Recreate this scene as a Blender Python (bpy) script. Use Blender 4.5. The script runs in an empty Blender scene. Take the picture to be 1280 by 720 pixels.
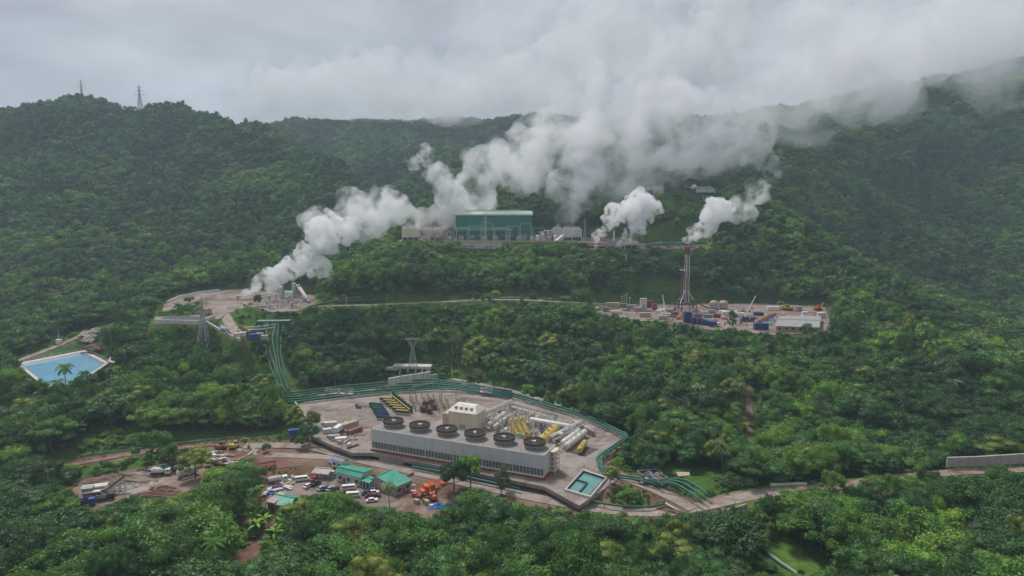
# Geothermal power plant among forested hills, overcast day, seen from a drone.
import bpy, math, random
import numpy as np
from math import radians as R, sin, cos, pi, atan2, sqrt
from mathutils import Vector, Matrix
random.seed(7)
rng = np.random.default_rng(11)
SC = bpy.context.scene
COL = SC.collection

# ------------------------------------------------------------------ camera
CAMZ, PITCH, FPX = 107.0, R(7.0), 853.0
cp, sp = cos(PITCH), sin(PITCH)
cam_d = bpy.data.cameras.new('camera')
cam = bpy.data.objects.new('camera', cam_d); COL.objects.link(cam)
cam.location = (0, 0, CAMZ); cam.rotation_euler = (R(90) - PITCH, 0, 0)
cam_d.sensor_width = 36.0; cam_d.lens = 36.0 * FPX / 1280.0
cam_d.clip_start = 1.0; cam_d.clip_end = 20000.0
SC.camera = cam

def ray(px, py):
    cx = (px - 640.0) / FPX; cz = -(py - 360.0) / FPX
    return cx, cp + cz * sp, -sp + cz * cp
def PD(px, py, D):                    # the point at forward distance D
    a, b, c = ray(px, py); t = D / b
    return (a * t, D, CAMZ + c * t)
def P(px, py, z):                     # the point at height z
    a, b, c = ray(px, py); t = (z - CAMZ) / c
    return Vector((a * t, b * t, z))
def proj(x, y, z):
    d = y * cp - (z - CAMZ) * sp
    return 640 + FPX * x / d, 360 - FPX * (y * sp + (z - CAMZ) * cp) / d, d

# ------------------------------------------------------------------ terrain height field
F = 8.0        # canopy height taken off where the photo shows tree tops rather than ground
CP = []
def g(px, py, D, f=0.0):
    x, y, z = PD(px, py, D); CP.append((x, y, z - f))
def w(x, y, z): CP.append((x, y, z))
for px in (-500, -250, 0, 250, 500, 750, 1000, 1250, 1500, 1800): g(px, 720, 182, F)
for px in (-300, 0): g(px, 660, 220, F)
g(0, 600, 255, F); g(60, 560, 290, F); g(-300, 560, 300, F)
w(-200, 0, -10); w(0, 0, -12); w(200, 0, -12); w(0, 100, -10); w(-300, 100, -10); w(300, 100, -10); w(500, 0, 0); w(-500, 0, 0)
w(0, -300, -10); w(600, -300, 20); w(-600, -300, 0)
for px, py, D in ((0,440,430),(100,400,530),(0,380,560),(0,300,720),(0,200,900),(100,260,800),(100,180,960),(-300,300,700),(-300,140,1050),
    (200,200,950),(200,300,740),(300,300,720),(300,240,860),(400,300,720),(400,335,650),(455,315,680),(120,350,620),
    (340,225,930),(420,260,830),(300,200,960)): g(px, py, D, F)
for px, py, D in ((0,146,1050),(50,139,1070),(100,135,1080),(150,137,1070),(190,139,1060),(232,150,1035),(270,158,1010),(305,166,990),(340,176,970),(385,198,935),(430,227,900),(500,270,830),(-150,170,1050)): g(px, py, D, F)
w(-1100,1350,170); w(-700,1350,160); w(-500,1250,120); w(-300,1100,60); w(-150,950,70); w(-1400,1000,150)
g(250,395,450); g(200,370,545); g(260,362,560); g(300,400,445); g(370,385,480); g(330,395,455)
for px, py, D in ((255,432,415),(300,470,370),(200,520,320),(200,560,285),(60,500,345),(140,440,425),(330,510,345),(60,530,310),(20,480,360)): g(px, py, D, F)
g(75,460,415); g(20,455,415); g(120,450,430); g(60,425,480); g(110,405,510)
# platform neighbourhood, front road, yards
for px, py in ((380,505),(470,500),(560,500),(660,515),(740,555),(560,560),(640,570),(700,590)):
    v = P(px, py, 0); w(v.x, v.y, 0)
for px, py, z in ((300,562,-4),(420,572,-3),(560,598,-3.5),(690,628,-3.5),(800,642,-3),(450,620,-6),(560,635,-6),(350,630,-6),(150,610,-7),(230,590,-6),(100,640,-7),(880,625,-1)):
    v = P(px, py, z); w(v.x, v.y, z)
for px, py, D in ((840,680,215),(640,690,205),(440,690,205),(240,690,205),(900,600,255),(960,575,285),(900,540,297),(840,560,290),(790,520,335)): g(px, py, D, F)
for px, py, D in ((600,475,405),(600,440,432),(600,405,465),(440,440,430),(440,405,462),(380,450,420),(760,440,430),(760,405,462),(700,480,390),(740,500,360),(850,470,375),(900,500,338),(900,450,388)): g(px, py, D, F)
for px, py, D in ((600,379,492),(480,382,490),(700,376,494),(420,386,482)): g(px, py, D)
for px, py, D in ((600,350,522),(600,325,565),(480,340,545),(480,315,600),(720,340,550),(720,322,575),(820,350,535),(820,325,570)): g(px, py, D, F)
for px, py, D in ((740,398,480),(820,398,480),(900,398,480),(980,398,480),(760,384,526),(900,384,526),(1020,400,475)): g(px, py, D)
for px, py, D in ((880,430,415),(980,435,412),(900,365,548),(980,360,560),(900,330,580),(960,300,610),(900,300,600)): g(px, py, D, F)
for px in (510, 560, 620, 680, 730): 
    g(px, 303, 625)
for x in (-90, -40, 20, 70): w(x, 700, 76)
g(760,312,600); g(800,306,615); g(850,298,625)
for px, py, D in ((760,262,760),(700,255,800),(600,240,860),(530,250,830),(820,250,790),(820,200,950),(760,200,950),(700,190,1050),(600,200,1100),(500,235,1050)): g(px, py, D, F)
g(880,232,800); g(860,250,760)
for px, py, D in ((820,143,1150),(760,165,1180),(880,170,1150),(450,200,1250),(560,195,1350),(350,162,1500),(450,157,1600),(540,155,1700),(620,158,1700),(668,146,1600),(720,165,1500)): g(px, py, D, F)
w(-300,2300,200); w(200,2300,200); w(-900,2000,250); w(-1500,1900,250); w(100,1450,190)
# spur on the right
for px, py, D in ((1100,560,300),(1200,545,310),(1100,500,345),(1100,450,400),(1100,400,465),(1200,450,390),(1200,500,340),(1000,480,365),(1000,420,430),(1050,380,480)): g(px, py, D, F)
for px, py, D in ((940,247,650),(1000,272,640),(1040,305,610),(1090,342,570),(1150,370,530),(1220,405,480),(1280,437,440),(1350,470,410)): g(px, py, D, F)
g(1000,330,575,F); g(950,290,620,F); g(1060,360,540,F)
for px, py, z in ((990,612,0),(1080,600,1),(1230,592,4),(1400,580,8),(930,628,-1)):
    v = P(px, py, z); w(v.x, v.y, z)
g(1150,680,210,F); g(1280,640,235,F); g(1000,690,205,F); g(1400,640,235,F)
# gully behind the spur, then the big mountain
w(330,760,30); w(400,620,0); w(420,520,-10); w(520,560,-5); w(280,720,60)
for px, py, D in ((1280,400,640),(1280,340,760),(1200,350,760),(1200,300,860),(1200,250,950),(1200,200,1050),(1200,140,1180),(1280,200,1030),(1100,250,930),(1100,200,1050),(1100,300,800),
    (1000,225,900),(1000,180,1080),(940,210,900),(940,170,1080),(1400,300,780),(1600,300,700)): g(px, py, D, F)
for px, py, D in ((1280,84,1330),(1200,104,1300),(1100,122,1290),(1000,142,1270),(940,152,1250),(1400,60,1350),(1600,50,1200)): g(px, py, D, F)
w(1000,1800,300); w(500,1700,220); w(1500,1700,350); w(1500,900,250); w(1200,500,120); w(800,400,40)
w(0,3200,60); w(-2500,2500,100); w(2500,2500,150); w(2500,600,150); w(-2500,600,120); w(-1000,500,40); w(-700,600,30)
C = np.array(CP, dtype=float)
SCL = 100.0; CC = 0.45
def _phi(r): return -np.sqrt(r * r + CC * CC)
_X = C[:, :2] / SCL
_A = _phi(np.linalg.norm(_X[:, None] - _X[None], axis=2)) + 0.03 * np.eye(len(C))
_Pm = np.c_[np.ones(len(C)), _X]
_M = np.block([[_A, _Pm], [_Pm.T, np.zeros((3, 3))]])
_W = np.linalg.lstsq(_M, np.r_[C[:, 2], 0, 0, 0], rcond=None)[0]

def _hash(ix, iy, s):
    v = np.sin(ix * 127.1 + iy * 311.7 + s * 74.7) * 43758.5453
    return v - np.floor(v)
def vnoise(x, y, s=0):
    ix, iy = np.floor(x), np.floor(y); fx, fy = x - ix, y - iy
    fx = fx * fx * (3 - 2 * fx); fy = fy * fy * (3 - 2 * fy)
    a, b = _hash(ix, iy, s), _hash(ix + 1, iy, s); c, d = _hash(ix, iy + 1, s), _hash(ix + 1, iy + 1, s)
    return (a + (b - a) * fx) * (1 - fy) + (c + (d - c) * fx) * fy
def fbm(x, y, s=0, o=4):
    t = 0; a = 1; n = 0
    for k in range(o):
        t = t + a * vnoise(x * 2 ** k + 13.7 * k, y * 2 ** k - 7.1 * k, s + k); n += a; a *= 0.5
    return t / n

def H0(x, y):
    x = np.atleast_1d(np.asarray(x, float)); y = np.atleast_1d(np.asarray(y, float))
    out = np.empty(x.shape)
    xf, yf = x.ravel(), y.ravel(); o = np.empty(xf.shape)
    for i in range(0, len(xf), 20000):
        q = np.c_[xf[i:i+20000], yf[i:i+20000]] / SCL
        r = np.linalg.norm(q[:, None] - _X[None], axis=2)
        o[i:i+20000] = _phi(r) @ _W[:len(C)] + _W[len(C)] + q @ _W[len(C) + 1:]
    far = np.clip((yf - 560) / 400, 0, 1)
    rid = 1 - np.abs(2 * fbm((xf + 0.30 * yf) / 120, yf / 300, 3) - 1)      # spurs and gullies
    o = o + far * (rid - 0.74) * 40 * (.35 + .65 * np.clip((1500 - yf) / 500, 0, 1)) + far * (fbm(xf / 60, yf / 60, 9) - .5) * 9 + (1 - far) * (fbm(xf / 45, yf / 45, 5) - .5) * 3.0
    return o.reshape(x.shape)

FLAT = []       # (polygon Nx2, z or None, margin) ; (polyline Nx3, halfwidth, margin)
def poly_dist(px, py, pts, closed):
    """distance to a polyline, nearest z on it, inside flag"""
    best = np.full(px.shape, 1e9); zz = np.zeros(px.shape); ins = np.zeros(px.shape, bool)
    n = len(pts)
    for i in range(n if closed else n - 1):
        a = pts[i]; b = pts[(i + 1) % n]
        dx, dy = b[0] - a[0], b[1] - a[1]; L = dx * dx + dy * dy + 1e-9
        t = np.clip(((px - a[0]) * dx + (py - a[1]) * dy) / L, 0, 1)
        d = np.hypot(px - a[0] - t * dx, py - a[1] - t * dy)
        m = d < best; best[m] = d[m]; zz[m] = (a[2] + t * (b[2] - a[2]))[m]
        if closed:
            c = ((a[1] > py) != (b[1] > py)) & (px < dx * (py - a[1]) / (dy if abs(dy) > 1e-9 else 1e-9) + a[0])
            ins ^= c
    return best, zz, ins
def H(x, y, upto=None):
    x = np.atleast_1d(np.asarray(x, float)); y = np.atleast_1d(np.asarray(y, float))
    h = H0(x, y)
    for pts, hw, mg, closed, drop in FLAT[:upto]:
        bb = np.array(pts)
        m = (x > bb[:,0].min()-mg-hw) & (x < bb[:,0].max()+mg+hw) & (y > bb[:,1].min()-mg-hw) & (y < bb[:,1].max()+mg+hw)
        if not m.any(): continue
        d, zz, ins = poly_dist(x[m], y[m], pts, closed)
        d = np.maximum(d - hw, 0); d[ins] = 0
        t = np.clip(1 - d / mg, 0, 1); t = t * t * (3 - 2 * t)
        h[m] = h[m] * (1 - t) + (zz - drop) * t
    return h
def hit(px, py, lift=0.0):
    """where the sight line meets the terrain"""
    a, b, c = ray(px, py)
    t = np.arange(120, 2600, 4.0)
    z = CAMZ + c * t; hh = H(a * t, b * t) + lift
    k = np.argmax(z < hh)
    if z[k] >= hh[k]: k = len(t) - 1
    t0, t1 = t[k - 1], t[k]; z0 = (CAMZ + c*t0) - hh[k-1]; z1 = (CAMZ + c*t1) - hh[k]
    tt = t0 + (t1 - t0) * z0 / (z0 - z1 + 1e-9)
    return Vector((a * tt, b * tt, CAMZ + c * tt - lift))
def gz(x, y): return float(H(x, y)[0])
# ------------------------------------------------------------------ pads, yards and roads (flattened into the terrain)
def pix(pts, z): return [tuple(P(a, b, z)) for a, b in pts]
def flat_poly(pts, mg=12, drop=0.25): FLAT.append((pts, 0.0, mg, True, drop))
PLAT = pix([(368,506),(440,494),(540,487),(600,489),(665,503),(722,522),(780,546),(748,574),(772,600),(724,632),(680,608),(465,566),(440,566),(414,556),(392,546)], 0.0)
YARD = pix([(338,606),(352,598),(405,578),(480,578),(540,598),(572,606),(568,628),(556,642),(528,650),(500,644),(470,636),(430,626),(400,622),(372,630),(336,634)], -6.0)
DIRT = pix([(91,610),(118,600),(150,592),(178,589),(205,583),(240,580),(262,575),(276,580),(262,598),(248,610),(225,617),(196,620),(170,622),(140,634),(118,642),(104,640),(92,630)], -7.0)
DIRT2 = pix([(262,578),(275,560),(330,552),(420,552),(470,566),(600,598),(600,606),(540,598),(480,579),(405,579),(340,586)], -4.2)
DRILL = pix([(742,383),(800,380),(880,379),(985,381),(1032,384),(1040,412),(1000,417),(960,419),(930,414),(900,413),(870,411),(850,408),(825,402),(800,401),(770,396),(748,393)], 27.0)
LPAD2 = pix([(193,405),(193,396),(252,393.5),(262,400),(256,405)], 33.0)
LPAD = pix([(262,401),(261,394),(254,385),(232,384),(216,387),(203,389),(205,382),(214,374),(238,367),(262,363),(300,361),(340,365),(392,369),(396,379),(372,389),(338,390),(322,385),(300,388),(284,391),(276,398)], 33.0)
POND = pix([(20,457),(106,440),(137,456),(112,473),(66,491),(44,477)], 5.0)
PLANT = [(-106,628,73),(-70,614,73),(60,612,73),(112,600,73),(122,690,73),(-60,720,73),(-108,700,73)]
SEP = [(x, y, 68.0) for x, y in ((66,592),(160,592),(175,604),(172,640),(150,650),(70,632))]
UPF = [(x, y, 124.0) for x, y in ((188,775),(245,775),(250,815),(192,818))]
for q in (PLAT, YARD, DIRT2, DIRT, DRILL, LPAD, LPAD2, POND, PLANT, SEP, UPF): flat_poly(q)
# roads: traced on the terrain, level smoothed
ROADS = {}
def road(name, pxs, width, mg=9, sm=4, zs=None):
    v = []
    for i, p_ in enumerate(pxs):
        if len(p_) == 3: v.append(tuple(P(*p_)))
        else: v.append(tuple(hit(*p_)))
    # resample
    out = []
    for a, b in zip(v[:-1], v[1:]):
        n = max(1, int(math.dist(a, b) / 6))
        for k in range(n): out.append(tuple(a[i] + (b[i] - a[i]) * k / n for i in range(3)))
    out.append(v[-1]); q = np.array(out)
    for _ in range(sm):
        q[1:-1] = (q[:-2] + 2 * q[1:-1] + q[2:]) / 4
    q = [tuple(r) for r in q]
    ROADS[name] = (q, width)
    FLAT.append((q, width / 2 + .6, mg, False, 0.22))
road('front', [(305,557,-4),(345,556,-4),(395,557,-3.4),(412,562,-3),(428,571,-3),(470,579,-3),(560,598,-3.2),(640,616,-3.2),(690,626,-3.2),(760,639,-3),(822,644,-2.6),(868,636,-1.6),(930,620,-.8),(990,611,0.4)], 6.5)
road('branch', [(308,568,-4.4),(350,568,-4.2),(412,572,-3.4),(428,572,-3.05)], 5.5)
road('ridge', [(990,611,0.4),(1010,612,0.6),(1060,607,1),(1120,597,2),(1190,590,3.6),(1290,586,5.2),(1400,580,8)], 5.5)
road('link', [(868,636,-1.6),(845,622,-1.2),(822,610,-.8),(800,602,-.4),(772,594,-.05)], 6)
road('back', [(392,495),(420,492),(470,488),(486,481),(500,478)], 4.5)
road('loop', [(566,474),(590,478),(620,484),(650,491),(680,500),(700,508)], 4.0)
road('bench', [(370,384),(420,382),(470,381),(530,378),(580,376),(620,374),(660,375),(700,377),(742,379,31),(770,384,27.2)], 6.5)
road('lane', [(276,384,33.03),(282,396,32.6),(290,410,30),(300,420,28)], 6.5, mg=5)
road('left_track', [(60,586),(110,578),(160,568),(225,560),(270,554,-4.4),(305,557,-4)], 3.5)
road('drain', [(100,572),(180,562),(260,549),(340,543)], 2.0)
road('pond_track', [(20,452),(50,441),(80,430),(100,420),(128,408),(150,402)], 5)
# ------------------------------------------------------------------ materials
MATS = {}
def water(name, col, scale):
    m = mat(name, col, .08, .12, .12, spec=.5, dirt=[c * .7 for c in col]); nt = m.node_tree; N = nt.nodes; L = nt.links
    tc = N.new('ShaderNodeTexCoord'); wv = N.new('ShaderNodeTexNoise'); wv.inputs['Scale'].default_value = scale; wv.inputs['Detail'].default_value = 5; L.new(tc.outputs['Object'], wv.inputs[0])
    bp = N.new('ShaderNodeBump'); bp.inputs['Strength'].default_value = .35; bp.inputs['Distance'].default_value = .15; L.new(wv.outputs[0], bp.inputs['Height']); L.new(bp.outputs[0], N['Principled BSDF'].inputs['Normal']); return m
def mat(name, col, rough=0.8, var=0.12, scale=0.8, metal=0.0, dirt=None, bump=0.0, coords='Object', spec=0.3, streak=False):
    """plain surface with a procedural break-up of its own colour (wear, dust, patches)"""
    if name in MATS: return MATS[name]
    m = bpy.data.materials.new(name); m.use_nodes = True; nt = m.node_tree; N = nt.nodes; L = nt.links
    b = N['Principled BSDF']; b.inputs['Roughness'].default_value = rough; b.inputs['Metallic'].default_value = metal
    b.inputs['Specular IOR Level'].default_value = spec
    tc = N.new('ShaderNodeTexCoord'); mp = N.new('ShaderNodeMapping'); L.new(tc.outputs[coords], mp.inputs[0])
    if streak: mp.inputs['Scale'].default_value = (1, 1, 0.18)
    n1 = N.new('ShaderNodeTexNoise'); n1.inputs['Scale'].default_value = scale; n1.inputs['Detail'].default_value = 6; n1.inputs['Roughness'].default_value = .65
    L.new(mp.outputs[0], n1.inputs[0])
    cr = N.new('ShaderNodeValToRGB'); e = cr.color_ramp.elements
    d = dirt or [c * .55 for c in col]
    e[0].position = .3; e[0].color = (*[c * (1 - var) * .5 + q * .5 for c, q in zip(col, d)], 1)
    e[1].position = .62; e[1].color = (*[min(.9, c * (1 + var * .6)) for c in col], 1)
    k = cr.color_ramp.elements.new(.45); k.color = (*col, 1)
    L.new(n1.outputs[0], cr.inputs[0]); L.new(cr.outputs[0], b.inputs['Base Color'])
    if bump:
        bm_ = N.new('ShaderNodeBump'); bm_.inputs['Strength'].default_value = bump; bm_.inputs['Distance'].default_value = .3
        L.new(n1.outputs[0], bm_.inputs['Height']); L.new(bm_.outputs[0], b.inputs['Normal'])
    MATS[name] = m; return m

def ground(name, a, b_, c_, scale=.12, joints=0.0, bump=.4):
    """worn ground: two scales of stain, fine grain, drag marks and optional slab joints"""
    m = bpy.data.materials.new(name); m.use_nodes = True; nt = m.node_tree; N = nt.nodes; L = nt.links
    p = N['Principled BSDF']; p.inputs['Roughness'].default_value = .92; p.inputs['Specular IOR Level'].default_value = .2
    tc = N.new('ShaderNodeTexCoord')
    def nz(sc, det=8, rough=.65, st=None, dist=0):
        q = N.new('ShaderNodeTexNoise'); q.inputs['Scale'].default_value = sc; q.inputs['Detail'].default_value = det; q.inputs['Roughness'].default_value = rough; q.inputs['Distortion'].default_value = dist
        if st:
            mp = N.new('ShaderNodeMapping'); mp.inputs['Scale'].default_value = st; mp.inputs['Rotation'].default_value = (0, 0, .45); L.new(tc.outputs['Object'], mp.inputs[0]); L.new(mp.outputs[0], q.inputs[0])
        else: L.new(tc.outputs['Object'], q.inputs[0])
        return q.outputs[0]
    def ramp(v, e0, c0, e1, c1):
        q = N.new('ShaderNodeValToRGB'); q.color_ramp.elements[0].position = e0; q.color_ramp.elements[0].color = (*c0, 1); q.color_ramp.elements[1].position = e1; q.color_ramp.elements[1].color = (*c1, 1); L.new(v, q.inputs[0]); return q.outputs[0]
    def mix(f, x, y, t='RGBA'):
        q = N.new('ShaderNodeMix'); q.data_type = 'RGBA'
        if isinstance(f, float): q.inputs[0].default_value = f
        else: L.new(f, q.inputs[0])
        for i, v in ((6, x), (7, y)):
            if isinstance(v, tuple): q.inputs[i].default_value = (*v, 1)
            else: L.new(v, q.inputs[i])
        return q.outputs[2]
    W1 = (1, 1, 1); K = (0, 0, 0)
    base = ramp(nz(scale), .36, a, .62, b_)
    base = mix(ramp(nz(scale * .35, 10, .7, dist=1.2), .50, K, .60, W1), base, c_)
    fine = nz(scale * 9, 5); base = mix(ramp(fine, .55, K, .75, (.45,) * 3), base, tuple(q * .6 for q in a))
    base = mix(ramp(nz(scale * 1.6, 6, .6, (1, .10, 1)), .56, K, .66, (.6,) * 3), base, tuple(q * .68 for q in b_))
    if joints:
        br = N.new('ShaderNodeTexBrick'); br.offset = 0; br.inputs['Scale'].default_value = 1; br.inputs['Brick Width'].default_value = joints; br.inputs['Row Height'].default_value = joints; br.inputs['Mortar Size'].default_value = .07; br.inputs['Color1'].default_value = (0,0,0,1); br.inputs['Color2'].default_value = (.25,.25,.25,1); br.inputs['Mortar'].default_value = (.8,.8,.8,1)
        mp = N.new('ShaderNodeMapping'); mp.inputs['Rotation'].default_value = (0, 0, .41); L.new(tc.outputs['Object'], mp.inputs[0]); L.new(mp.outputs[0], br.inputs[0]); base = mix(br.outputs[0], base, tuple(q * .62 for q in a))
    L.new(base, p.inputs['Base Color'])
    bm_ = N.new('ShaderNodeBump'); bm_.inputs['Strength'].default_value = bump; bm_.inputs['Distance'].default_value = .25; L.new(fine, bm_.inputs['Height']); L.new(bm_.outputs[0], p.inputs['Normal'])
    MATS[name] = m; return m
def foliage(name, dark, mid, light, hue=.5):
    m = bpy.data.materials.new(name); m.use_nodes = True; nt = m.node_tree; N = nt.nodes; L = nt.links
    N.remove(N['Principled BSDF']); out = N['Material Output']
    oi = N.new('ShaderNodeObjectInfo'); geo = N.new('ShaderNodeNewGeometry')
    nz = N.new('ShaderNodeTexNoise'); nz.inputs['Scale'].default_value = .011; nz.inputs['Detail'].default_value = 4
    L.new(oi.outputs['Location'], nz.inputs[0])
    n2 = N.new('ShaderNodeTexNoise'); n2.inputs['Scale'].default_value = .35; n2.inputs['Detail'].default_value = 3
    L.new(geo.outputs['Position'], n2.inputs[0])
    def mth(op, a, b):
        q = N.new('ShaderNodeMath'); q.operation = op
        for i, v in enumerate((a, b)):
            if isinstance(v, (int, float)): q.inputs[i].default_value = v
            else: L.new(v, q.inputs[i])
        return q.outputs[0]
    s = mth('ADD', mth('MULTIPLY', oi.outputs['Random'], .48), mth('MULTIPLY', mth('SUBTRACT', nz.outputs[0], .5), 2.4))
    s = mth('ADD', s, mth('MULTIPLY', mth('SUBTRACT', n2.outputs[0], .5), .7)); s = mth('ADD', s, .19)
    cr = N.new('ShaderNodeValToRGB'); e = cr.color_ramp.elements
    e[0].position = .05; e[0].color = (*dark, 1); e[1].position = .95; e[1].color = (*light, 1)
    k = cr.color_ramp.elements.new(.5); k.color = (*mid, 1)
    L.new(s, cr.inputs[0])
    df = N.new('ShaderNodeBsdfDiffuse'); tr = N.new('ShaderNodeBsdfTranslucent'); gl = N.new('ShaderNodeBsdfGlossy')
    gl.inputs['Roughness'].default_value = .5
    L.new(cr.outputs[0], df.inputs[0]); L.new(cr.outputs[0], tr.inputs[0])
    mx = N.new('ShaderNodeMixShader'); mx.inputs[0].default_value = .22
    L.new(df.outputs[0], mx.inputs[1]); L.new(tr.outputs[0], mx.inputs[2])
    m2 = N.new('ShaderNodeMixShader'); m2.inputs[0].default_value = .03
    L.new(mx.outputs[0], m2.inputs[1]); L.new(gl.outputs[0], m2.inputs[2]); L.new(m2.outputs[0], out.inputs[0])
    MATS[name] = m; return m
foliage('leaves_dark', (0.032,0.085,0.023), (0.066,0.171,0.037), (0.146,0.272,0.049))
foliage('leaves_mid', (0.046,0.125,0.023), (0.104,0.245,0.037), (0.216,0.360,0.051))
foliage('leaves_bright', (0.095,0.230,0.022), (0.171,0.348,0.029), (0.272,0.442,0.041))
foliage('leaves_grey', (0.096,0.148,0.060), (0.180,0.257,0.098), (0.261,0.325,0.125))
foliage('leaves_olive', (0.096,0.143,0.021), (0.180,0.248,0.034), (0.290,0.311,0.054))
mat('bark', (.10,.085,.065), var=.3, scale=2)
mat('pale_bark', (.24,.22,.19), var=.3, scale=2)

# ------------------------------------------------------------------ object helpers
def link(o, parent=None):
    COL.objects.link(o)
    if parent is not None: o.parent = parent
    return o
def tag(o, label=None, cat=None, group=None, kind=None):
    if label: o['label'] = label
    if cat: o['category'] = cat
    if group: o['group'] = group
    if kind: o['kind'] = kind
    return o
def empty(name, loc, rz=0.0, label=None, cat=None, group=None):
    o = bpy.data.objects.new(name, None); o.location = loc; o.rotation_euler = (0, 0, rz); o.empty_display_size = .5
    link(o); return tag(o, label, cat, group)
def copy_tree(o, parent=None):
    c = o.copy(); COL.objects.link(c)
    if parent is not None: c.parent = parent
    for ch in [q for q in o.children]: copy_tree(ch, c)
    return c
class MB:
    def __init__(s): s.v = []; s.f = []; s.mi = []; s.m = 0
    def add(s, vs, fs):
        n = len(s.v); s.v += [tuple(v) for v in vs]; s.f += [tuple(i + n for i in f) for f in fs]; s.mi += [s.m] * len(fs); return s
    def box(s, c, size, rz=0.0, taper=1.0):
        x, y, z = [q / 2 for q in size]; vs = []
        for sz in (-1, 1):
            k = taper if sz > 0 else 1
            for sx, sy in ((-1,-1),(1,-1),(1,1),(-1,1)):
                a, b = sx * x * k, sy * y * k
                vs.append((c[0] + a*cos(rz) - b*sin(rz), c[1] + a*sin(rz) + b*cos(rz), c[2] + sz * z))
        return s.add(vs, [(3,2,1,0),(4,5,6,7),(0,1,5,4),(1,2,6,5),(2,3,7,6),(3,0,4,7)])
    def beam(s, a, b, t, t2=None):
        a, b = Vector(a), Vector(b); d = (b - a)
        if d.length < 1e-6: return s
        d.normalize(); u = d.orthogonal() if abs(d.z) > .98 else d.cross(Vector((0,0,1))); u.normalize(); w_ = d.cross(u)
        t2 = t if t2 is None else t2; vs = []
        for p_, k in ((a, t), (b, t2)):
            for i, j in ((-1,-1),(1,-1),(1,1),(-1,1)): vs.append(p_ + u * i * k / 2 + w_ * j * k / 2)
        return s.add(vs, [(3,2,1,0),(4,5,6,7),(0,1,5,4),(1,2,6,5),(2,3,7,6),(3,0,4,7)])
    def tube(s, pts, r, n=8, caps=True):
        pts = [Vector(p_) for p_ in pts]; rs = r if isinstance(r, (list, tuple)) else [r] * len(pts)
        vs, fs = [], []; up = None
        for i, p_ in enumerate(pts):
            d = (pts[min(i+1, len(pts)-1)] - pts[max(i-1, 0)]).normalized()
            u = Vector((0,0,1)).cross(d)
            if u.length < .05: u = Vector((1,0,0))
            u.normalize(); w_ = d.cross(u)
            for k in range(n):
                a = 2 * pi * k / n; vs.append(p_ + (u * cos(a) + w_ * sin(a)) * rs[i])
        for i in range(len(pts) - 1):
            for k in range(n): fs.append((i*n + k, i*n + (k+1) % n, (i+1)*n + (k+1) % n, (i+1)*n + k))
        if caps: fs.append(tuple(range(n))[::-1]); fs.append(tuple((len(pts)-1)*n + k for k in range(n)))
        return s.add(vs, fs)
    def cyl(s, c, r, h, n=16, r2=None): return s.tube([(c[0],c[1],c[2]), (c[0],c[1],c[2]+h)], [r, r if r2 is None else r2], n)
    def lathe(s, c, prof, n=20):
        vs, fs = [], []
        for r_, z in prof:
            for k in range(n): vs.append((c[0] + r_*cos(2*pi*k/n), c[1] + r_*sin(2*pi*k/n), c[2] + z))
        for i in range(len(prof) - 1):
            for k in range(n): fs.append((i*n+k, i*n+(k+1)%n, (i+1)*n+(k+1)%n, (i+1)*n+k))
        return s.add(vs, fs)
    def prism(s, pts, z0, z1):
        """polygon pts (x,y[,z]) extruded; pts counter-clockwise or not"""
        n = len(pts); ar = sum(pts[i][0]*pts[(i+1)%n][1] - pts[(i+1)%n][0]*pts[i][1] for i in range(n))
        if ar < 0: pts = pts[::-1]
        vs = [(p_[0], p_[1], z0) for p_ in pts] + [(p_[0], p_[1], z1) for p_ in pts]
        return s.add(vs, [tuple(range(n))[::-1], tuple(range(n, 2*n))] + [(i, (i+1)%n, n+(i+1)%n, n+i) for i in range(n)])
    def build(s, name, m, parent=None, smooth=False, loc=None):
        me = bpy.data.meshes.new(name); me.from_pydata(s.v, [], s.f)
        ms = m if isinstance(m, (list, tuple)) else [m]
        for q in ms: me.materials.append(MATS[q] if isinstance(q, str) else q)
        if len(ms) > 1: me.polygons.foreach_set('material_index', s.mi)
        if smooth: me.polygons.foreach_set('use_smooth', [True] * len(s.f))
        me.update(); o = bpy.data.objects.new(name, me); link(o, parent)
        if loc is not None: o.location = loc
        return o

# ------------------------------------------------------------------ ground sheet
ys = []
y = -260.0
while y < 4600:
    ys.append(y); y += 2.6 if 200 < y < 460 else (4.5 if 140 < y <= 200 or 460 <= y < 780 else (8 if y < 1300 and y > 0 else 22))
ys = np.array(ys); us = np.linspace(-1.35, 1.35, 400)
YY, UU = np.meshgrid(ys, us, indexing='ij'); XX = UU * (np.maximum(YY, 0) * .95 + 190)
ZZ = H(XX, YY)
nr, nc = XX.shape
me = bpy.data.meshes.new('terrain')
vs = np.c_[XX.ravel(), YY.ravel(), ZZ.ravel()]
i = np.arange(nr - 1)[:, None] * nc + np.arange(nc - 1)[None]
fs = np.stack([i, i + 1, i + nc + 1, i + nc], -1).reshape(-1, 4)
me.vertices.add(len(vs)); me.vertices.foreach_set('co', vs.ravel())
me.loops.add(fs.size); me.loops.foreach_set('vertex_index', fs.ravel())
me.polygons.add(len(fs)); me.polygons.foreach_set('loop_start', np.arange(0, fs.size, 4)); me.polygons.foreach_set('loop_total', np.full(len(fs), 4))
me.polygons.foreach_set('use_smooth', np.ones(len(fs), bool)); me.update()
gm = bpy.data.materials.new('undergrowth_ground'); gm.use_nodes = True; nt = gm.node_tree; N = nt.nodes; L = nt.links
b = N['Principled BSDF']; b.inputs['Roughness'].default_value = 1; b.inputs['Specular IOR Level'].default_value = .1
tc = N.new('ShaderNodeTexCoord')
n1 = N.new('ShaderNodeTexNoise'); n1.inputs['Scale'].default_value = .03; n1.inputs['Detail'].default_value = 9; n1.inputs['Roughness'].default_value = .7
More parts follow.
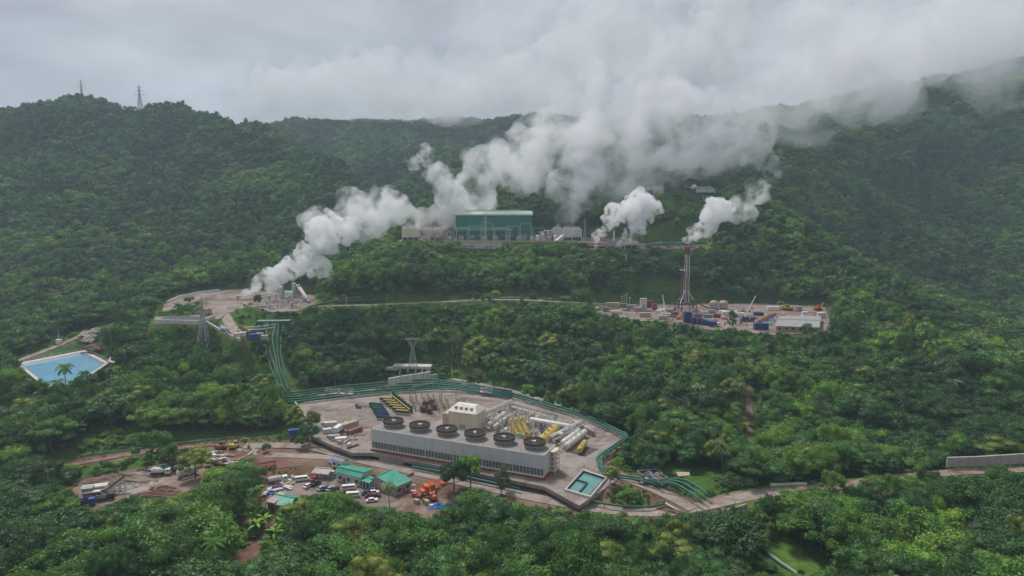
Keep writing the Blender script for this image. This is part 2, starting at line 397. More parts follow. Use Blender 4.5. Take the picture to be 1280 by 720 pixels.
n2 = N.new('ShaderNodeTexNoise'); n2.inputs['Scale'].default_value = .5; n2.inputs['Detail'].default_value = 6
L.new(tc.outputs['Object'], n1.inputs[0]); L.new(tc.outputs['Object'], n2.inputs[0])
cr = N.new('ShaderNodeValToRGB'); e = cr.color_ramp.elements
e[0].position = .33; e[0].color = (.03,.07,.016,1); e[1].position = .72; e[1].color = (.11,.17,.035,1)
k = cr.color_ramp.elements.new(.5); k.color = (.065,.125,.024,1)
mx = N.new('ShaderNodeMix'); mx.data_type = 'FLOAT'; mx.inputs[0].default_value = .5
L.new(n1.outputs[0], mx.inputs[2]); L.new(n2.outputs[0], mx.inputs[3]); L.new(mx.outputs[0], cr.inputs[0]); L.new(cr.outputs[0], b.inputs['Base Color'])
bp = N.new('ShaderNodeBump'); bp.inputs['Strength'].default_value = .8; bp.inputs['Distance'].default_value = 1.2; L.new(n2.outputs[0], bp.inputs['Height']); L.new(bp.outputs[0], b.inputs['Normal'])
soil = np.zeros(XX.size)
_x, _y = XX.ravel(), YY.ravel(); _d = np.full(XX.size, 99.0)
for pts, hw, mg, closed, drop in FLAT:
    bb = np.array(pts); m = (_x > bb[:,0].min()-16) & (_x < bb[:,0].max()+16) & (_y > bb[:,1].min()-16) & (_y < bb[:,1].max()+16)
    if m.any():
        d_, _q, ins = poly_dist(_x[m], _y[m], pts, closed); d_ = np.maximum(d_ - hw, 0); d_[ins] = 0; _d[m] = np.minimum(_d[m], d_)
near_front = np.exp(-(((_x + 60) / 85) ** 2 + ((_y - 262) / 34) ** 2))
soil = np.clip(1.15 - _d / (3.5 + 12 * near_front), 0, 1) * (.35 + .65 * np.clip(near_front * 2 + .25, 0, 1)) + .9 * near_front
at_ = me.attributes.new('soil', 'FLOAT', 'POINT'); at_.data.foreach_set('value', np.clip(soil, 0, 1).astype(np.float32))
an_ = N.new('ShaderNodeAttribute'); an_.attribute_name = 'soil'
n3 = N.new('ShaderNodeTexNoise'); n3.inputs['Scale'].default_value = .16; n3.inputs['Detail'].default_value = 7; L.new(tc.outputs['Object'], n3.inputs[0])
sm_ = N.new('ShaderNodeMath'); sm_.operation = 'ADD'; L.new(an_.outputs['Fac'], sm_.inputs[0]); L.new(n3.outputs[0], sm_.inputs[1])
mr_ = N.new('ShaderNodeMapRange'); mr_.inputs['From Min'].default_value = .88; mr_.inputs['From Max'].default_value = 1.08; L.new(sm_.outputs[0], mr_.inputs[0])
c2 = N.new('ShaderNodeValToRGB'); c2.color_ramp.elements[0].color = (.13,.07,.045,1); c2.color_ramp.elements[0].position = .35; c2.color_ramp.elements[1].color = (.27,.19,.14,1); c2.color_ramp.elements[1].position = .65; L.new(n1.outputs[0], c2.inputs[0])
mm_ = N.new('ShaderNodeMix'); mm_.data_type = 'RGBA'; L.new(mr_.outputs[0], mm_.inputs[0]); L.new(cr.outputs[0], mm_.inputs[6]); L.new(c2.outputs[0], mm_.inputs[7]); L.new(mm_.outputs[2], b.inputs['Base Color'])
me.materials.append(gm); terrain = bpy.data.objects.new('terrain', me); link(terrain); tag(terrain, kind='structure')

# ------------------------------------------------------------------ pads and roads as laid surfaces
ground('concrete', (.26,.215,.19), (.345,.295,.265), (.19,.145,.12), .13, 5.0)
mat('pale_concrete', (.54,.49,.45), var=.18, scale=.5, dirt=(.30,.26,.23))
ground('gravel_yard', (.20,.155,.13), (.285,.235,.205), (.135,.09,.07), .16)
ground('packed_dirt', (.17,.105,.075), (.27,.20,.16), (.13,.065,.045), .14, bump=.7)
ground('red_dirt', (.15,.075,.05), (.21,.125,.09), (.10,.05,.035), .16, bump=.7)
ground('road_concrete', (.29,.24,.205), (.37,.315,.275), (.22,.155,.12), .22, 4.0)
ground('brown_road', (.23,.17,.135), (.30,.24,.20), (.16,.10,.075), .25)
ground('turf', (.05,.10,.018), (.09,.15,.028), (.12,.11,.04), .3)
def pad(name, pts, m, th=.6, lift=0.0):
    b_ = MB(); z = pts[0][2] + lift; b_.prism(pts, z - th, z); o = b_.build(name, m); tag(o, kind='structure'); return o
pad('platform_pad', PLAT, 'concrete', 1.5)
pad('parking_yard', YARD, 'gravel_yard', .5)
pad('dirt_yard', DIRT, 'packed_dirt', .5)
pad('dirt_verge', DIRT2, 'red_dirt', .5)
pad('drilling_pad', DRILL, 'gravel_yard', 1.0)
ground('pad_dirt', (.20,.15,.125), (.31,.26,.225), (.12,.085,.06), .09, bump=.6)
pad('well_pad', LPAD, 'pad_dirt', 1.0); pad('liner_pad', LPAD2, 'pad_dirt', 1.0, -.01)
pad('plant_pad', PLANT, 'gravel_yard', 1.0)
pad('separator_pad', SEP, 'packed_dirt', .8)
pad('upper_pad', UPF, 'packed_dirt', .8)
def ribbon(name, pts, width, m, lift=.03, th=.25):
    vs, fs = [], []
    for i, p_ in enumerate(pts):
        a = Vector(pts[max(i-1,0)][:2]); c = Vector(pts[min(i+1,len(pts)-1)][:2]); d = (c - a).normalized(); n_ = Vector((-d.y, d.x)) * width / 2
        for s_, dz in ((1,-th),(1,0),(-1,0),(-1,-th)): vs.append((p_[0]+n_.x*s_, p_[1]+n_.y*s_, p_[2]+lift+dz))
    for i in range(len(pts) - 1):
        for k in range(3): fs.append((4*i+k, 4*i+4+k, 4*i+5+k, 4*i+1+k))
    b_ = MB(); b_.add(vs, fs); o = b_.build(name, m); tag(o, kind='structure'); return o
for k_, (nm, mm) in {'front': ('road','road_concrete'), 'branch': ('side_road','road_concrete'), 'ridge': ('hillside_road','brown_road'), 'link': ('link_road','road_concrete'),
    'back': ('back_road','road_concrete'), 'loop': ('service_road','road_concrete'), 'bench': ('upper_road','road_concrete'), 'lane': ('ramp_road','road_concrete'),
    'left_track': ('dirt_track','packed_dirt'), 'pond_track': ('pond_track','road_concrete')}.items():
    ribbon(nm, ROADS[k_][0], ROADS[k_][1], mm, lift=.03 + .012 * list(ROADS).index(k_))

def slope_strip(name, pxs, width, m, lift=.12):
    v = [hit(*q) for q in pxs]; pts = []
    for a, c in zip(v[:-1], v[1:]):
        n = max(1, int((c - a).length / 2))
        for k in range(n): q = a.lerp(c, k / n); pts.append(q)
    vs, fs = [], []; rr = random.Random(len(pts))
    for i, q in enumerate(pts):
        d = (pts[min(i+1, len(pts)-1)] - pts[max(i-1, 0)]); d.z = 0; d.normalize(); wd_ = width * rr.uniform(.7, 1.25)
        for k in range(5): f = (k - 2) / 4 * wd_; x_, y_ = q.x - d.y * f, q.y + d.x * f; vs.append((x_, y_, gz(x_, y_) + lift))
    for i in range(len(pts) - 1):
        for k in range(4): fs.append((5*i+k, 5*i+5+k, 5*i+6+k, 5*i+1+k))
    b_ = MB(); b_.add(vs, fs); o = b_.build(name, m); tag(o, kind='structure'); return o
slope_strip('bare_slope', [(938,468),(938,485),(937,500),(936,515),(937,532),(936,552)], 3.6, 'packed_dirt')
slope_strip('bare_slope', [(346,652),(330,668),(312,690),(292,722)], 8.0, 'red_dirt')
ground('bright_turf', (.07,.15,.022), (.12,.22,.032), (.06,.11,.02), .25)
slope_strip('grass_slope', [(966,676),(984,692),(1010,714),(1024,728)], 11.0, 'bright_turf', .10)
# ------------------------------------------------------------------ light, sky, air
SUN_EL, SUN_AZ = R(58), R(-35)
wd = bpy.data.worlds.new('World'); SC.world = wd; wd.use_nodes = True; nt = wd.node_tree; N = nt.nodes; L = nt.links
bg = N['Background']
sky = N.new('ShaderNodeTexSky'); sky.sky_type = 'NISHITA'; sky.sun_disc = False; sky.sun_elevation = SUN_EL; sky.sun_rotation = SUN_AZ
sky.air_density = 1.5; sky.dust_density = 4
tc = N.new('ShaderNodeTexCoord'); sep = N.new('ShaderNodeSeparateXYZ'); L.new(tc.outputs['Generated'], sep.inputs[0])
def M(op, a, b=None, c=None):
    q = N.new('ShaderNodeMath'); q.operation = op
    for i, v in enumerate((a, b, c)):
        if v is None: continue
        if isinstance(v, (int, float)): q.inputs[i].default_value = v
        else: L.new(v, q.inputs[i])
    return q.outputs[0]
zz = M('ADD', M('MAXIMUM', sep.outputs[2], 0), .22)          # flat cloud deck seen in perspective
cx = M('DIVIDE', sep.outputs[0], zz); cy = M('DIVIDE', sep.outputs[1], zz)
cb = N.new('ShaderNodeCombineXYZ'); L.new(cx, cb.inputs[0]); L.new(cy, cb.inputs[1])
nA = N.new('ShaderNodeTexNoise'); nA.inputs['Scale'].default_value = 1.5; nA.inputs['Detail'].default_value = 8; nA.inputs['Roughness'].default_value = .52; nA.inputs['Distortion'].default_value = .35
L.new(cb.outputs[0], nA.inputs[0])
cr = N.new('ShaderNodeValToRGB'); e = cr.color_ramp.elements
e[0].position = .34; e[0].color = (.255,.262,.30,1); e[1].position = .66; e[1].color = (.475,.50,.545,1)
k = cr.color_ramp.elements.new(.5); k.color = (.36,.375,.415,1)
L.new(nA.outputs[0], cr.inputs[0])
sc_ = N.new('ShaderNodeMix'); sc_.data_type = 'RGBA'; sc_.inputs[0].default_value = .96
skm = N.new('ShaderNodeVectorMath'); skm.operation = 'SCALE'; skm.inputs['Scale'].default_value = .08; L.new(sky.outputs[0], skm.inputs[0])
L.new(skm.outputs[0], sc_.inputs[6]); L.new(cr.outputs[0], sc_.inputs[7])
L.new(sc_.outputs[2], bg.inputs[0]); bg.inputs[1].default_value = 1.0
sl = bpy.data.lights.new('sun', 'SUN'); sl.energy = 2.7; sl.angle = R(12); sl.color = (1, .97, .93)
so = bpy.data.objects.new('sun', sl); link(so)
sd = Vector((sin(SUN_AZ) * cos(SUN_EL), cos(SUN_AZ) * cos(SUN_EL), sin(SUN_EL)))
so.rotation_euler = sd.to_track_quat('Z', 'Y').to_euler(); so.location = (0, 300, 600)
HAZE = True
if HAZE:
    hb = MB(); hb.box((0, 1700, 265), (7000, 4900, 770)); 
    hm = bpy.data.materials.new('haze_air'); hm.use_nodes = True; nt = hm.node_tree; nt.nodes.remove(nt.nodes['Principled BSDF'])
    pv = nt.nodes.new('ShaderNodeVolumePrincipled'); pv.inputs['Color'].default_value = (.68,.83,1,1); pv.inputs['Density'].default_value = .00016; pv.inputs['Anisotropy'].default_value = .2
    nt.links.new(pv.outputs[0], nt.nodes['Material Output'].inputs['Volume'])
    ho = hb.build('haze', hm); tag(ho, kind='stuff')

SC.view_settings.view_transform = 'Standard'; SC.view_settings.look = 'None'; SC.view_settings.gamma = 1; SC.view_settings.exposure = 0.32
SC.render.engine = 'CYCLES'; cy_ = SC.cycles
cy_.max_bounces = 5; cy_.diffuse_bounces = 2; cy_.glossy_bounces = 2; cy_.transmission_bounces = 2; cy_.volume_bounces = 4; cy_.transparent_max_bounces = 6
cy_.use_denoising = True; cy_.denoiser = 'OPENIMAGEDENOISE'; cy_.use_adaptive_sampling = True; cy_.adaptive_threshold = .02
cy_.volume_step_rate = 1.0; cy_.volume_max_steps = 256; cy_.caustics_reflective = False; cy_.caustics_refractive = False
SC.render.resolution_x = 1024; SC.render.resolution_y = 576
# ------------------------------------------------------------------ trees
def rot_frames(n, lean, r):
    """random quad frames with normals leaning along n (k,3)"""
    v = n + r.normal(0, lean, n.shape); v /= np.linalg.norm(v, axis=1)[:, None]
    a = r.normal(0, 1, n.shape); u = np.cross(v, a); u /= np.linalg.norm(u, axis=1)[:, None] + 1e-9
    return u, np.cross(v, u)
def quads_mesh(name, cen, u, w_, su, sw, m, extra=None):
    k = len(cen); bend = np.cross(u, w_) * (np.minimum(su, sw) * .25)[:, None]
    U = u * su[:, None]; W = w_ * sw[:, None]
    v = np.stack([cen - U - W * .35 - bend, cen - W, cen + U + W*.2 - bend, cen + W], 1).reshape(-1, 3)     # pointed leaf sprays
    me = bpy.data.meshes.new(name)
    if extra: ev, ef = extra
    else: ev, ef = np.zeros((0, 3)), np.zeros((0, 3), int)
    V = np.r_[v, ev]; me.vertices.add(len(V)); me.vertices.foreach_set('co', V.ravel())
    q = np.arange(k * 4); me.loops.add(k * 4 + ef.size)
    me.loops.foreach_set('vertex_index', np.r_[q, (ef + k * 4).ravel()])
    me.polygons.add(k + len(ef))
    me.polygons.foreach_set('loop_start', np.r_[np.arange(k) * 4, k * 4 + np.arange(len(ef)) * 3])
    me.polygons.foreach_set('loop_total', np.r_[np.full(k, 4), np.full(len(ef), 3)])
    me.materials.append(MATS[m]); me.update(); return me
import bmesh
_bm = bmesh.new(); bmesh.ops.create_icosphere(_bm, subdivisions=2, radius=1); _iv = np.array([v.co[:] for v in _bm.verts]); _if = np.array([[v.index for v in f.verts] for f in _bm.faces]); _bm.free()
_bm = bmesh.new(); bmesh.ops.create_icosphere(_bm, subdivisions=1, radius=1); _iv1 = np.array([v.co[:] for v in _bm.verts]); _if1 = np.array([[v.index for v in f.verts] for f in _bm.faces]); _bm.free()
def crown_mesh(name, seed, m, nleaf, leaf, nclump=16, shape='round', core=2):
    """unit crown: about 1 high above the base, 0.5 radius. clumps of leaf sprays round dark cores"""
    r = np.random.default_rng(seed); cl = []; ecc = (r.uniform(-.08, .08), r.uniform(-.08, .08)); asp = r.uniform(.75, 1.2); tip = r.uniform(-.25, .25)
    for i in range(nclump):
        if len(cl) and r.random() < .12: continue
        a = r.uniform(0, 2 * pi); k = sqrt(r.uniform(0, 1))
        if shape == 'round': rad = .36 * k; z = .62 + .22 * sqrt(max(0, 1 - k * k)) + r.normal(0, .05); cr_ = r.uniform(.08, .21)
        elif shape == 'wide': rad = .44 * k; z = .72 + .12 * sqrt(max(0, 1 - k * k)) + r.normal(0, .04); cr_ = r.uniform(.06, .16)
        elif shape == 'tall': rad = .22 * k; z = r.uniform(.35, .92) - .2 * k; cr_ = r.uniform(.10, .17)
        else: rad = .42 * k; z = .30 + .22 * sqrt(max(0, 1 - k * k)) + r.normal(0, .05); cr_ = r.uniform(.14, .24)
        cl.append((rad * cos(a) * asp + ecc[0], rad * sin(a) / asp + ecc[1], z + tip * rad * cos(a) + r.normal(0, .035), cr_ * r.uniform(.75, 1.15)))
    if shape in ('round', 'wide'):
        for i in range(nclump // 3):
            a = r.uniform(0, 2 * pi); rr = r.uniform(.25, .42); cl.append((rr*cos(a), rr*sin(a), r.uniform(.40, .60), r.uniform(.10, .16)))
    per = nleaf // len(cl); cen, nrm, ev, ef = [], [], [], []
    iv, if_ = (_iv, _if) if core == 2 else (_iv1, _if1)
    for x, y, z, q in cl:
        d = r.normal(0, 1, (per, 3)); d /= np.linalg.norm(d, axis=1)[:, None]; d[:, 2] = np.where(d[:, 2] < -.35, -d[:, 2], d[:, 2])
        rr = q * np.clip(r.normal(.98, .15, per), .6, 1.45)
        lump = 1 + .22 * np.sin(d[:, 0] * 7 + x * 40) * np.sin(d[:, 1] * 6 + y * 30)
        cen.append(np.c_[x + d[:, 0] * rr * lump, y + d[:, 1] * rr * lump, z + d[:, 2] * rr * lump * .8]); nrm.append(d + [0, 0, .35])
        nn = sum(len(t) for t in ev); ev.append(iv * [q * .70, q * .70, q * .52] + [x, y, z]); ef.append(if_ + nn)
    cen = np.concatenate(cen); nrm = np.concatenate(nrm); nrm /= np.linalg.norm(nrm, axis=1)[:, None]
    u, w_ = rot_frames(nrm, .62, r); n = len(cen)
    return quads_mesh(name, cen, u, w_, leaf * r.uniform(.6, 1.3, n), leaf * r.uniform(.5, 1.0, n), m, (np.concatenate(ev), np.concatenate(ef)))
def trunk_mb(seed, h=.62, r0=.022, limbs=5, spread=.26):
    r = random.Random(seed); b_ = MB(); pts = []; x = y = 0
    for k in range(5): pts.append((x, y, -.12 + (h + .12) * k / 4)); x += r.uniform(-.02, .02); y += r.uniform(-.02, .02)
    b_.tube(pts, [r0 * 1.5, r0 * 1.1, r0, r0 * .85, r0 * .6], 7)
    for k in range(limbs):
        a = r.uniform(0, 6.28); z = r.uniform(.35, .58) * h / .62; q = spread * r.uniform(.6, 1)
        b_.tube([(0, 0, z), (q*.5*cos(a), q*.5*sin(a), z + .12), (q*cos(a), q*sin(a), z + .2)], [r0*.55, r0*.35, r0*.15], 5)
    return b_
def palm_meshes(seed, mleaf='leaves_mid', fr=22, scale=1.0):
    """unit palm: 1 high; fronds 0.32 long"""
    r = random.Random(seed); t = MB(); x = r.uniform(-.05, .05)
    t.tube([(0,0,-.1), (x*.3, 0, .3), (x*.7, 0, .6), (x, 0, .93)], [.026, .017, .014, .012], 7)
    c = MB()
    for k in range(fr):
        a = 2*pi*k/fr*1.62 + r.uniform(-.2, .2); L_ = .34 * r.uniform(.8, 1.1); up = r.uniform(-.25, 1.1); prev = Vector((x, 0, .93)); d = Vector((cos(a)*cos(up), sin(a)*cos(up), sin(up)))
        side = Vector((-sin(a), cos(a), 0)); pts = [prev]
        for s_ in range(7):
            d = (d + Vector((0, 0, -.24))).normalized(); prev = prev + d * L_ / 7; pts.append(prev)
        for s_ in range(7):
            p0, p1 = pts[s_], pts[s_+1]; ww = .052 * (sin(pi * (s_ + .8) / 8.2)) + .008
            for sg in (-1, 1):
                for h_ in range(2):
                    q0 = p0.lerp(p1, h_ * .5); q1 = p0.lerp(p1, h_ * .5 + .36); dr = (p1 - p0) * .9
                    c.add([q0, q1, q1 + side * sg * ww + dr - Vector((0,0,ww*.55)), q0 + side * sg * ww * .9 + dr * .6 - Vector((0,0,ww*.6))], [(0,1,2,3)])
    return t, c
def banana_mesh(seed):
    r = random.Random(seed); t = MB(); t.tube([(0,0,-.1), (0,0,.3), (.01,0,.5)], [.05, .04, .025], 7); c = MB()
    for k in range(9):
        a = r.uniform(0, 6.28); up = r.uniform(.5, 1.35); d = Vector((cos(a)*cos(up), sin(a)*cos(up), sin(up))); side = Vector((-sin(a), cos(a), 0)); p_ = Vector((0,0,.45)); pts = [p_]
        for s_ in range(6): d = (d + Vector((0,0,-.26))).normalized(); p_ = p_ + d * .1; pts.append(p_)
        wd_ = [.01, .055, .075, .08, .065, .04, .005]
        for s_ in range(6):
            for sg in (-1, 1):
                c.add([pts[s_], pts[s_+1], pts[s_+1] + side*sg*wd_[s_+1] + Vector((0,0,-.015)), pts[s_] + side*sg*wd_[s_] + Vector((0,0,-.015))], [(0,1,2,3)])
    return t, c

def proto(name, crown, trunk, bark='bark'):
    """crown mesh + trunk mesh kept as data; instanced far away, copied near by"""
    tm = trunk if not isinstance(trunk, MB) else None
    if tm is None:
        tm = bpy.data.meshes.new('trunk'); tm.from_pydata(trunk.v, [], trunk.f); tm.materials.append(MATS[bark]); tm.update()
    return (name, crown, tm)
NEAR = []
LV = ['leaves_dark', 'leaves_mid', 'leaves_dark', 'leaves_bright', 'leaves_mid', 'leaves_grey', 'leaves_olive', 'leaves_dark']
SH = ['round', 'round', 'wide', 'round', 'wide', 'tall', 'round', 'round']
KIND = ['broadleaf_tree', 'broadleaf_tree', 'spreading_tree', 'bright_tree', 'spreading_tree', 'slender_tree', 'olive_tree', 'broadleaf_tree']
NL = [26, 14, 30, 18, 20, 16, 34, 10]; NS = [.017, .021, .014, .018, .016, .018, .013, .024]
for i in range(8):
    NEAR.append(proto(KIND[i], crown_mesh('crown', 100 + i, LV[i], 5600, NS[i], NL[i], SH[i]), trunk_mb(i, limbs=6), 'bark' if i != 5 else 'pale_bark'))
def mb_mesh(nm, b_, m):
    q = bpy.data.meshes.new(nm); q.from_pydata(b_.v, [], b_.f); q.materials.append(MATS[m]); q.update(); return q
PALMS = []
for i in range(3):
    t_, c_ = palm_meshes(50 + i); PALMS.append(('coconut_palm', mb_mesh('fronds', c_, 'leaves_grey' if i == 1 else 'leaves_mid'), mb_mesh('trunk', t_, 'pale_bark')))
t_, c_ = banana_mesh(3); BANANA = ('banana_plant', mb_mesh('leaves', c_, 'leaves_bright'), mb_mesh('stem', t_, 'leaves_olive'))

# instancing stock for the distant forest (held in a collection outside the scene)
STOCK = bpy.data.collections.new('forest_stock')
def stock(m_):
    o = bpy.data.objects.new('stock_%03d' % len(STOCK.objects), m_); STOCK.objects.link(o)
def joined(cm, tm):
    """one mesh of crown and trunk"""
    b_ = bmesh.new(); b_.from_mesh(cm); nf = len(b_.faces); b_.from_mesh(tm); b_.faces.ensure_lookup_table()
    for f in b_.faces[nf:]: f.material_index = 1
    q = bpy.data.meshes.new('forest_tree'); b_.to_mesh(q); b_.free(); q.materials.append(cm.materials[0]); q.materials.append(tm.materials[0]); return q
for n_, c_, t_ in NEAR: stock(joined(c_, t_))                                            # 0-7
for i in range(6): stock(crown_mesh('mid', 200 + i, ['leaves_dark','leaves_mid','leaves_dark','leaves_mid','leaves_bright','leaves_grey'][i], 1500, .030, 15, ['round','round','wide','round','round','wide'][i], 1))   # 8-13
for i in range(5): stock(crown_mesh('far', 300 + i, ['leaves_dark','leaves_mid','leaves_dark','leaves_mid','leaves_grey'][i], 420, .055, 9, ['round','round','wide','round','round'][i], 1))   # 14-18
for i in range(3): stock(crown_mesh('bush', 400 + i, ['leaves_mid','leaves_dark','leaves_bright'][i], 1100, .04, 10, 'low', 1))  # 19-21
for n_, c_, t_ in PALMS: stock(joined(c_, t_))                                           # 22-24

# ------------------------------------------------------------------ where nothing tall may grow: what the photo shows of the site stays in sight
KEEP = [  # (pixel polygon, its nearest distance)
 ([(368,500),(400,492),(480,484),(545,468),(580,472),(640,486),(700,503),(790,545),(760,580),(790,600),(850,600),(900,625),(880,645),(820,650),(690,640),(600,612),(550,600),(470,576),(420,575),(405,545),(388,535)], 240),
 ([(340,606),(400,580),(480,575),(570,592),(590,603),(565,618),(556,640),(530,648),(500,640),(468,631),(440,622),(412,617),(396,614),(384,612),(372,624),(362,633),(332,630)], 225),
 ([(88,606),(150,588),(200,581),(240,574),(262,580),(245,610),(205,625),(160,618),(112,642),(92,634)], 240),
 ([(260,576),(300,548),(420,548),(470,570),(400,580),(360,600),(330,585)], 250),
 ([(355,390),(340,400),(332,420),(342,450),(350,480),(362,505),(400,500),(372,490),(360,455),(356,420)], 330),
 ([(24,458),(98,441),(138,448),(150,456),(124,466),(98,470),(66,482),(50,476)], 375),
 ([(192,382),(214,370),(260,360),(400,366),(640,371),(740,374),(740,382),(640,379),(530,381),(400,386),(350,412),(300,424),(270,408),(192,407)], 430),
 ([(740,374),(1034,380),(1030,408),(1000,412),(960,414),(905,409),(850,404),(800,398),(745,391)], 430),
 ([(495,275),(580,268),(735,280),(740,302),(640,306),(638,322),(622,330),(584,332),(576,302),(500,300)], 590),
 ([(735,290),(880,290),(885,300),(850,303),(800,311),(740,309)], 592),
 ([(485,440),(545,440),(570,450),(565,478),(490,488)], 390),
 ([(858,632),(925,614),(960,604),(1014,603),(1018,618),(960,619),(930,628),(900,641),(868,648)], 236), ([(1182,577),(1290,574),(1290,588),(1182,588)], 260), ([(1126,592),(1186,588),(1186,591),(1126,596)], 255),
 ([(942,672),(984,671),(1040,722),(958,722)], 182),
 ([(60,574),(130,566),(220,556),(300,545),(300,553),(230,562),(130,576),(60,584)], 265),
 ([(20,446),(60,425),(120,400),(150,400),(105,428),(60,444)], 430),
 ([(246,372),(262,372),(266,434),(246,434)], 405),
 ([(840,236),(850,220),(895,218),(895,256),(845,262)], 740),
 ([(100,530),(345,540),(345,546),(100,580)], 275),
 ([(932,470),(944,470),(944,550),(932,550)], 300),
 ([(290,660),(350,645),(345,700),(290,716)], 195),
 ([(850,575),(900,580),(890,630),(840,610)], 245),
]
def in_poly(x, y, pts):
    ins = np.zeros(x.shape, bool); n = len(pts)
    for i in range(n):
        a, b_ = pts[i], pts[(i + 1) % n]
        c = ((a[1] > y) != (b_[1] > y)) & (x < (b_[0]-a[0]) * (y - a[1]) / ((b_[1]-a[1]) or 1e-9) + a[0]); ins ^= c
    return ins
def screen(x, y, z):
    d = y * cp - (z - CAMZ) * sp; return 640 + FPX * x / d, 360 - FPX * (y * sp + (z - CAMZ) * cp) / d, d
def site_dist(x, y):
    """distance to the nearest laid surface"""
    best = np.full(x.shape, 1e9)
    for pts, hw, mg, closed, drop in FLAT:
        bb = np.array(pts); m = (x > bb[:,0].min()-30) & (x < bb[:,0].max()+30) & (y > bb[:,1].min()-30) & (y < bb[:,1].max()+30)
        if not m.any(): continue
        d, _, ins = poly_dist(x[m], y[m], pts, closed); d = np.maximum(d - hw, 0); d[ins] = 0
        best[m] = np.minimum(best[m], d)
    return best
# low, open ground (scrub and grass instead of forest), pixel polygons
OPEN = [[(145,560),(240,545),(330,546),(330,552),(240,565),(150,585)], [(540,470),(640,484),(720,505),(640,505),(560,485)],
        [(300,380),(345,384),(345,412),(305,412)], [(100,560),(200,560),(200,582),(110,590)], [(300,640),(352,640),(352,720),(290,720)],
        [(948,676),(975,676),(1020,722),(970,722)], [(820,590),(860,580),(905,600),(880,632),(830,610)], [(745,602),(800,596),(835,635),(760,634)], [(258,430),(330,440),(350,500),(300,500),(230,440)]]
CLEARED = [[(931,466),(945,466),(944,553),(931,553)], [(332,650),(350,650),(318,700),(296,722),(280,722),(306,690)], [(944,671),(984,671),(1045,724),(965,724)]]
STRIP = [(332,406),(354,406),(370,500),(348,502),(334,450)]
def jgrid(y0, y1, s, half):
    yy = np.arange(y0, y1, s * .87); out = []
    for k, y_ in enumerate(yy):
        X = half * (max(y_, 0) + 260); xs = np.arange(-X, X, s) + (k % 2) * s / 2
        out.append(np.c_[xs, np.full(len(xs), y_)])
    q = np.concatenate(out); q += rng.uniform(-.42, .42, q.shape) * s; return q
T = []
for y0, y1, s in ((60, 330, 6.6), (330, 640, 7.2), (640, 1050, 7.6), (1050, 1900, 10.0)):
    q = jgrid(y0, y1, s, .98 if y0 < 600 else .86); T.append(np.c_[q, np.full(len(q), s)])
T = np.concatenate(T); tx, ty, ts = T.T
tz = H(tx, ty); sdist = site_dist(tx, ty)
big = fbm(tx / 70, ty / 70, 21, 3)
th = ts * (1.25 + .9 * rng.uniform(0, 1, len(tx)) ** 1.6) * (.72 + .6 * big); th = np.clip(th, 4.5, 22)
emerg = rng.uniform(0, 1, len(tx)) < .06; emerg &= ty < 900; th[emerg] *= 1.45
tw = ts * (.85 + 1.35 * rng.uniform(0, 1, len(tx)) ** 1.3) * (.8 + .4 * (th / (ts * 1.7)))                # crown diameter
near_ = ty < 330; tw[near_] *= rng.uniform(.85, 1.45, near_.sum())
ok = sdist > 1.0 + tw * .30
# trees by a road or pad are lower
free = (tx > 60) & (ty < 262)      # the outer side of the hillside road: forest right up to it
th = np.where((sdist < 9) & ~free, np.minimum(th, 3.5 + sdist * 1.0), th); tw = np.where((sdist < 9) & ~free, np.minimum(tw, 4.0 + sdist * .8), tw)
px0, py0, d0 = screen(tx, ty, tz)
bush = np.zeros(len(tx), bool)
for pl in OPEN:
    m = in_poly(px0, py0, pl) & (ty < 560); bush |= m & (rng.uniform(0, 1, len(tx)) < .8)
th[bush] = rng.uniform(1.2, 3.0, bush.sum()); tw[bush] = rng.uniform(3.0, 6, bush.sum())
for pl, dn in KEEP:
    for _ in range(7):
        bad = np.zeros(len(tx), bool)
        for fr, sx in ((1, 0), (.92, .35), (.92, -.35), (.7, .45), (.7, -.45), (.45, .3), (.45, -.3), (.25, 0)):
            a_, b_, _d = screen(tx + sx * tw, ty, tz + th * fr); bad |= in_poly(a_, b_, pl)
        bad &= (ty < dn + 60) & ok
        lowb, _b, _d = screen(tx, ty, tz + .3); inside = in_poly(lowb, _b, pl)
        ok &= ~(inside & bad & (ty < dn + 60))
        bad &= ok
        if not bad.any(): break
        th[bad] *= .72; tw[bad] = np.maximum(tw[bad] * .82, 2.2)
ok &= ~in_poly(px0, py0, STRIP)
for pl in CLEARED: ok &= ~(in_poly(px0, py0, pl) & (ty < 420))
th = np.where(ok & (th < 1.6), 1.6, th); small = th < 4.6
ok &= ty > 95
tx, ty, tz, th, tw, sdist, small, px0, py0, d0, bush = [a_[ok] for a_ in (tx, ty, tz, th, tw, sdist, small, px0, py0, d0, bush)]
n = len(tx); rnd = rng.uniform(0, 1, n); sp_noise = fbm(tx / 45, ty / 45, 33, 3)
idx = np.where(ty < 345, rng.choice(8, n, p=[.21,.2,.15,.05,.17,.04,.05,.13]), np.where(ty < 720, 8 + rng.choice(6, n, p=[.26,.24,.2,.16,.05,.09]), 14 + rng.choice(5, n, p=[.27,.25,.22,.18,.08])))
idx[small] = 19 + rng.choice(3, small.sum(), p=[.45, .4, .15])
palm = (rng.uniform(0, 1, n) < np.where((px0 > 720) & (py0 < 520) & (ty < 560), .05, .018)) & ~small & (ty < 700)
idx[palm] = 22 + rng.choice(3, palm.sum()); 
rot = rng.uniform(0, 2 * pi, n)
sxy = np.where(palm, th * .85, tw); sz = np.where(palm, th * 1.2, th * 1.08)
sz = np.where(small, th * 1.5, sz)
tilt = rng.normal(0, .06, (n, 2))
# ---- the trees that show largest become things of their own
sx_, sy_, sd_ = screen(tx, ty, tz + th * .8)
infr = (sx_ > -15) & (sx_ < 1295) & (sy_ > 250) & (sy_ < 728) & ~small
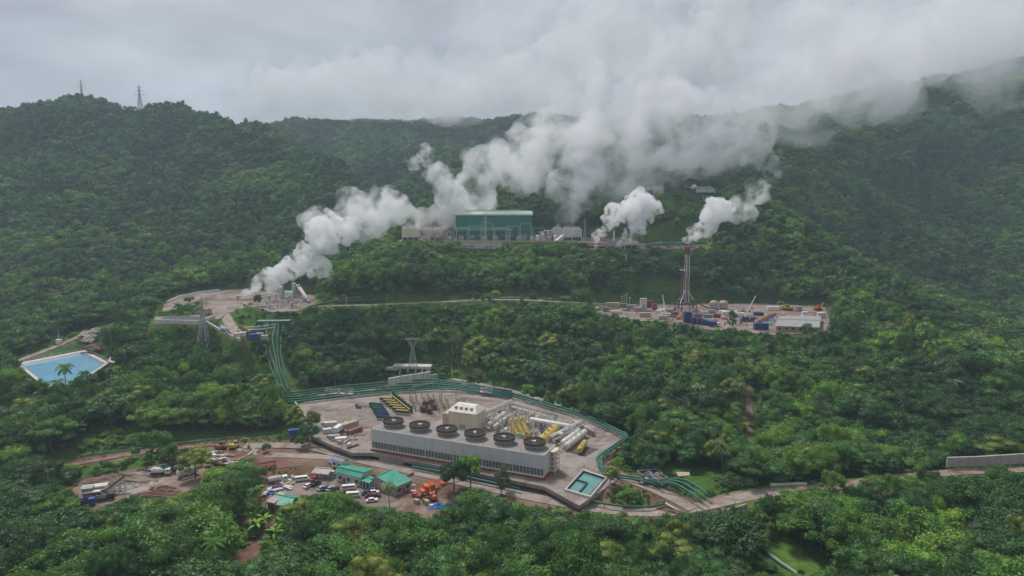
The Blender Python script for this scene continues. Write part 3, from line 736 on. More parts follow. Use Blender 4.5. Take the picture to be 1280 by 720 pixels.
# hidden behind nearer crowns: keep the rank by projected size, drop those whose top is covered
size = np.where(infr, np.minimum(tw, th * 1.3) / sd_, 0)
order = np.argsort(-size)
buf = np.full((90, 160), 1e9); cand = [i for i in np.argsort(sd_) if size[i] > 0 and ty[i] < 440]
vis = {}
for i in cand:
    r_ = tw[i] * .5 / sd_[i] * FPX; x0, x1 = int((sx_[i] - r_) / 8), int((sx_[i] + r_) / 8) + 1; y0_, y1_ = int((sy_[i] - r_ * .6) / 8), int((sy_[i] + r_ * .7) / 8) + 1
    x0, y0_ = max(0, x0), max(0, y0_); sub = buf[y0_:y1_, x0:x1]
    if sub.size == 0: continue
    fr = (sub > 1e8).sum(); vis[i] = fr * 64 if fr >= max(1, .12 * sub.size) else 0
    sub[sub > 1e8] = sd_[i]
indiv = [i for i in sorted(vis, key=lambda k_: -vis[k_]) if vis[i] > 0][:285]
is_ind = np.zeros(n, bool); is_ind[indiv] = True

ZONES = [(lambda a, b_: b_ < 560, 'on the slope above the works'), (lambda a, b_: a < 250 and b_ > 640, 'in the near forest at the lower left corner'),
 (lambda a, b_: a < 345, 'by the dirt clearing'), (lambda a, b_: a < 560 and b_ > 640, 'in the near forest below the parking yard'),
 (lambda a, b_: a < 620, 'at the edge of the works yard'), (lambda a, b_: a < 940 and b_ > 630, 'in the near forest below the front road'),
 (lambda a, b_: a < 940, 'between the platform and the pipelines'), (lambda a, b_: b_ > 605, 'on the near slope below the hillside road'), (lambda a, b_: True, 'above the hillside road')]
LOOK = {'broadleaf_tree': 'dense dark green broadleaf tree', 'spreading_tree': 'wide flat-crowned forest tree', 'bright_tree': 'bright yellow-green leafy tree',
        'slender_tree': 'slender grey-green tree', 'olive_tree': 'olive green rounded tree', 'coconut_palm': 'coconut palm with drooping fronds', 'banana_plant': 'broad-leaved banana plant', 'bare_tree': 'bare pale tree'}
def plant(pr, x, y, z, s_xy, s_z, rz, tl=(0, 0), zone=None, label=None):
    nm, cm, tm = pr
    o = bpy.data.objects.new(nm, None); o.empty_display_size = .3; COL.objects.link(o); o.location = (x, y, z); o.rotation_euler = (tl[0], tl[1], rz); o.scale = (s_xy, s_xy, s_z)
    c = bpy.data.objects.new(cm.name.split('.')[0], cm); COL.objects.link(c); c.parent = o
    t = bpy.data.objects.new(tm.name.split('.')[0], tm); COL.objects.link(t); t.parent = o
    if zone is None:
        a_, b_, _ = proj(x, y, z + s_z * .8); zone = next(s_ for f_, s_ in ZONES if f_(a_, b_))
    cat = {'coconut_palm': 'palm', 'banana_plant': 'banana plant'}.get(nm, 'tree')
    tag(o, label or LOOK[nm] + ' ' + zone, cat, LOOK[nm] + 's ' + zone); return o
for i in indiv:
    k = int(idx[i])
    if k < 8: pr = NEAR[k]
    elif k >= 22: pr = PALMS[k - 22]
    else: pr = NEAR[int(rnd[i] * 8)]
    plant(pr, tx[i], ty[i], tz[i], sxy[i], sz[i], rot[i], tilt[i])
# ---- everything else is one forest
rest = np.where(~is_ind)[0]
# scrub filling the gaps of the canopy
gx0, gy0, gs = -520.0, 90.0, 2.0; occ = np.zeros((500, 520), bool)
for i in np.where((ty < 780) & (np.abs(tx) < 515))[0]:
    r_ = tw[i] * .42; a0, a1 = int((tx[i]-r_-gx0)/gs), int((tx[i]+r_-gx0)/gs)+1; b0, b1 = int((ty[i]-r_-gy0)/gs), int((ty[i]+r_-gy0)/gs)+1
    occ[max(0,b0):b1, max(0,a0):a1] = True
q = np.c_[rng.uniform(-515, 515, 90000), 95 + 680 * rng.uniform(0, 1, 90000)]
q = q[~occ[((q[:,1]-gy0)/gs).astype(int).clip(0,499), ((q[:,0]-gx0)/gs).astype(int).clip(0,519)]]
q = q[np.abs(q[:,0]) < .62*q[:,1]+90]; q = q[:24000]
sdq = site_dist(q[:,0], q[:,1]); q = q[sdq > .5]; sdq = sdq[sdq > .5]; qz = H(q[:,0], q[:,1])
qh = rng.uniform(.8, 2.1, len(q)) * np.clip(sdq / 5, .4, 1.2); qw = rng.uniform(2.2, 5.0, len(q)) * np.clip(sdq / 6, .4, 1)
pqx, pqy, _d = screen(q[:,0], q[:,1], qz)
lawn = in_poly(pqx, pqy, STRIP)
for pl in CLEARED[:2]: lawn |= in_poly(pqx, pqy, pl)
for pl in ([(300,380),(345,384),(345,412),(305,412)], [(948,676),(975,676),(1020,722),(970,722)], [(835,590),(860,580),(905,600),(880,622)], [(0,440),(150,430),(155,470),(20,500)]): lawn |= in_poly(pqx, pqy, pl)
kq = ~lawn | (rng.uniform(0, 1, len(q)) < .06); q, qz, qh, qw = q[kq], qz[kq], qh[kq], qw[kq]; kq = len(q)
cat_ = lambda a, b_: np.concatenate([a[rest], b_])
tx, ty, tz = cat_(tx, q[:,0]), cat_(ty, q[:,1]), cat_(tz, qz)
idx = cat_(idx, 19 + rng.choice(3, kq, p=[.5, .25, .25])); rot = cat_(rot, rng.uniform(0, 6.28, kq)); sxy = cat_(sxy, qw); sz = cat_(sz, qh * 1.6)
tilt = np.concatenate([tilt[rest], np.zeros((kq, 2))]); rest = np.arange(len(tx)); print('SCRUB', kq)
fm = bpy.data.meshes.new('forest'); fm.vertices.add(len(rest)); fm.vertices.foreach_set('co', np.c_[tx, ty, tz][rest].ravel())
def attr(nm, typ, arr, key='value'):
    a_ = fm.attributes.new(nm, typ, 'POINT'); a_.data.foreach_set(key, arr.ravel())
attr('pick', 'INT', idx[rest].astype(np.int32)); attr('turn', 'FLOAT_VECTOR', np.c_[tilt, rot][rest].astype(np.float32), 'vector'); attr('size', 'FLOAT_VECTOR', np.c_[sxy, sxy, sz][rest].astype(np.float32), 'vector')
fo = bpy.data.objects.new('forest', fm); link(fo); tag(fo, kind='stuff')
ng = bpy.data.node_groups.new('forest_scatter', 'GeometryNodeTree')
ng.interface.new_socket('Geometry', in_out='INPUT', socket_type='NodeSocketGeometry'); ng.interface.new_socket('Geometry', in_out='OUTPUT', socket_type='NodeSocketGeometry')
gi = ng.nodes.new('NodeGroupInput'); go = ng.nodes.new('NodeGroupOutput'); ip = ng.nodes.new('GeometryNodeInstanceOnPoints'); ci = ng.nodes.new('GeometryNodeCollectionInfo')
ci.inputs['Collection'].default_value = STOCK; ci.inputs['Separate Children'].default_value = True; ci.inputs['Reset Children'].default_value = True
def na(nm, ty_):
    q = ng.nodes.new('GeometryNodeInputNamedAttribute'); q.data_type = ty_; q.inputs[0].default_value = nm; return next(o for o in q.outputs if o.enabled and o.name == 'Attribute')
ip.inputs['Pick Instance'].default_value = True
ng.links.new(gi.outputs[0], ip.inputs['Points']); ng.links.new(ci.outputs[0], ip.inputs['Instance'])
ng.links.new(na('pick', 'INT'), ip.inputs['Instance Index']); ng.links.new(na('turn', 'FLOAT_VECTOR'), ip.inputs['Rotation']); ng.links.new(na('size', 'FLOAT_VECTOR'), ip.inputs['Scale'])
ng.links.new(ip.outputs[0], go.inputs[0])
md = fo.modifiers.new('scatter', 'NODES'); md.node_group = ng
print('TREES', n, 'individual', len(indiv), 'cand', len(cand))
# ------------------------------------------------------------------ materials of the works
mat('cladding_grey', (.52,.515,.515), .6, .08, .35, dirt=(.40,.385,.365), streak=True)
mat('louvre_dark', (.085,.08,.075), .8, .3, 1.5); mat('deck_grey', (.27,.235,.215), .9, .2, .35, dirt=(.15,.125,.11))
mat('stack_dark', (.085,.070,.058), .8, .25, .8); mat('steel_pale', (.50,.49,.47), .5, .15, 1.2, dirt=(.3,.25,.2)); mat('steel_grey', (.30,.30,.30), .5, .2, 1.0, dirt=(.2,.16,.13))
mat('cream', (.62,.55,.40), .7, .10, .35, dirt=(.42,.35,.24), streak=True); mat('cream_roof', (.66,.61,.52), .6, .12, .5, dirt=(.45,.38,.30))
mat('yellow', (.46,.33,.075), .55, .3, 1.0, dirt=(.22,.15,.06)); mat('pipe_green', (.022,.135,.095), .5, .25, .5, dirt=(.03,.075,.055)); mat('dark_green', (.015,.085,.065), .5, .2, 1)
mat('mint', (.12,.42,.28), .5, .15, 1); mat('red', (.33,.06,.05), .5, .2, .8, dirt=(.2,.05,.04)); mat('rust', (.22,.085,.045), .8, .35, .8, dirt=(.10,.045,.03)); mat('brown_red', (.20,.075,.06), .7, .25, .8)
mat('blue', (.025,.07,.30), .5, .2, .7, dirt=(.02,.04,.15)); mat('tarp_blue', (.03,.17,.60), .6, .15, .6); mat('navy', (.018,.035,.14), .5, .25, .6, dirt=(.01,.02,.06))
mat('white', (.68,.68,.66), .45, .08, .6, dirt=(.5,.47,.43)); mat('off_white', (.55,.52,.47), .6, .15, .5, dirt=(.38,.33,.27)); mat('tan', (.42,.33,.24), .8, .2, .5, dirt=(.25,.17,.11))
mat('orange', (.65,.13,.025), .5, .2, .8, dirt=(.35,.09,.03)); mat('teal_roof', (.07,.33,.235), .5, .14, .30, dirt=(.05,.22,.16)); mat('teal', (.06,.36,.33), .55, .12, .5)
mat('black', (.025,.025,.027), .6, .1, 1); mat('glass', (.03,.04,.05), .12, .05, 1, spec=.6); mat('rubber', (.02,.02,.02), .9, .1, 1); mat('silver', (.42,.43,.45), .35, .08, 1, metal=.4)
mat('maroon', (.16,.02,.03), .35, .1, 1); mat('wall_concrete', (.34,.31,.28), .9, .22, .5, dirt=(.20,.18,.15), streak=True); mat('retain', (.52,.48,.44), .9, .2, .4, dirt=(.28,.23,.19), streak=True)
water('water_teal', (.09,.25,.24), 1.2); water('water_blue', (.19,.40,.56), .5); mat('liner', (.05,.055,.06), .4, .2, .3); mat('galv', (.36,.37,.38), .45, .1, 2)
mat('hall_green', (.035,.19,.135), .55, .14, .12, dirt=(.03,.14,.10), streak=True); mat('hall_green_pale', (.10,.30,.22), .55, .12, .2); mat('pale_green_roof', (.50,.60,.50), .5, .1, .2)
mat('roof_grey', (.30,.285,.28), .7, .2, .35, dirt=(.18,.15,.14)); mat('slate', (.20,.21,.24), .5, .2, .5); mat('pinkish', (.42,.29,.27), .8, .2, .5)
ground('turf_bright', (.06,.13,.018), (.10,.19,.028), (.05,.09,.02), .25); mat('mulch', (.16,.09,.06), .95, .35, .3, dirt=(.08,.05,.035), bump=.5); mat('stone_pile', (.40,.36,.32), .95, .3, .6, dirt=(.22,.17,.13), bump=.5)

U = Vector((73.8, -32, 0)).normalized(); W = Vector((32, 73.8, 0)).normalized(); RZ = atan2(-32, 73.8)
def part(b_, name, m, parent, label=None, smooth=False):
    o = b_.build(name, m, parent, smooth)
    if label: o['label'] = label
    return o
def dupmesh(o, parent, loc, rz=0.0, s=None):
    c = o.copy(); COL.objects.link(c); c.parent = parent; c.location = loc; c.rotation_euler = (0, 0, rz)
    if s: c.scale = s
    return c
# ------------------------------------------------------------------ cooling tower
F1 = P(465, 563, 0.0); TL, TW, TH = 80.4, 13.5, 9.8
t = empty('cooling_tower', F1, RZ, 'long grey cooling tower with six dark round fan stacks along its deck', 'cooling tower')
b = MB(); b.box((TL/2, TW/2, .3), (TL + 1.2, TW + 1.2, .6)); part(b, 'basin_kerb', 'red', t, 'red painted kerb along the foot')
b = MB(); b.box((TL/2, -.25, 1.15), (TL, .5, .5)); part(b, 'ledge', 'white', t)
b = MB(); b.box((TL/2, TW/2 + .35, 2.6), (TL - .6, TW - 1.2, 3.4)); part(b, 'louvre_bank', 'louvre_dark', t, 'dark open louvre band under the grey casing')
b = MB()
for i in range(55):
    x = TL * i / 54; b.box((x, .12, 2.65), (.22 if i % 9 else .5, .22, 3.0))
for z in (1.9, 2.7, 3.5): b.box((TL/2, .10, z), (TL, .12, .10))
for i in range(54):
    x = TL * (i + .5) / 54; b.beam((x - .6, .32, 1.5), (x + .6, .32, 4.1), .08)
part(b, 'louvre_frame', 'steel_pale', t)
b = MB(); b.box((TL/2, .0, 6.95), (TL, .3, 5.7)); b.box((TL - .15, TW/2, 5.5), (.3, TW, 8.6)); b.box((.15, TW/2, 5.5), (.3, TW, 8.6)); b.box((TL/2, TW, 5.5), (TL, .3, 8.6)); part(b, 'casing', 'cladding_grey', t)
b = MB()
for i in range(7): b.box((TL * i / 6, -.17, 6.9), (.10, .05, 5.5))
part(b, 'casing_rib', 'steel_pale', t)
b = MB(); b.box((TL/2, TW/2, 9.55), (TL - .5, TW - .5, .3)); part(b, 'deck', 'deck_grey', t)
b = MB()
for i in range(41):
    b.box((TL * i / 40, .05, 10.3), (.07, .07, 1.1)); b.box((TL * i / 40, TW - .05, 10.3), (.07, .07, 1.1))
for y in (.05, TW - .05):
    for z in (10.35, 10.85): b.box((TL/2, y, z), (TL, .06, .06))
part(b, 'handrail', 'steel_pale', t)
b = MB()
for z in range(5): b.box((TL + 1.2, 9.0, 1.2 + z * 2), (2.2, 5.5, .12)); 
for x, y in ((TL+.3, 6.4), (TL+2.2, 6.4), (TL+.3, 11.6), (TL+2.2, 11.6)): b.box((x, y, 5), (.2, .2, 10))
for z in range(4): b.beam((TL+1.6, 6.6, 1.2 + 2*z), (TL+1.6, 11.4, 3.2 + 2*z), .5, .5)
part(b, 'stair_tower', 'cream', t, 'cream stair tower on the end wall')
fs0 = None
for i in range(6):
    c = (TL / 6 * (i + .5), TW / 2 + .3, 9.7)
    if fs0 is None:
        b = MB()
        for k in range(18):
            a = 2*pi*k/18; b.beam((4.0*cos(a), 4.0*sin(a), 0), (4.35*cos(a), 4.35*sin(a), 1.9), .17)
        b.lathe((0,0,1.55), [(4.25,0),(4.5,0),(4.5,.18),(4.25,.18)], 36)
        fs0 = part(b, 'fan_stack', 'steel_pale', t); fs0['label'] = 'raised fan stack with dark ring on pale struts'
        b = MB(); b.lathe((0,0,1.8), [(3.9,-.6),(4.5,0),(4.62,.9),(4.62,1.15),(4.42,1.15),(4.3,.9),(4.2,.4),(3.7,-.6)], 40); part(b, 'rim', 'stack_dark', fs0)
        b = MB(); b.lathe((0,0,1.9), [(4.3,.35),(0.01,.55)], 32)
        for k in range(24): a = 2*pi*k/24; b.beam((.6*cos(a), .6*sin(a), 2.55), (4.3*cos(a), 4.3*sin(a), 2.42), .12)
        part(b, 'fan_guard', 'stack_dark', fs0)
        b = MB(); b.cyl((0,0,2.3), .55, .55, 12); b.box((.9, 0, 2.75), (1.0, .35, .25)); part(b, 'motor', 'white', fs0)
        b = MB(); b.cyl((0,0,0), 3.3, 1.3, 24); part(b, 'throat', 'deck_grey', fs0)
        fs0.location = c
    else:
        q = copy_tree(fs0, t); q.location = c; q.rotation_euler = (0, 0, i * .7)

# ------------------------------------------------------------------ generic plant pieces
def vessel_h(name, label, a, b_pt, r, m, cat='tank', saddle='steel_grey', group=None, ends=True):
    a, b_pt = Vector(a), Vector(b_pt); o = empty(name, (a + b_pt) / 2 * 1.0, 0, label, cat, group); o.location.z = 0 if False else min(a.z, b_pt.z) - r
    d = b_pt - a; d2 = d.normalized(); L_ = d.length; off = -o.location
    P_ = lambda v: v + off
    bb = MB(); n = 6; pts = []; rs = []
    for k in range(4): q = k / 3; pts.append(P_(a - d2 * r * .5 * (1 - q))); rs.append(max(.05, r * sin(pi/2 * (q*.93 + .07))))
    for k in range(4): q = k / 3; pts.append(P_(b_pt + d2 * r * .5 * q)); rs.append(max(.05, r * cos(pi/2 * q * .93)))
    bb.tube(pts, rs, 16); part(bb, 'shell', m, o, smooth=True)
    bb = MB()
    for k in (.18, .82):
        p_ = P_(a.lerp(b_pt, k)); bb.box((p_.x, p_.y, p_.z - r * .9), (r * 1.1, r * 1.1, r * .9), atan2(d.y, d.x))
    part(bb, 'saddle', saddle, o)
    bb = MB()
    for k in (.25, .5, .75):
        p_ = P_(a.lerp(b_pt, k)); bb.cyl((p_.x, p_.y, p_.z + r * .8), r * .22, r * .5, 8)
    part(bb, 'nozzle', m, o); return o
def vessel_v(name, label, c, r, h, m, cat='tank', group=None, dome=.35, legs='steel_grey'):
    o = empty(name, c, 0, label, cat, group); bb = MB(); bb.lathe((0,0,h*.12), [(.01,0),(r,.0),(r, h*.88 - r*dome), (r*.75, h*.88 - r*dome*.45), (.01, h*.88)], 18); part(bb, 'shell', m, o, smooth=False)
    bb = MB()
    for k in range(4): a = pi/4 + pi/2*k; bb.box((r*.75*cos(a), r*.75*sin(a), h*.07), (r*.16, r*.16, h*.16))
    part(bb, 'skirt', legs, o)
    bb = MB(); bb.lathe((0,0,h*.6), [(r*1.03,0),(r*1.12,0),(r*1.12,.15),(r*1.03,.15)], 18); bb.box((r*1.08, 0, h*.5), (.25, .5, h*.9)); part(bb, 'ladder', 'steel_pale', o); return o
def pipe_rack(label, a, b_pt, wd, h, n, cols, group=None, r=.28):
    a, b_pt = Vector(a), Vector(b_pt); o = empty('pipe_rack', a, atan2((b_pt-a).y, (b_pt-a).x), label, 'pipe rack', group); L_ = (b_pt - a).length
    bb = MB(); m_ = max(2, int(L_ / 4) + 1)
    for k in range(m_):
        x = L_ * k / (m_ - 1)
        for s in (-1, 1): bb.box((x, s*wd/2, h/2), (.22, .22, h))
        bb.box((x, 0, h - .1), (.2, wd, .2)); bb.box((x, 0, h*.55), (.18, wd, .18))
    part(bb, 'frame', 'steel_pale', o)
    for k in range(n):
        y = -wd/2 + wd*(k+.5)/n; z = h + r if k % 2 else h*.55 + r + .1; bb = MB(); e = r * (1 + .5 * (k % 3 == 0))
        bb.tube([(-.6, y, z - .8), (-.4, y, z), (L_ + .3, y, z), (L_ + .5, y, z - 1.0)], e, 8); part(bb, 'pipe', cols[k % len(cols)], o, smooth=True)
    return o
def skid(name, label, c, rz, sx, sy, h, mats, seed, cat='equipment skid', group=None):
    """a steel frame packed with small vessels, pumps and elbows"""
    r = random.Random(seed); o = empty(name, c, rz, label, cat, group)
    bb = MB(); bb.box((0,0,.15), (sx, sy, .3))
    for x in (-1, 0, 1):
        for y in (-1, 1): bb.box((x*sx*.47, y*sy*.47, h/2), (.16,.16,h))
    for y in (-1, 1): bb.box((0, y*sy*.47, h), (sx*.96, .14, .14)); bb.box((0, y*sy*.47, h*.55), (sx*.96, .1, .1))
    for x in (-1, 0, 1): bb.box((x*sx*.47, 0, h + .1), (.14, sy*.96, .12))
    part(bb, 'frame', 'steel_pale', o)
    for k in range(3):
        bb = MB(); x = sx * (-.3 + .3*k) + r.uniform(-.3,.3); rr = min(sy, sx) * r.uniform(.10,.16)
        if r.random() < .5: bb.tube([(x, -sy*.38, .4+rr), (x, -sy*.36, .4+rr), (x, sy*.36, .4+rr), (x, sy*.38, .4+rr)], [rr*.5, rr, rr, rr*.5], 12)
        else: bb.lathe((x, r.uniform(-.2,.2)*sy, .3), [(.01,0),(rr,0),(rr,h*.7),(rr*.6,h*.85),(.01,h*.9)], 12)
        part(bb, 'vessel', mats[k % len(mats)], o, smooth=False)
    bb = MB()
    for k in range(5):
        x, y = r.uniform(-.45,.3)*sx, r.uniform(-.4,.4)*sy; z = r.uniform(.5, h); l = r.uniform(.15,.4)*sx
        bb.tube([(x,y,.3),(x,y,z),(x+.25,y,z+.2),(x+l,y,z+.2),(x+l,y+.2,.3)], .13, 6)
    part(bb, 'piping', mats[-1], o); return o
_sup = None
def pipeline(label, pts, r, m, group='green steam pipelines', gap=16, sup='steel_grey', name='pipeline', loops=False):
    """one pipe on small trestles following its points"""
    pts = [Vector(p_) for p_ in pts]; base = pts[0].copy(); q = []
    for i, p_ in enumerate(pts):
        if 0 < i < len(pts) - 1:
            a, c = (pts[i-1] - p_), (pts[i+1] - p_); k = min(1.6, a.length * .3, c.length * .3)
            q += [p_ + a.normalized() * k, p_ + (a.normalized() + c.normalized()) * k * .25, p_ + c.normalized() * k]
        else: q.append(p_)
    bb = MB(); bb.tube([v - base for v in q], r, 8); o = bb.build(name, m, None, True); o.location = base; tag(o, label, 'pipeline', group)
    bs = MB(); bs.box((0, -r*1.3, -.9), (.16,.16,1.8)); bs.box((0, r*1.3, -.9), (.16,.16,1.8)); bs.box((0,0,-.1), (.2, r*3.2, .2)); proto_ = None; acc = gap * .5; k = 0
    for a, c in zip(pts[:-1], pts[1:]):
        L_ = (c - a).length; d = (c - a).normalized()
        while acc < L_:
            v = a + d * acc - base; v.z -= r; rz = atan2(d.y, d.x)
            if proto_ is None: proto_ = part(bs, 'trestle', sup, o); proto_.location = v; proto_.rotation_euler = (0,0,rz)
            else: dupmesh(proto_, o, v, rz)
            acc += gap
        acc -= L_
    return o
def offset(pts, d, dz=0):
    out = []
    for i, p_ in enumerate(pts):
        a = Vector(pts[max(i-1,0)]); c = Vector(pts[min(i+1,len(pts)-1)]); q = (c - a); q.z = 0; q.normalize(); out.append(Vector(p_) + Vector((-q.y, q.x, 0)) * d + Vector((0,0,dz)))
    return out
def L2W(ox, oy, z=0.0): return F1 + U * ox + W * oy + Vector((0,0,z))

# ------------------------------------------------------------------ the cream turbine house behind the tower
c = P(578, 539, 0) ; t = empty('turbine_house', c, RZ, 'cream windowless turbine house with a pale hipped roof behind the fan stacks', 'building')
b = MB(); b.box((0, 5, 4.6), (14.5, 10, 9.2)); part(b, 'wall', 'cream', t)
b = MB()
for x in (-7.1, -4.3, -1.4, 1.4, 4.3, 7.1): b.box((x, -.12, 4.5), (.32, .26, 9.0))
for y in (1, 4, 7, 9.6): b.box((7.35, y, 4.5), (.26, .3, 9.0))
part(b, 'pilaster', 'cream_roof', t)
b = MB(); b.add([(-7.7,-.6,9.2),(7.7,-.6,9.2),(7.7,10.6,9.2),(-7.7,10.6,9.2),(-5.2,3.4,12.0),(5.2,3.4,12.0),(5.2,6.6,12.0),(-5.2,6.6,12.0)], [(3,2,1,0),(4,5,6,7),(0,1,5,4),(1,2,6,5),(2,3,7,6),(3,0,4,7)])
roof_ = part(b, 'roof', 'cream_roof', t)
b = MB()
for x in (-4, -1.3, 1.4, 4.1): b.box((x, 1.6, 10.9), (1.2, 1.2, .9))
part(b, 'vent', 'steel_grey', roof_)
b = MB(); b.box((0, -.16, 1.6), (3.4, .2, 3.2)); part(b, 'door', 'steel_grey', t)
b = MB(); b.box((-9.3, 4.6, 3.6), (4, 7, 7.2)); part(b, 'annex', 'tan', t)
# ------------------------------------------------------------------ equipment field right of the turbine house
skid('equipment_frame', 'tall cream pipe frame packed with ducts behind the fourth and fifth fan stacks', P(622,536,0), RZ, 9, 6, 6, ['off_white','cream','steel_pale'], 1)
t = empty('duct_bank', P(650,546,0), RZ + .9, 'three big yellow inclined ducts side by side behind the fan stacks', 'duct')
for k in range(3):
    b = MB(); x = -2.8 + 2.8*k; b.tube([(x,-5,.9),(x,-3,1.6),(x,2,5.0),(x,3.4,6.6),(x,3.6,8.2)], [1.15,1.25,1.25,1.1,.8], 12); part(b, 'duct', 'yellow', t, smooth=True)
b = MB()
for x in (-4.6, 4.6):
    for y in (-3, 0, 3): b.box((x, y, 3.6), (.25,.25,7.2))
    b.box((x, 0, 7.2), (.25, 6.4, .25)); b.box((x, 0, 3.6), (.2, 6.4, .2))
for y in (-3, 0, 3): b.box((0, y, 7.2), (9.4, .25, .25))
part(b, 'frame', 'tan', t)
vessel_h('condenser', 'big yellow horizontal condenser vessel beside the sixth fan stack', P(676,553,3.0), P(694,536,3.0), 2.3, 'yellow', 'tank', 'yellow')
vessel_h('separator', 'pale grey horizontal vessel lying longest in the right equipment field', P(708,558,2.2), P(731,540,2.2), 1.5, 'off_white')
vessel_h('separator', 'slimmer white vessel next to the longest pale vessel', P(703,553,2.6), P(723,538,2.6), 1.0, 'white')
vessel_h('pump_vessel', 'small orange-yellow vessel on a dark sunken skid near the yard corner', P(724,563,2.0), P(731,553,2.0), 1.3, 'yellow', 'tank', 'brown_red')
b = MB(); b.box((0,0,.08), (11,7,.1)); o = b.build('skid_base', 'stack_dark'); o.location = P(731,564,.02); o.rotation_euler = (0,0,.9); tag(o, 'dark stained concrete bund under the orange-yellow vessel', 'bund')
vessel_h('separator', 'long white header pipe vessel along the back of the equipment field', P(664,524,4.2), P(712,533,4.2), 1.1, 'white')
vessel_h('separator', 'pale vessel nearest the turbine house', P(611,531,2.8), P(630,517,2.8), 1.2, 'off_white')
vessel_h('separator', 'second pale vessel from the turbine house', P(618,534,2.4), P(636,520,2.4), 1.0, 'steel_pale')
vessel_v('knockout_drum', 'upright yellow-grey drum behind the big yellow condenser', P(672,534,0), 1.3, 6.0, 'yellow')
vessel_v('knockout_drum', 'upright grey drum right of the yellow ducts', P(660,540,0), 1.1, 5.4, 'steel_grey')
vessel_v('knockout_drum', 'stubby cream drum between condenser and orange-yellow vessel', P(700,551,0), 1.5, 4.2, 'cream')
vessel_v('pump', 'bright mint green pump unit between two fan stacks', P(648,553,0), .9, 4.6, 'mint', 'pump')
SK = [(600,523,'cream','off_white'),(610,519,'steel_pale','white'),(632,529,'cream','steel_grey'),(628,518,'white','off_white'),(644,524,'off_white','steel_grey'),(655,529,'steel_grey','tan'),(668,536,'steel_grey','yellow'),
      (682,533,'tan','off_white'),(692,540,'yellow','steel_grey'),(699,535,'steel_pale','steel_grey'),(710,541,'brown_red','off_white'),(716,548,'off_white','tan'),(688,550,'steel_grey','steel_pale'),(664,548,'steel_pale','yellow')]
WH = ['nearest the turbine house corner','behind the pale vessels','between duct frame and yellow ducts','at the back left of the equipment field','behind the yellow ducts','in mid field','between yellow ducts and condenser',
      'behind the yellow condenser','right of the yellow condenser','under the white header','by the red railing','beside the longest pale vessel','in front of the yellow condenser','below the yellow ducts']
for k, (px, py, m1, m2) in enumerate(SK):
    skid('process_skid', 'steel-framed skid of %s and %s pipes %s' % (m1.replace('_',' '), m2.replace('_',' '), WH[k]), P(px,py,0), RZ + (k % 3) * .35, 6.5, 4.5, 3.2 + (k % 3) * .7, [m1, m2, 'steel_pale'], 20 + k, group='process skids in the equipment field')
pipe_rack('white pipe rack slanting down from the field to the turbine house', P(604,527,0), P(640,510,0), 3, 4, 5, ['off_white','steel_pale','white'])
pipe_rack('pale pipe rack running behind the white header', P(640,513,0), P(694,528,0), 2.6, 3.4, 4, ['off_white','steel_grey'])
pipe_rack('pipe rack crossing between the yellow condenser and longest vessel', P(690,556,0), P(728,536,0), 2.4, 3.6, 4, ['white','steel_pale','yellow'])
pipe_rack('low rack of grey pipes along the right edge of the field', P(718,533,0), P(742,545,0), 2, 2.4, 3, ['brown_red','off_white','steel_grey'])
pipe_rack('rack of cream pipes between turbine house and duct frame', P(596,531,0), P(616,524,0), 3, 5, 5, ['cream','off_white','white'])
# ------------------------------------------------------------------ switchyard left of the turbine house
YG = 'post insulators in the platform switchyard'
ip0 = None; r_ = random.Random(5)
for j in range(6):
    for k in range(7):
        px = 512 + k*7.5 + j*1.5; py = 500 + j*3.3 + k*.6
        c = P(px, py, 0)
        if px > 566 or (j > 3 and k > 5): continue
        if ip0 is None:
            ip0 = empty('post_insulator', c, RZ, 'slim grey insulator post on a steel stand in the switchyard rows', 'insulator', YG)
            b = MB(); b.box((0,0,1.2), (.18,.18,2.4)); part(b, 'stand', 'steel_grey', ip0)
            b = MB(); b.lathe((0,0,2.4), [(.12,0)] + [(.22 if i % 2 else .12, .15*i) for i in range(1,13)] + [(.05,1.95)], 8); part(b, 'insulator', 'brown_red', ip0)
        else:
            q = copy_tree(ip0); q.location = c; q.rotation_euler = (0,0,RZ + r_.uniform(-.1,.1)); q.scale = (1,1,r_.uniform(.75,1.3))
def gantry(label, a, b_pt, h, group=None, m='galv', cat='gantry'):
    a, b_pt = Vector(a), Vector(b_pt); o = empty('gantry', a, atan2((b_pt-a).y,(b_pt-a).x), label, cat, group); L_ = (b_pt-a).length
    for x in (0, L_):
        b = MB()
        for s in (-1,1): b.beam((x + s*.6, 0, 0), (x, 0, h), .16)
        for z in range(1, int(h/1.5)): 
            w_ = .6*(1 - z*1.5/h); b.box((x, 0, z*1.5), (2*w_, .08, .08))
        part(b, 'column', m, o)
    b = MB(); b.box((L_/2, 0, h), (L_, .14, .14)); b.box((L_/2, 0, h - .8), (L_, .14, .14)); n = max(2, int(L_/1.6))
    for k in range(n): b.beam((L_*k/n, 0, h - .8 if k % 2 else h), (L_*(k+1)/n, 0, h if k % 2 else h - .8), .08)
    part(b, 'crossbeam', m, o); return o
gantry('steel gantry at the back of the platform switchyard', P(516,502,0), P(542,497,0), 9)
gantry('steel gantry in the middle of the platform switchyard', P(520,512,0), P(552,508,0), 8)
gantry('steel gantry at the right of the platform switchyard', P(550,504,0), P(570,503,0), 8)
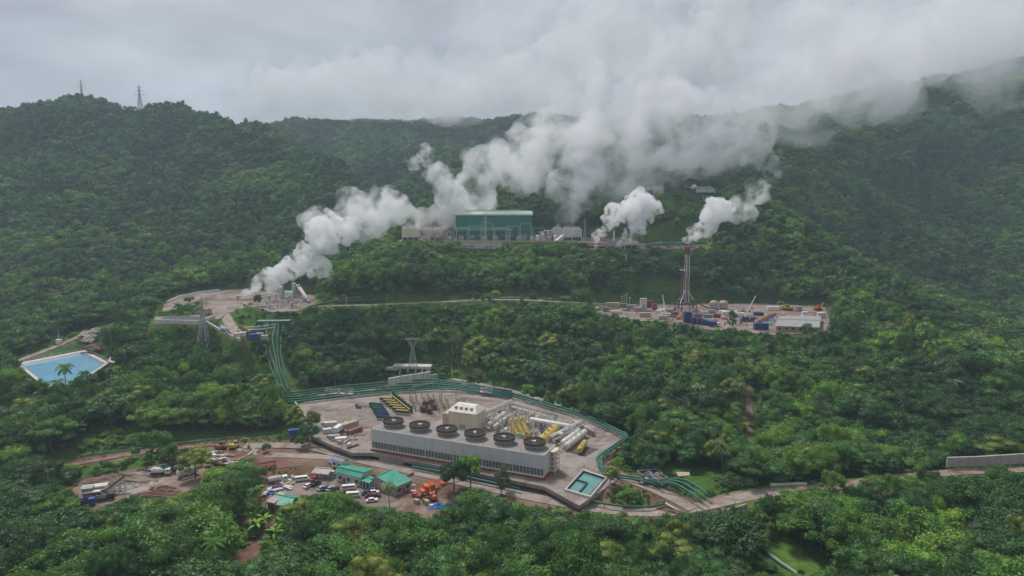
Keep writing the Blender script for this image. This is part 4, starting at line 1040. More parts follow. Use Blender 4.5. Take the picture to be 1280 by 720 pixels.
for k, (px, py) in enumerate(((529,515),(537,517),(543,512),(532,508),(540,506))):
    t = empty('transformer', P(px,py,0), RZ, 'dark brown transformer, %s in the platform switchyard' % ['front one of the left pair','front one nearest the fan stacks','one nearest the turbine house','rear one on the left','rear one on the right'][k], 'transformer', 'transformers in the platform switchyard')
    b = MB(); b.box((0,0,1.5), (2.4,1.6,2.6)); part(b, 'tank', 'brown_red' if k < 3 else 'stack_dark', t)
    b = MB()
    for y in (-1.15, 1.15):
        for x in range(7): b.box((-1 + x*.33, y, 1.5), (.1,.6,2.1))
    part(b, 'radiator', 'stack_dark', t)
    b = MB()
    for x in (-.7, 0, .7): b.lathe((x, 0, 2.8), [(.1,0),(.2,.2),(.1,.4),(.2,.6),(.1,.8),(.18,1.0),(.05,1.3)], 8)
    part(b, 'bushing', 'steel_grey', t)
# ------------------------------------------------------------------ cooler banks
DV = (P(486,520,0) - P(468,507,0)); DVn = DV.normalized(); ang = atan2(DVn.y, DVn.x)
def cooler(label, c, rz, m1, m2, group, L_=7.5, first=[None]):
    t = empty('cooler', c, rz, label, 'cooler', group)
    b = MB(); b.box((0,0,1.5), (L_,1.6,1.3)); part(b, 'casing', m1, t)
    b = MB()
    for x in (-1,1):
        for y in (-1,1): b.box((x*L_*.44, y*.65, .43), (.2,.2,.86))
    part(b, 'leg', 'steel_grey', t)
    b = MB(); b.box((0,0,2.22), (L_*.92,1.25,.14))
    for k in range(4): b.cyl((-L_*.36 + k*L_*.24, 0, 2.3), .5, .25, 12)
    part(b, 'fan_cover', m2, t); return t
o6 = ['rearmost','second from the back','third from the back','third from the front','second from the front','front']
a0, a1 = P(470,509,0), P(480,525,0); n0, n1 = P(476,505,0), P(506,521,0)
for k in range(6):
    c = a0.lerp(a1, k/5); cooler('blue-topped dark green cooler, %s of the bank beside the yellow bank' % o6[k], c, RZ + .12, 'dark_green', 'navy' if k > 2 else 'dark_green', 'dark green coolers')
a0, a1 = P(483,502,0), P(503,518,0)
for k in range(6):
    c = a0.lerp(a1, k/5); cooler('yellow-topped cooler, %s of the yellow bank' % o6[k], c, RZ + .12, 'dark_green', 'yellow', 'yellow coolers')
a0, a1 = P(491,498,0), P(515,517,0)
t = empty('cooler_rack', a0, atan2((a1-a0).y,(a1-a0).x), 'tall dark green pipe screen with a yellow rail right of the yellow bank', 'pipe rack'); L_ = (a1-a0).length
b = MB()
for k in range(14): b.cyl((L_*k/13, 0, 0), .45, 3.6 + .5*(k % 2), 8)
part(b, 'column', 'dark_green', t); b = MB(); b.box((L_/2, -1.3, 2.6), (L_+1, .5, .35)); b.box((L_/2, -1.3, 1.2), (L_+1, .3, .3)); part(b, 'rail', 'yellow', t)
# ------------------------------------------------------------------ walls, pools, kerbs on the platform
def wall(label, pts, h, th, m, name='wall', cat='wall', cap=None, z=None, group=None, kind=None):
    o = MB(); base = Vector(pts[0]); 
    for a, c in zip(pts[:-1], pts[1:]):
        a, c = Vector(a) - base, Vector(c) - base; d = (c - a); d.z = 0; n_ = Vector((-d.y, d.x, 0)).normalized() * th / 2; e = d.normalized() * th * .5
        a2, c2 = a - e*.0, c + e*.98
        vs = [a2 - n_, c2 - n_, c2 + n_, a2 + n_]; up = Vector((0,0,h))
        o.add([v for v in vs] + [v + up for v in vs], [(3,2,1,0),(4,5,6,7),(0,1,5,4),(1,2,6,5),(2,3,7,6),(3,0,4,7)])
    q = o.build(name, m); q.location = base; tag(q, label, cat, group); return q
def fence(label, pts, h, m='steel_pale', gap=2.5, name='railing', group=None, rails=(.5, 1.0)):
    b = MB(); base = Vector(pts[0])
    for a, c in zip(pts[:-1], pts[1:]):
        a, c = Vector(a) - base, Vector(c) - base; L_ = (c-a).length; n = max(1, int(L_/gap))
        for k in range(n + 1): v = a.lerp(c, k/n); b.box((v.x, v.y, v.z + h/2), (.12,.12,h))
        for f in rails: b.beam(a + Vector((0,0,h*f)), c + Vector((0,0,h*f)), .1)
    q = b.build(name, m); q.location = base; tag(q, label, 'railing' if name == 'railing' else 'fence', group); return q
wall('low concrete wall along the back and right edge of the platform', [P(665,505,0),P(700,515.5,0),P(722,523,0),P(752,535,0),P(778,546,0)], 1.4, .5, 'retain')
wall('low concrete wall along the back edge of the switchyard', [P(545,490,0),P(602,492,0),P(630,497,0),P(664,505,0)], 1.2, .5, 'retain')
wall('leaning concrete wall at the left corner of the platform', [P(369,507,0),P(378,519,0),P(388,534,0)], 2.2, .8, 'wall_concrete')
wall('low wall along the back left edge of the platform', [P(380,505,0),P(440,497,0),P(492,492,0),P(540,490,0)], .9, .4, 'retain')
for k, (a, c) in enumerate((((444,545),(465,541)),((690,572),(712,560)),((712,560),(726,551)),((744,553),(757,544)),((716,538),(742,546)),((480,566.5),(560,583)))):
    fence('red painted guard rail %s' % ['left of the cooling tower','nearest the stair tower','between stair tower and dark bund','by the far right corner of the yard','behind the right equipment field','along the kerb below the louvres'][k], [P(*a,.02), P(*c,.02)], 1.0, 'red', 2.2)
pb = [P(700,610,-2.4), P(730,588,-2.4), P(758,596,-2.4), P(734,621,-2.4)]
def quad_ring(label, name, cor, zt, zb, th, m, cat):
    t = MB(); n = len(cor); c0 = sum((Vector(v) for v in cor), Vector()) / n
    inn = [Vector((v[0], v[1], 0)) for v in cor]; out = [v + (v - Vector((c0.x, c0.y, 0))).normalized() * th * 1.4 for v in inn]
    for k in range(n):
        a, b_, c_, d_ = out[k], out[(k+1)%n], inn[(k+1)%n], inn[k]
        vs = [Vector((v.x, v.y, zb)) for v in (a, b_, c_, d_)] + [Vector((v.x, v.y, zt)) for v in (a, b_, c_, d_)]
        t.add(vs, [(3,2,1,0),(4,5,6,7),(0,1,5,4),(1,2,6,5),(2,3,7,6),(3,0,4,7)])
    o = t.build(name, m); tag(o, label, cat); return o
# the effluent pool is cut as a raised-rim tank on the pad
cor = [P(708,611,.9), P(729,588,.9), P(757,597,.9), P(738,620,.9)]
o = quad_ring('', 'effluent_pool', cor, 1.0, .0, .6, 'pale_concrete', 'pool'); tag(o, 'teal water pool with dark walls at the front right corner of the platform', 'pool')
b = MB(); ins = [Vector(v) for v in cor]; cc = sum(ins, Vector())/4
b.prism([tuple(v.lerp(cc, .0)) for v in ins], .0, .12); part(b, 'water', 'water_teal', o)
b = MB()
for k in (0, 1):
    a, c = ins[k], ins[(k+1)%4]; b.beam((a.x,a.y,.55), (c.x,c.y,.55), .5, .5)
a = ins[0].lerp(ins[1], .55); c = ins[3].lerp(ins[2], .55); m_ = a.lerp(c, .5); b.beam((a.x,a.y,.5), (m_.x,m_.y,.5), .5); b.beam((m_.x,m_.y,.5), (ins[0].lerp(ins[3], .5).x, ins[0].lerp(ins[3], .5).y, .5), .5)
part(b, 'divider', 'liner', o)
fence('red railing around the teal pool', [P(735,622,.02),P(760,597,.02),P(730,585,.02),P(722,588,.02)], 1.1, 'red', 2.2)
wall('grey concrete apron wall in front of the teal pool', [P(690,612,-3),P(712,624,-3),P(732,631,-3)], 2.2, 1.2, 'wall_concrete')
# pale curved road wall and concrete blocks behind the platform
wall('stained concrete retaining wall behind the switchyard', [P(486,484,2),P(500,481,2),P(520,478,2),P(537,475,2)], 5.2, 1.2, 'retain', 'retaining_wall')
wall('narrow concrete retaining wall stub on the grassy bank', [P(537,475,2),P(545,474,2)], 3.0, 1.2, 'wall_concrete', 'retaining_wall')
sl = empty('tower_terrace', hit(516,466), RZ*.2, 'pale concrete terrace on slanted columns below the transmission tower', 'terrace')
b = MB(); b.box((0,0,4.2), (24,7,1.6)); b.box((-13,-1,2.8), (8,5,1.4)); part(b, 'slab', 'retain', sl)
b = MB()
for x in (-8,-3,2,6,9,10.5): b.beam((x+.8,-3,3.6), (x,-3.6,-2.5), .9)
part(b, 'column', 'pale_concrete', sl)
v = hit(556,463); fence('rusty boundary fence right of the concrete terrace', [v, hit(564,464), hit(566,474)], 5, 'tan', 3, 'fence')
# ------------------------------------------------------------------ vehicles
def wheels(t, xs, wy, r, wid=.3):
    b = MB(); b.tube([(0,-wid/2,0),(0,wid/2,0)], r, 12); w0 = part(b, 'wheel', 'rubber', t); b = MB(); b.tube([(0,-wid/2-.02,0),(0,wid/2+.02,0)], r*.5, 8); part(b, 'rim', 'silver', w0)
    w0.location = (xs[0], -wy, r)
    for i, x in enumerate(xs):
        for s in (-1, 1):
            if i == 0 and s == -1: continue
            q = copy_tree(w0, t); q.location = (x, s*wy, r)
def car(label, c, rz, m, kind='car'):
    t = empty('parked_' + kind, c, rz, label, kind, 'vehicles in the parking yard'); b = MB()
    if kind == 'car':
        b.box((0,0,.62), (4.4,1.78,.62)); part(b, 'body', m, t)
        b = MB(); b.box((-.25,0,1.16), (2.5,1.6,.5), taper=.82); part(b, 'window', 'glass', t)
        b = MB(); b.box((-.25,0,1.43), (1.95,1.28,.06)); part(b, 'roof', m, t); xs = (-1.35, 1.35); r = .33
    elif kind == 'van':
        b.box((-.1,0,1.25), (4.9,1.85,1.55)); b.box((2.45,0,.85), (.5,1.8,.75)); part(b, 'body', m, t)
        b = MB(); b.box((-.1,0,1.55), (4.6,1.9,.5)); b.box((2.36,0,1.55), (.08,1.6,.6)); part(b, 'window', 'glass', t); xs = (-1.5, 1.6); r = .36
    elif kind == 'pickup':
        b.box((0,0,.75), (5.1,1.82,.55)); b.box((-1.5,.85,1.1),(2.0,.1,.4)); b.box((-1.5,-.85,1.1),(2.0,.1,.4)); b.box((-2.5,0,1.1),(.1,1.7,.4)); part(b, 'body', m, t)
        b = MB(); b.box((.4,0,1.32), (1.9,1.6,.6), taper=.85); part(b, 'window', 'glass', t); b = MB(); b.box((.4,0,1.65), (1.5,1.3,.06)); part(b, 'roof', m, t); xs = (-1.6, 1.6); r = .38
    b = MB()
    for s in (-1,1): b.box((2.2 if kind == 'car' else 2.55, s*.62, .72), (.08,.34,.18))
    part(b, 'headlight', 'white', t); wheels(t, xs, .8, r, .24); return t
def truck(label, c, rz, cab, body, kind='box', L_=7.5, group=None):
    t = empty('truck', c, rz, label, 'truck', group); b = MB(); b.box((-.6,0,.85), (L_,.9,.3)); part(b, 'chassis', 'black', t)
    b = MB(); b.box((L_/2-.9,0,1.75), (2.0,2.3,2.0)); b.box((L_/2+.15,0,1.2),(.3,2.2,.9)); cb_ = part(b, 'cab', cab, t); b = MB(); b.box((L_/2+.12,0,2.15), (.08,2.0,.75)); b.box((L_/2-.7,0,2.15),(1.0,2.34,.6)); part(b, 'window', 'glass', cb_)
    b = MB()
    if kind == 'box': b.box((-1.2,0,2.2), (L_-2.4,2.4,2.4))
    elif kind == 'tipper': 
        for y in (-1.15,1.15): b.box((-1.2,y,1.9), (L_-2.6,.1,1.3))
        b.box((-1.2,0,1.3),(L_-2.6,2.3,.15)); b.box((-L_/2+.15,0,1.9),(.1,2.3,1.3)); b.box((L_/2-2.55,0,1.9),(.1,2.3,1.4)); b.box((-1.2,0,1.8),(L_-3.2,2.0,.7), taper=.6)
    elif kind == 'mixer': b.tube([(-L_/2,0,2.6),(-L_/2+1.2,0,2.6),(-.3,0,2.2),(1.2,0,1.8)], [.6,1.25,1.2,.6], 14)
    elif kind == 'tank': b.tube([(-L_/2,0,2.1),(-L_/2+.4,0,2.1),(1.2,0,2.1),(1.6,0,2.1)], [.7,1.15,1.15,.7], 14)
    elif kind == 'flat': b.box((-1.2,0,1.2),(L_-2.4,2.4,.25)); b.box((-1.6,0,1.7),(L_-4,1.6,.8))
    part(b, 'load_box' if kind in ('box','tipper','flat') else 'drum', body, t); wheels(t, (-L_/2+.9, -L_/2+2.1, L_/2-1.2), 1.0, .5, .35); return t
def excavator(label, c, rz, m, s=1.0, name='excavator'):
    t = empty(name, c, rz, label, 'excavator'); t.scale = (s,s,s)
    b = MB(); b.box((0,-1.1,.45),(3.6,.6,.9)); part(b, 'track', 'black', t); b = MB(); b.box((0,1.1,.45),(3.6,.6,.9)); part(b, 'track', 'black', t)
    b = MB(); b.box((-.4,0,1.5),(3.2,2.4,1.1)); b.box((-1.6,0,1.9),(.9,2.3,.8)); part(b, 'body', m, t); b = MB(); b.box((.5,.7,2.4),(1.3,1.0,1.4)); cb_ = part(b, 'cab', m, t); b = MB(); b.box((.6,.7,2.6),(1.2,1.06,.8)); part(b, 'window', 'glass', cb_)
    b = MB(); b.beam((1.0,-.3,1.6),(3.2,-.3,4.4),.5,.45); b.beam((3.2,-.3,4.4),(5.2,-.3,4.0),.42,.35); bo = part(b, 'boom', m, t)
    b = MB(); b.beam((5.2,-.3,4.1),(5.9,-.3,1.4),.35,.25); b.box((5.6,-.3,.9),(1.0,.9,.9)); part(b, 'bucket', 'steel_grey', bo); return t
def crane(label, c, rz, m, boom_m, L_, up, s=1.0, lat=True):
    t = empty('mobile_crane', c, rz, label, 'crane'); t.scale = (s,s,s)
    b = MB(); b.box((0,0,1.2),(9,2.6,.9)); b.box((3.8,0,2.0),(1.6,2.4,1.2)); part(b, 'chassis', m, t)
    b = MB(); b.box((-1.4,0,2.4),(3.6,2.4,1.4)); part(b, 'cab', m, t); b = MB(); e = Vector((-2 + L_*cos(up), 0, 2.8 + L_*sin(up))); a = Vector((-2,0,2.8))
    if lat:
        for y, z in ((-.5,-.4),(.5,-.4),(-.5,.4),(.5,.4)): b.beam(a + Vector((0,y,z)), e + Vector((0,y*.3,z*.3)), .14)
        n = int(L_/1.5)
        for k in range(n):
            f0, f1 = k/n, (k+1)/n
            for y in (-.5,.5): b.beam(a.lerp(e,f0) + Vector((0,y*(1-.7*f0),-.4*(1-.7*f0))), a.lerp(e,f1) + Vector((0,y*(1-.7*f1),.4*(1-.7*f1))), .09)
    else: b.beam(a, a.lerp(e,.55), .8, .7); b.beam(a.lerp(e,.5), e, .55, .4)
    part(b, 'boom', boom_m, t); b = MB(); b.box((e.x, 0, e.z - 1.6), (.08,.08,3.2)); b.box((e.x,0,e.z-3.3),(.4,.3,.6)); part(b, 'hook', 'black', t); wheels(t, (-3.2,-1.6,1.6,3.2), 1.15, .6, .4); return t
def container(label, c, rz, m, L_=6.1, h=2.6, w_=2.44, z=0.0, group=None, cat='container'):
    t = empty('container', Vector(c) + Vector((0,0,z)), rz, label, cat, group); b = MB(); b.box((0,0,h/2+.1),(L_,w_,h))
    n = int(L_/.6)
    for k in range(n):
        for s in (-1,1): b.box((-L_/2 + L_*(k+.5)/n, s*(w_/2+.03), h/2+.1), (.28,.06,h*.86))
    part(b, 'body', m, t); b = MB()
    for s in (-.25,.25): b.box((L_/2+.04, s*w_, h/2+.1), (.06, w_*.44, h*.9))
    part(b, 'door', m, t); b = MB()
    for x in (-1,1):
        for y in (-1,1): b.box((x*(L_/2-.06), y*(w_/2-.02), h/2+.1), (.18,.16,h+.08))
    part(b, 'corner_post', 'steel_grey', t); return t
def shed(name, label, cor, ze, zr, zg, roof_m, wall_m, ridge=.5, cat='building', post=False, over=.6, axis=0, panels=0, door='steel_grey', group=None):
    """gabled building on four ground corners (world, counter-clockwise from front-left); ridge runs from side 3-0 to side 1-2"""
    cor = [Vector((v[0], v[1], 0)) for v in cor]; c0 = sum(cor, Vector())/4
    o = empty(name, (c0.x, c0.y, zg), 0, label, cat, group); cor = [v - c0 for v in cor]
    if axis: cor = cor[1:] + cor[:1]
    e, r = ze - zg, zr - zg
    def up(v, z): return Vector((v.x, v.y, z))
    ins = [v * .93 for v in cor]
    b = MB()
    if post:
        for k in range(4):
            a, c = ins[k], ins[(k+1)%4]
            for f in (0,.33,.66): v = a.lerp(c, f); b.box((v.x, v.y, e/2), (.3,.3,e))
        part(b, 'post', wall_m, o)
    else:
        m0, m1 = ins[3].lerp(ins[0], ridge), ins[2].lerp(ins[1], ridge)
        b.add([up(v,0) for v in ins] + [up(v,e) for v in ins] + [up(m0,r-.15), up(m1,r-.15)], [(0,1,5,4),(1,2,6,9,5),(2,3,7,6),(3,0,4,8,7),(4,5,9,8),(6,7,8,9)])
        part(b, 'wall', wall_m, o)
        b = MB(); a, c = ins[0], ins[1]; d = (c-a).normalized(); n_ = Vector((d.y,-d.x,0)); L_ = (c-a).length; rz = atan2(d.y,d.x)
        k = max(2, int(L_/4))
        for i in range(k):
            v = a.lerp(c, (i+.5)/k) + n_*.05; b.box((v.x, v.y, e*.5), (1.5,.14,e*.36), rz)
        part(b, 'window', 'glass', o); b = MB(); v = a.lerp(c, .5/k + .5/k) + n_*.06; b.box((v.x,v.y,min(e*.4,1.1)), (1.1,.16,min(e*.8,2.2)), rz); part(b, 'door', door, o)
    m0, m1 = cor[3].lerp(cor[0], ridge), cor[2].lerp(cor[1], ridge); th = Vector((0,0,.18))
    b = MB()
    for (p0, p1, q1, q0) in ((cor[0], cor[1], m1, m0), (cor[2], cor[3], m0, m1)):
        vs = [up(p0,e+.05), up(p1,e+.05), up(q1,r), up(q0,r)]
        b.add(vs + [v + th for v in vs], [(3,2,1,0),(4,5,6,7),(0,1,5,4),(1,2,6,5),(2,3,7,6),(3,0,4,7)])
    rf = part(b, 'roof', roof_m, o); b = MB()
    for (p0, p1, q1, q0) in ((cor[0], cor[1], m1, m0), (cor[2], cor[3], m0, m1)):
        n = max(4, int((p1-p0).length/1.1))
        for k in range(n+1):
            f = k/n; b.beam(up(p0.lerp(p1,f),e+.27), up(q0.lerp(q1,f) if True else q0, r+.21), .09)
    b.beam(up(m0,r+.24), up(m1,r+.24), .4); part(b, 'roof_rib', roof_m, rf); return o
def heap(name, label, c, rx, ry, h, m, seed, cat='heap', kind=None, tarp=False):
    r = np.random.default_rng(seed); n, k = 22, 8; V = [(0,0,h)]; Fc = []
    for i in range(1, k+1):
        for j in range(n):
            a = 2*pi*j/n; q = i/k; rr = q*(1 + .16*np.sin(a*3+seed) + .09*r.normal()); V.append((rx*rr*cos(a), ry*rr*sin(a), h*max(0,(1-q**1.3))*(1+.12*r.normal()) - (.3 if i == k else 0)))
    for j in range(n): Fc.append((0, 1+j, 1+(j+1)%n))
    for i in range(k-1):
        for j in range(n): a = 1+i*n; Fc.append((a+j, a+n+j, a+n+(j+1)%n, a+(j+1)%n))
    b = MB(); b.add(V, Fc); o = b.build(name, m, None, False); o.location = c; tag(o, label, cat) if not kind else tag(o, kind=kind); return o
ZY = -6.0
# ------------------------------------------------------------------ parking yard
def rq(pxs, zr): return [P(a, b_, zr) for a, b_ in pxs]
shed('office_building', 'green-roofed office, the left and broader of the two with red and white walls', rq([(418.5,588),(451,596),(468,584.5),(433,578.5)], -1.6), -2.4, -.8, ZY, 'teal_roof', 'off_white', .8, panels=1, door='red')
shed('office_building', 'green-roofed office with a red-striped gable, the right one of the two', rq([(464,597.5),(494,607.5),(516.5,598),(483,588)], -1.6), -2.4, -.6, ZY, 'teal_roof', 'pinkish', .22, axis=1, door='red')
t = empty('gable_screen', P(505,607,ZY), 0, 'red and white striped gable screen on the right office', 'screen') if False else None
b = MB()
a, c = P(496,610.5,ZY), P(517,600.5,ZY)
for k in range(7): v = a.lerp(c, k/6); b.box((v.x, v.y, v.z + 1.7), (.5,.5,3.4))
b.beam(a + Vector((0,0,3.3)), c + Vector((0,0,3.3)), .5); o = b.build('porch', 'red'); tag(o, 'red painted porch of posts on the right side of the right office', 'porch')
shed('canopy', 'small green flat canopy linking the two green-roofed offices', rq([(448,600),(462,604),(470,597),(456,594)], -3), -3.2, -2.9, ZY, 'teal_roof', 'off_white', .5, 'canopy', True)
shed('workshop_shed', 'faded green and rusty workshop roof at the left end of the yard', rq([(333,628),(362,632),(374,620),(352,614)], -2.2), -2.8, -1.6, ZY-.5, 'teal_roof', 'brown_red', .45, 'shed')
b = MB(); q = [P(332,627,-1.9),P(343,629,-1.9),(P(357,617,-1.6)),P(350,613.5,-1.6)]; vs=[tuple(v) for v in q]+[(v.x,v.y,v.z-.2) for v in q]; b.add(vs, [(0,1,2,3),(7,6,5,4),(0,4,5,1),(1,5,6,2),(2,6,7,3),(3,7,4,0)]); o = b.build('roof_extension', 'pinkish'); tag(o, 'faded red roof sheet beside the green workshop roof', 'roof sheet')
b = MB()
for v in q: b.beam((v.x,v.y,v.z-.1),(v.x,v.y,ZY-.6),.2)
part(b, 'post', 'steel_grey', o)
shed('canopy', 'grey tent canopy at the back left corner of the parking yard', rq([(389,590),(410,592),(420,586),(400,584)], -3), -3.6, -2.2, ZY, 'retain', 'steel_grey', .5, 'canopy', True)
shed('guard_shed', 'blue-grey pitched roof shed at the road bend above the offices', rq([(413,572.5),(428,577),(437,573.5),(424,569.5)], 0), -.6, .4, -3.6, 'slate', 'off_white', .5, 'shed')
shed('open_shed', 'pale green roofed shed beside the side road', rq([(298,592),(311,594),(319,587),(306,585)], -3.5), -4.2, -3.2, -6.6, 'pale_green_roof', 'tan', .5, 'shed')
shed('open_shed', 'small grey metal-roofed shed below the side road', rq([(291,583),(306,584),(312,577),(300,575)], -3), -3.6, -2.6, -6, 'steel_pale', 'tan', .5, 'shed')
shed('open_shed', 'long rusty brown roof shed between side road and yard', rq([(318,584),(341,580),(345,575.5),(325,579)], -2), -2.6, -1.6, -5, 'rust', 'tan', .5, 'shed', True)
b = MB(); b.box((0,0,1.6),(5,3,3.2)); o = b.build('tarp_lean_to', 'tarp_blue'); o.location = P(420,585,ZY); o.rotation_euler = (0,0,.5); tag(o, 'bright blue tarpaulin lean-to behind the left office', 'tarpaulin'); b = MB(); b.box((0,0,3.3),(5.6,3.6,.15)); part(b, 'awning', 'tarp_blue', o)
CARS = [(377,601,'van','white',.3,'white van parked alone at the back of the yard'),(392,601,'pickup','red',1.2,'red pickup behind the row at the left of the yard'),(395,606,'pickup','black',1.1,'dark pickup between the red pickup and the grey row'),
 (402,612,'car','silver',1.15,'silver car, leftmost of the close row'),(407.5,612,'car','navy',1.15,'dark blue car in the close row'),(413,612.5,'car','silver',1.2,'grey car right of the dark blue car'),(419,613,'car','black',1.2,'black car at the right end of the close row'),
 (436,612,'van','white',.2,'long white van in the middle of the yard'),(430,617,'car','maroon',.9,'maroon car beside the long white van'),(441,621,'van','white',.15,'white van nearest the trees'),(415.5,592.5,'car','white',2.6,'white car beside the left office'),
 (463,615,'pickup','navy',.3,'dark blue pickup behind the maroon cars'),(467,617,'car','white',.25,'white car behind the maroon cars'),(474,611,'car','white',.3,'white car nearest the right office'),(463,621,'car','maroon',.4,'maroon car, left one of the two together'),(469,621.5,'car','maroon',.4,'maroon car, right one of the two together'),
 (465,627,'car','white',.3,'white car at the foot of the maroon pair'),(459,618,'car','black',.4,'black car left of the maroon pair'),(477,607,'pickup','silver',.3,'silver pickup parked close to the right office'),(385,609,'car','white',1.1,'white car at the left end of the yard'),(452,607,'car','silver',1.3,'silver car facing the canopy')]
for px, py, kd, m, rz, lb in CARS: car(lb, P(px,py,ZY+.02), rz, m, kd)
truck('white tanker truck at the left edge of the parking yard', P(347,604,ZY+.02), .5, 'white', 'off_white', 'tank')
JUNK = [(341,611,'red'),(345,614,'white'),(350,610,'blue'),(336,613,'off_white'),(353,606,'pinkish'),(340,617,'tarp_blue'),(348,619,'rust'),(357,603,'white'),(362,606,'tan'),(331,619,'silver'),(366,598,'steel_grey'),(360,611,'white')]
for k, (px,py,m) in enumerate(JUNK):
    t = empty('material_stack', P(px,py,ZY+.02), .3+.5*k, '%s stack of sheets and bars %s' % (m.replace('_',' ').replace('tarp ','bright ').replace('off white','dirty white'), ['left of the tanker truck','right below the tanker truck','nearest the yard corner','at the edge of the trees','behind the tanker truck','beside the green workshop roof','against the workshop wall','on open gravel behind the tanker','between the van and the tanker','at the far left of the yard','by the grey tent canopy','between the workshop and the parked cars'][k]), 'stack', 'stacks of material left of the parking yard')
    b = MB(); rr = random.Random(k)
    for j in range(5): b.box((rr.uniform(-.6,.6), rr.uniform(-.8,.8), .25+.28*j*.6), (rr.uniform(2.5,4.5), rr.uniform(.4,1.1), .26), rr.uniform(-.15,.15))
    part(b, 'bundle', m, t); b = MB()
    for x in (-1.2,1.2): b.box((x,0,.06),(.2,2.4,.12))
    part(b, 'bearer', 'tan', t)
crane('orange crawler crane with lattice boom laid low beside the right office', P(541,615,ZY), .55, 'orange', 'orange', 14, R(14), 1.15)
excavator('orange excavator below the orange crane', P(541,625,ZY), 2.2, 'orange', .9)
excavator('rusty red digger between the crane and blue tarpaulins', P(533,628,ZY), .4, 'rust', .7)
heap('tarpaulin', 'crumpled bright blue tarpaulin under the trees at the yard edge', P(548,634,ZY), 4.2, 2.0, 1.6, 'tarp_blue', 3, 'tarpaulin')
heap('tarpaulin', 'smaller blue tarpaulin bundle beside the crumpled one', P(560,633,ZY), 2.4, 1.5, 1.3, 'blue', 4, 'tarpaulin')
for k, (px,py,m) in enumerate(((523,605,'navy'),(527,607,'tarp_blue'),(521,609,'white'),(531,604,'red'),(519,620,'red'),(524,622,'rust'),(513,611,'off_white'))):
    container('%s %s at the yard right of the offices' % (m.replace('_',' '), ['storage crate nearest the red porch','open bin beside the dark crate','plastic cube tank','tool box behind the bin','steel crate on the brown earth','steel crate furthest into the brown earth','water tank by the porch'][k]), P(px,py,ZY+.02), .3*k, m, 2.2+.4*(k%3), 1.3, 1.6, cat='crate')
# front pit with sheets, soil patches and slab stacks by the road
t = empty('pit', P(494,575,-3.0), RZ, 'concrete-walled pit heaped with white sheeting in front of the cooling tower', 'pit')
b = MB(); 
for x in (-6,6): b.box((x,0,1.1),(.5,6,2.6))
for y in (-3,3): b.box((0,y,1.1),(12,.5,2.6))
part(b, 'rim', 'wall_concrete', t); b = MB(); rr = random.Random(2)
for j in range(10): b.box((rr.uniform(-4,4), rr.uniform(-1.6,1.6), .8+rr.uniform(0,.9)), (rr.uniform(1.5,3),rr.uniform(1,2),.5), rr.uniform(0,3))
part(b, 'sheeting', 'white', t)
def patch(name, pxs, z, m, lift=.0):
    b = MB(); pts = [P(a,b_,z) for a,b_ in pxs]; b.prism([(v.x,v.y) for v in pts], z-.5, z); o = b.build(name, m); tag(o, kind='structure'); return o
patch('soil_bed', [(506,580),(535,582),(556,589),(548,594),(520,588)], -3.3, 'red_dirt')
patch('soil_bed', [(418,568),(440,564),(465,570),(500,585),(560,600),(520,598),(460,580)], -3.72, 'packed_dirt')
patch('soil_bed', [(498,615),(545,612),(560,640),(530,655),(505,640)], -5.985, 'packed_dirt')
patch('soil_bed', [(560,603),(700,634),(760,644),(700,640),(600,620)], -3.7, 'packed_dirt')
for k, (px,py) in enumerate(((549,585),(556,588),(562,590),(569,592))):
    b = MB()
    for j in range(3): b.box((0,0,.2+.35*j),(3.6,1.8,.28))
    o = b.build('slab_stack', 'pale_concrete'); o.location = P(px,py,-3.28); o.rotation_euler = (0,0,RZ+.1*k); tag(o, 'pale concrete slab pile, %s, below the louvres' % ['leftmost of four','second of four from the left','third of four from the left','rightmost of four'][k], 'slab pile', 'slab piles below the louvres')
pipeline('dark green pipe lying along the foot of the cooling tower', [P(515,583,-1.6),P(560,591,-1.6),P(610,602,-1.6),P(650,611,-1.6)], .5, 'pipe_green')
patch('grass_verge', [(520,584),(600,600),(660,613),(655,615),(600,605),(515,586.5)], -3.35, 'turf')
# ------------------------------------------------------------------ left part of the platform and its clutter
truck('white box truck parked at the left of the platform', P(424,540,.02), 1.35, 'white', 'white', 'box', 8.5)
for k, (px,py,m,rz,hh,L_,lb) in enumerate(((413,534,'off_white',.2,2.6,6,'dirty white container left of the white box truck'),(437,535,'tan',.9,2.8,9,'long tan timber frame stack right of the white box truck'),(443,541,'brown_red',1.0,2.0,8,'dark brown frame stack nearest the cooling tower'),
    (409,541,'off_white',.4,2.0,4,'small cream box in front of the dirty white container'),(418,548,'steel_grey',.2,1.6,5,'low grey bin in front of the white box truck'),(426,550,'white',.3,1.2,5,'long white crate row below the box truck'))):
    container(lb, P(px,py,.02), rz, m, L_, hh, 2.6)
for k, (px,py,m,lb) in enumerate(((423,556,'yellow','yellow machine heap by the curve of the road'),(415,553,'stone_pile','pale rubble heap left of the yellow machine'),(434,551,'stone_pile','pale rubble slope between the box truck and red rail'),(428,559,'brown_red','dark scrap heap beside the yellow machine'),(445,556,'rust','rusty scrap slope near the cooling tower corner'))):
    heap('scrap_heap' if m != 'stone_pile' else 'rubble_heap', lb, P(px,py,-2.2), 4.5, 3.2, 2.6, m, 30+k)
excavator('yellow excavator digging beside the rubble left of the cooling tower', P(430,556,-2), .6, 'yellow', .9)
container('blue container at the road below the platform corner', P(443,567,-3.2), .2, 'blue', 4.5, 2.2)
container('blue container in the trees left of the platform', P(368,543,-1.5), .3, 'blue', 5.5, 2.4)
t = empty('fallen_palm', P(452,560,-2.6), .8, 'broken green palm lying by the cooling tower corner', 'palm'); 
t_, c_ = palm_meshes(77); o = bpy.data.objects.new('fronds', mb_mesh('fronds', c_, 'leaves_bright')); link(o, t); o.scale = (9,9,5); o.location = (0,0,-3)
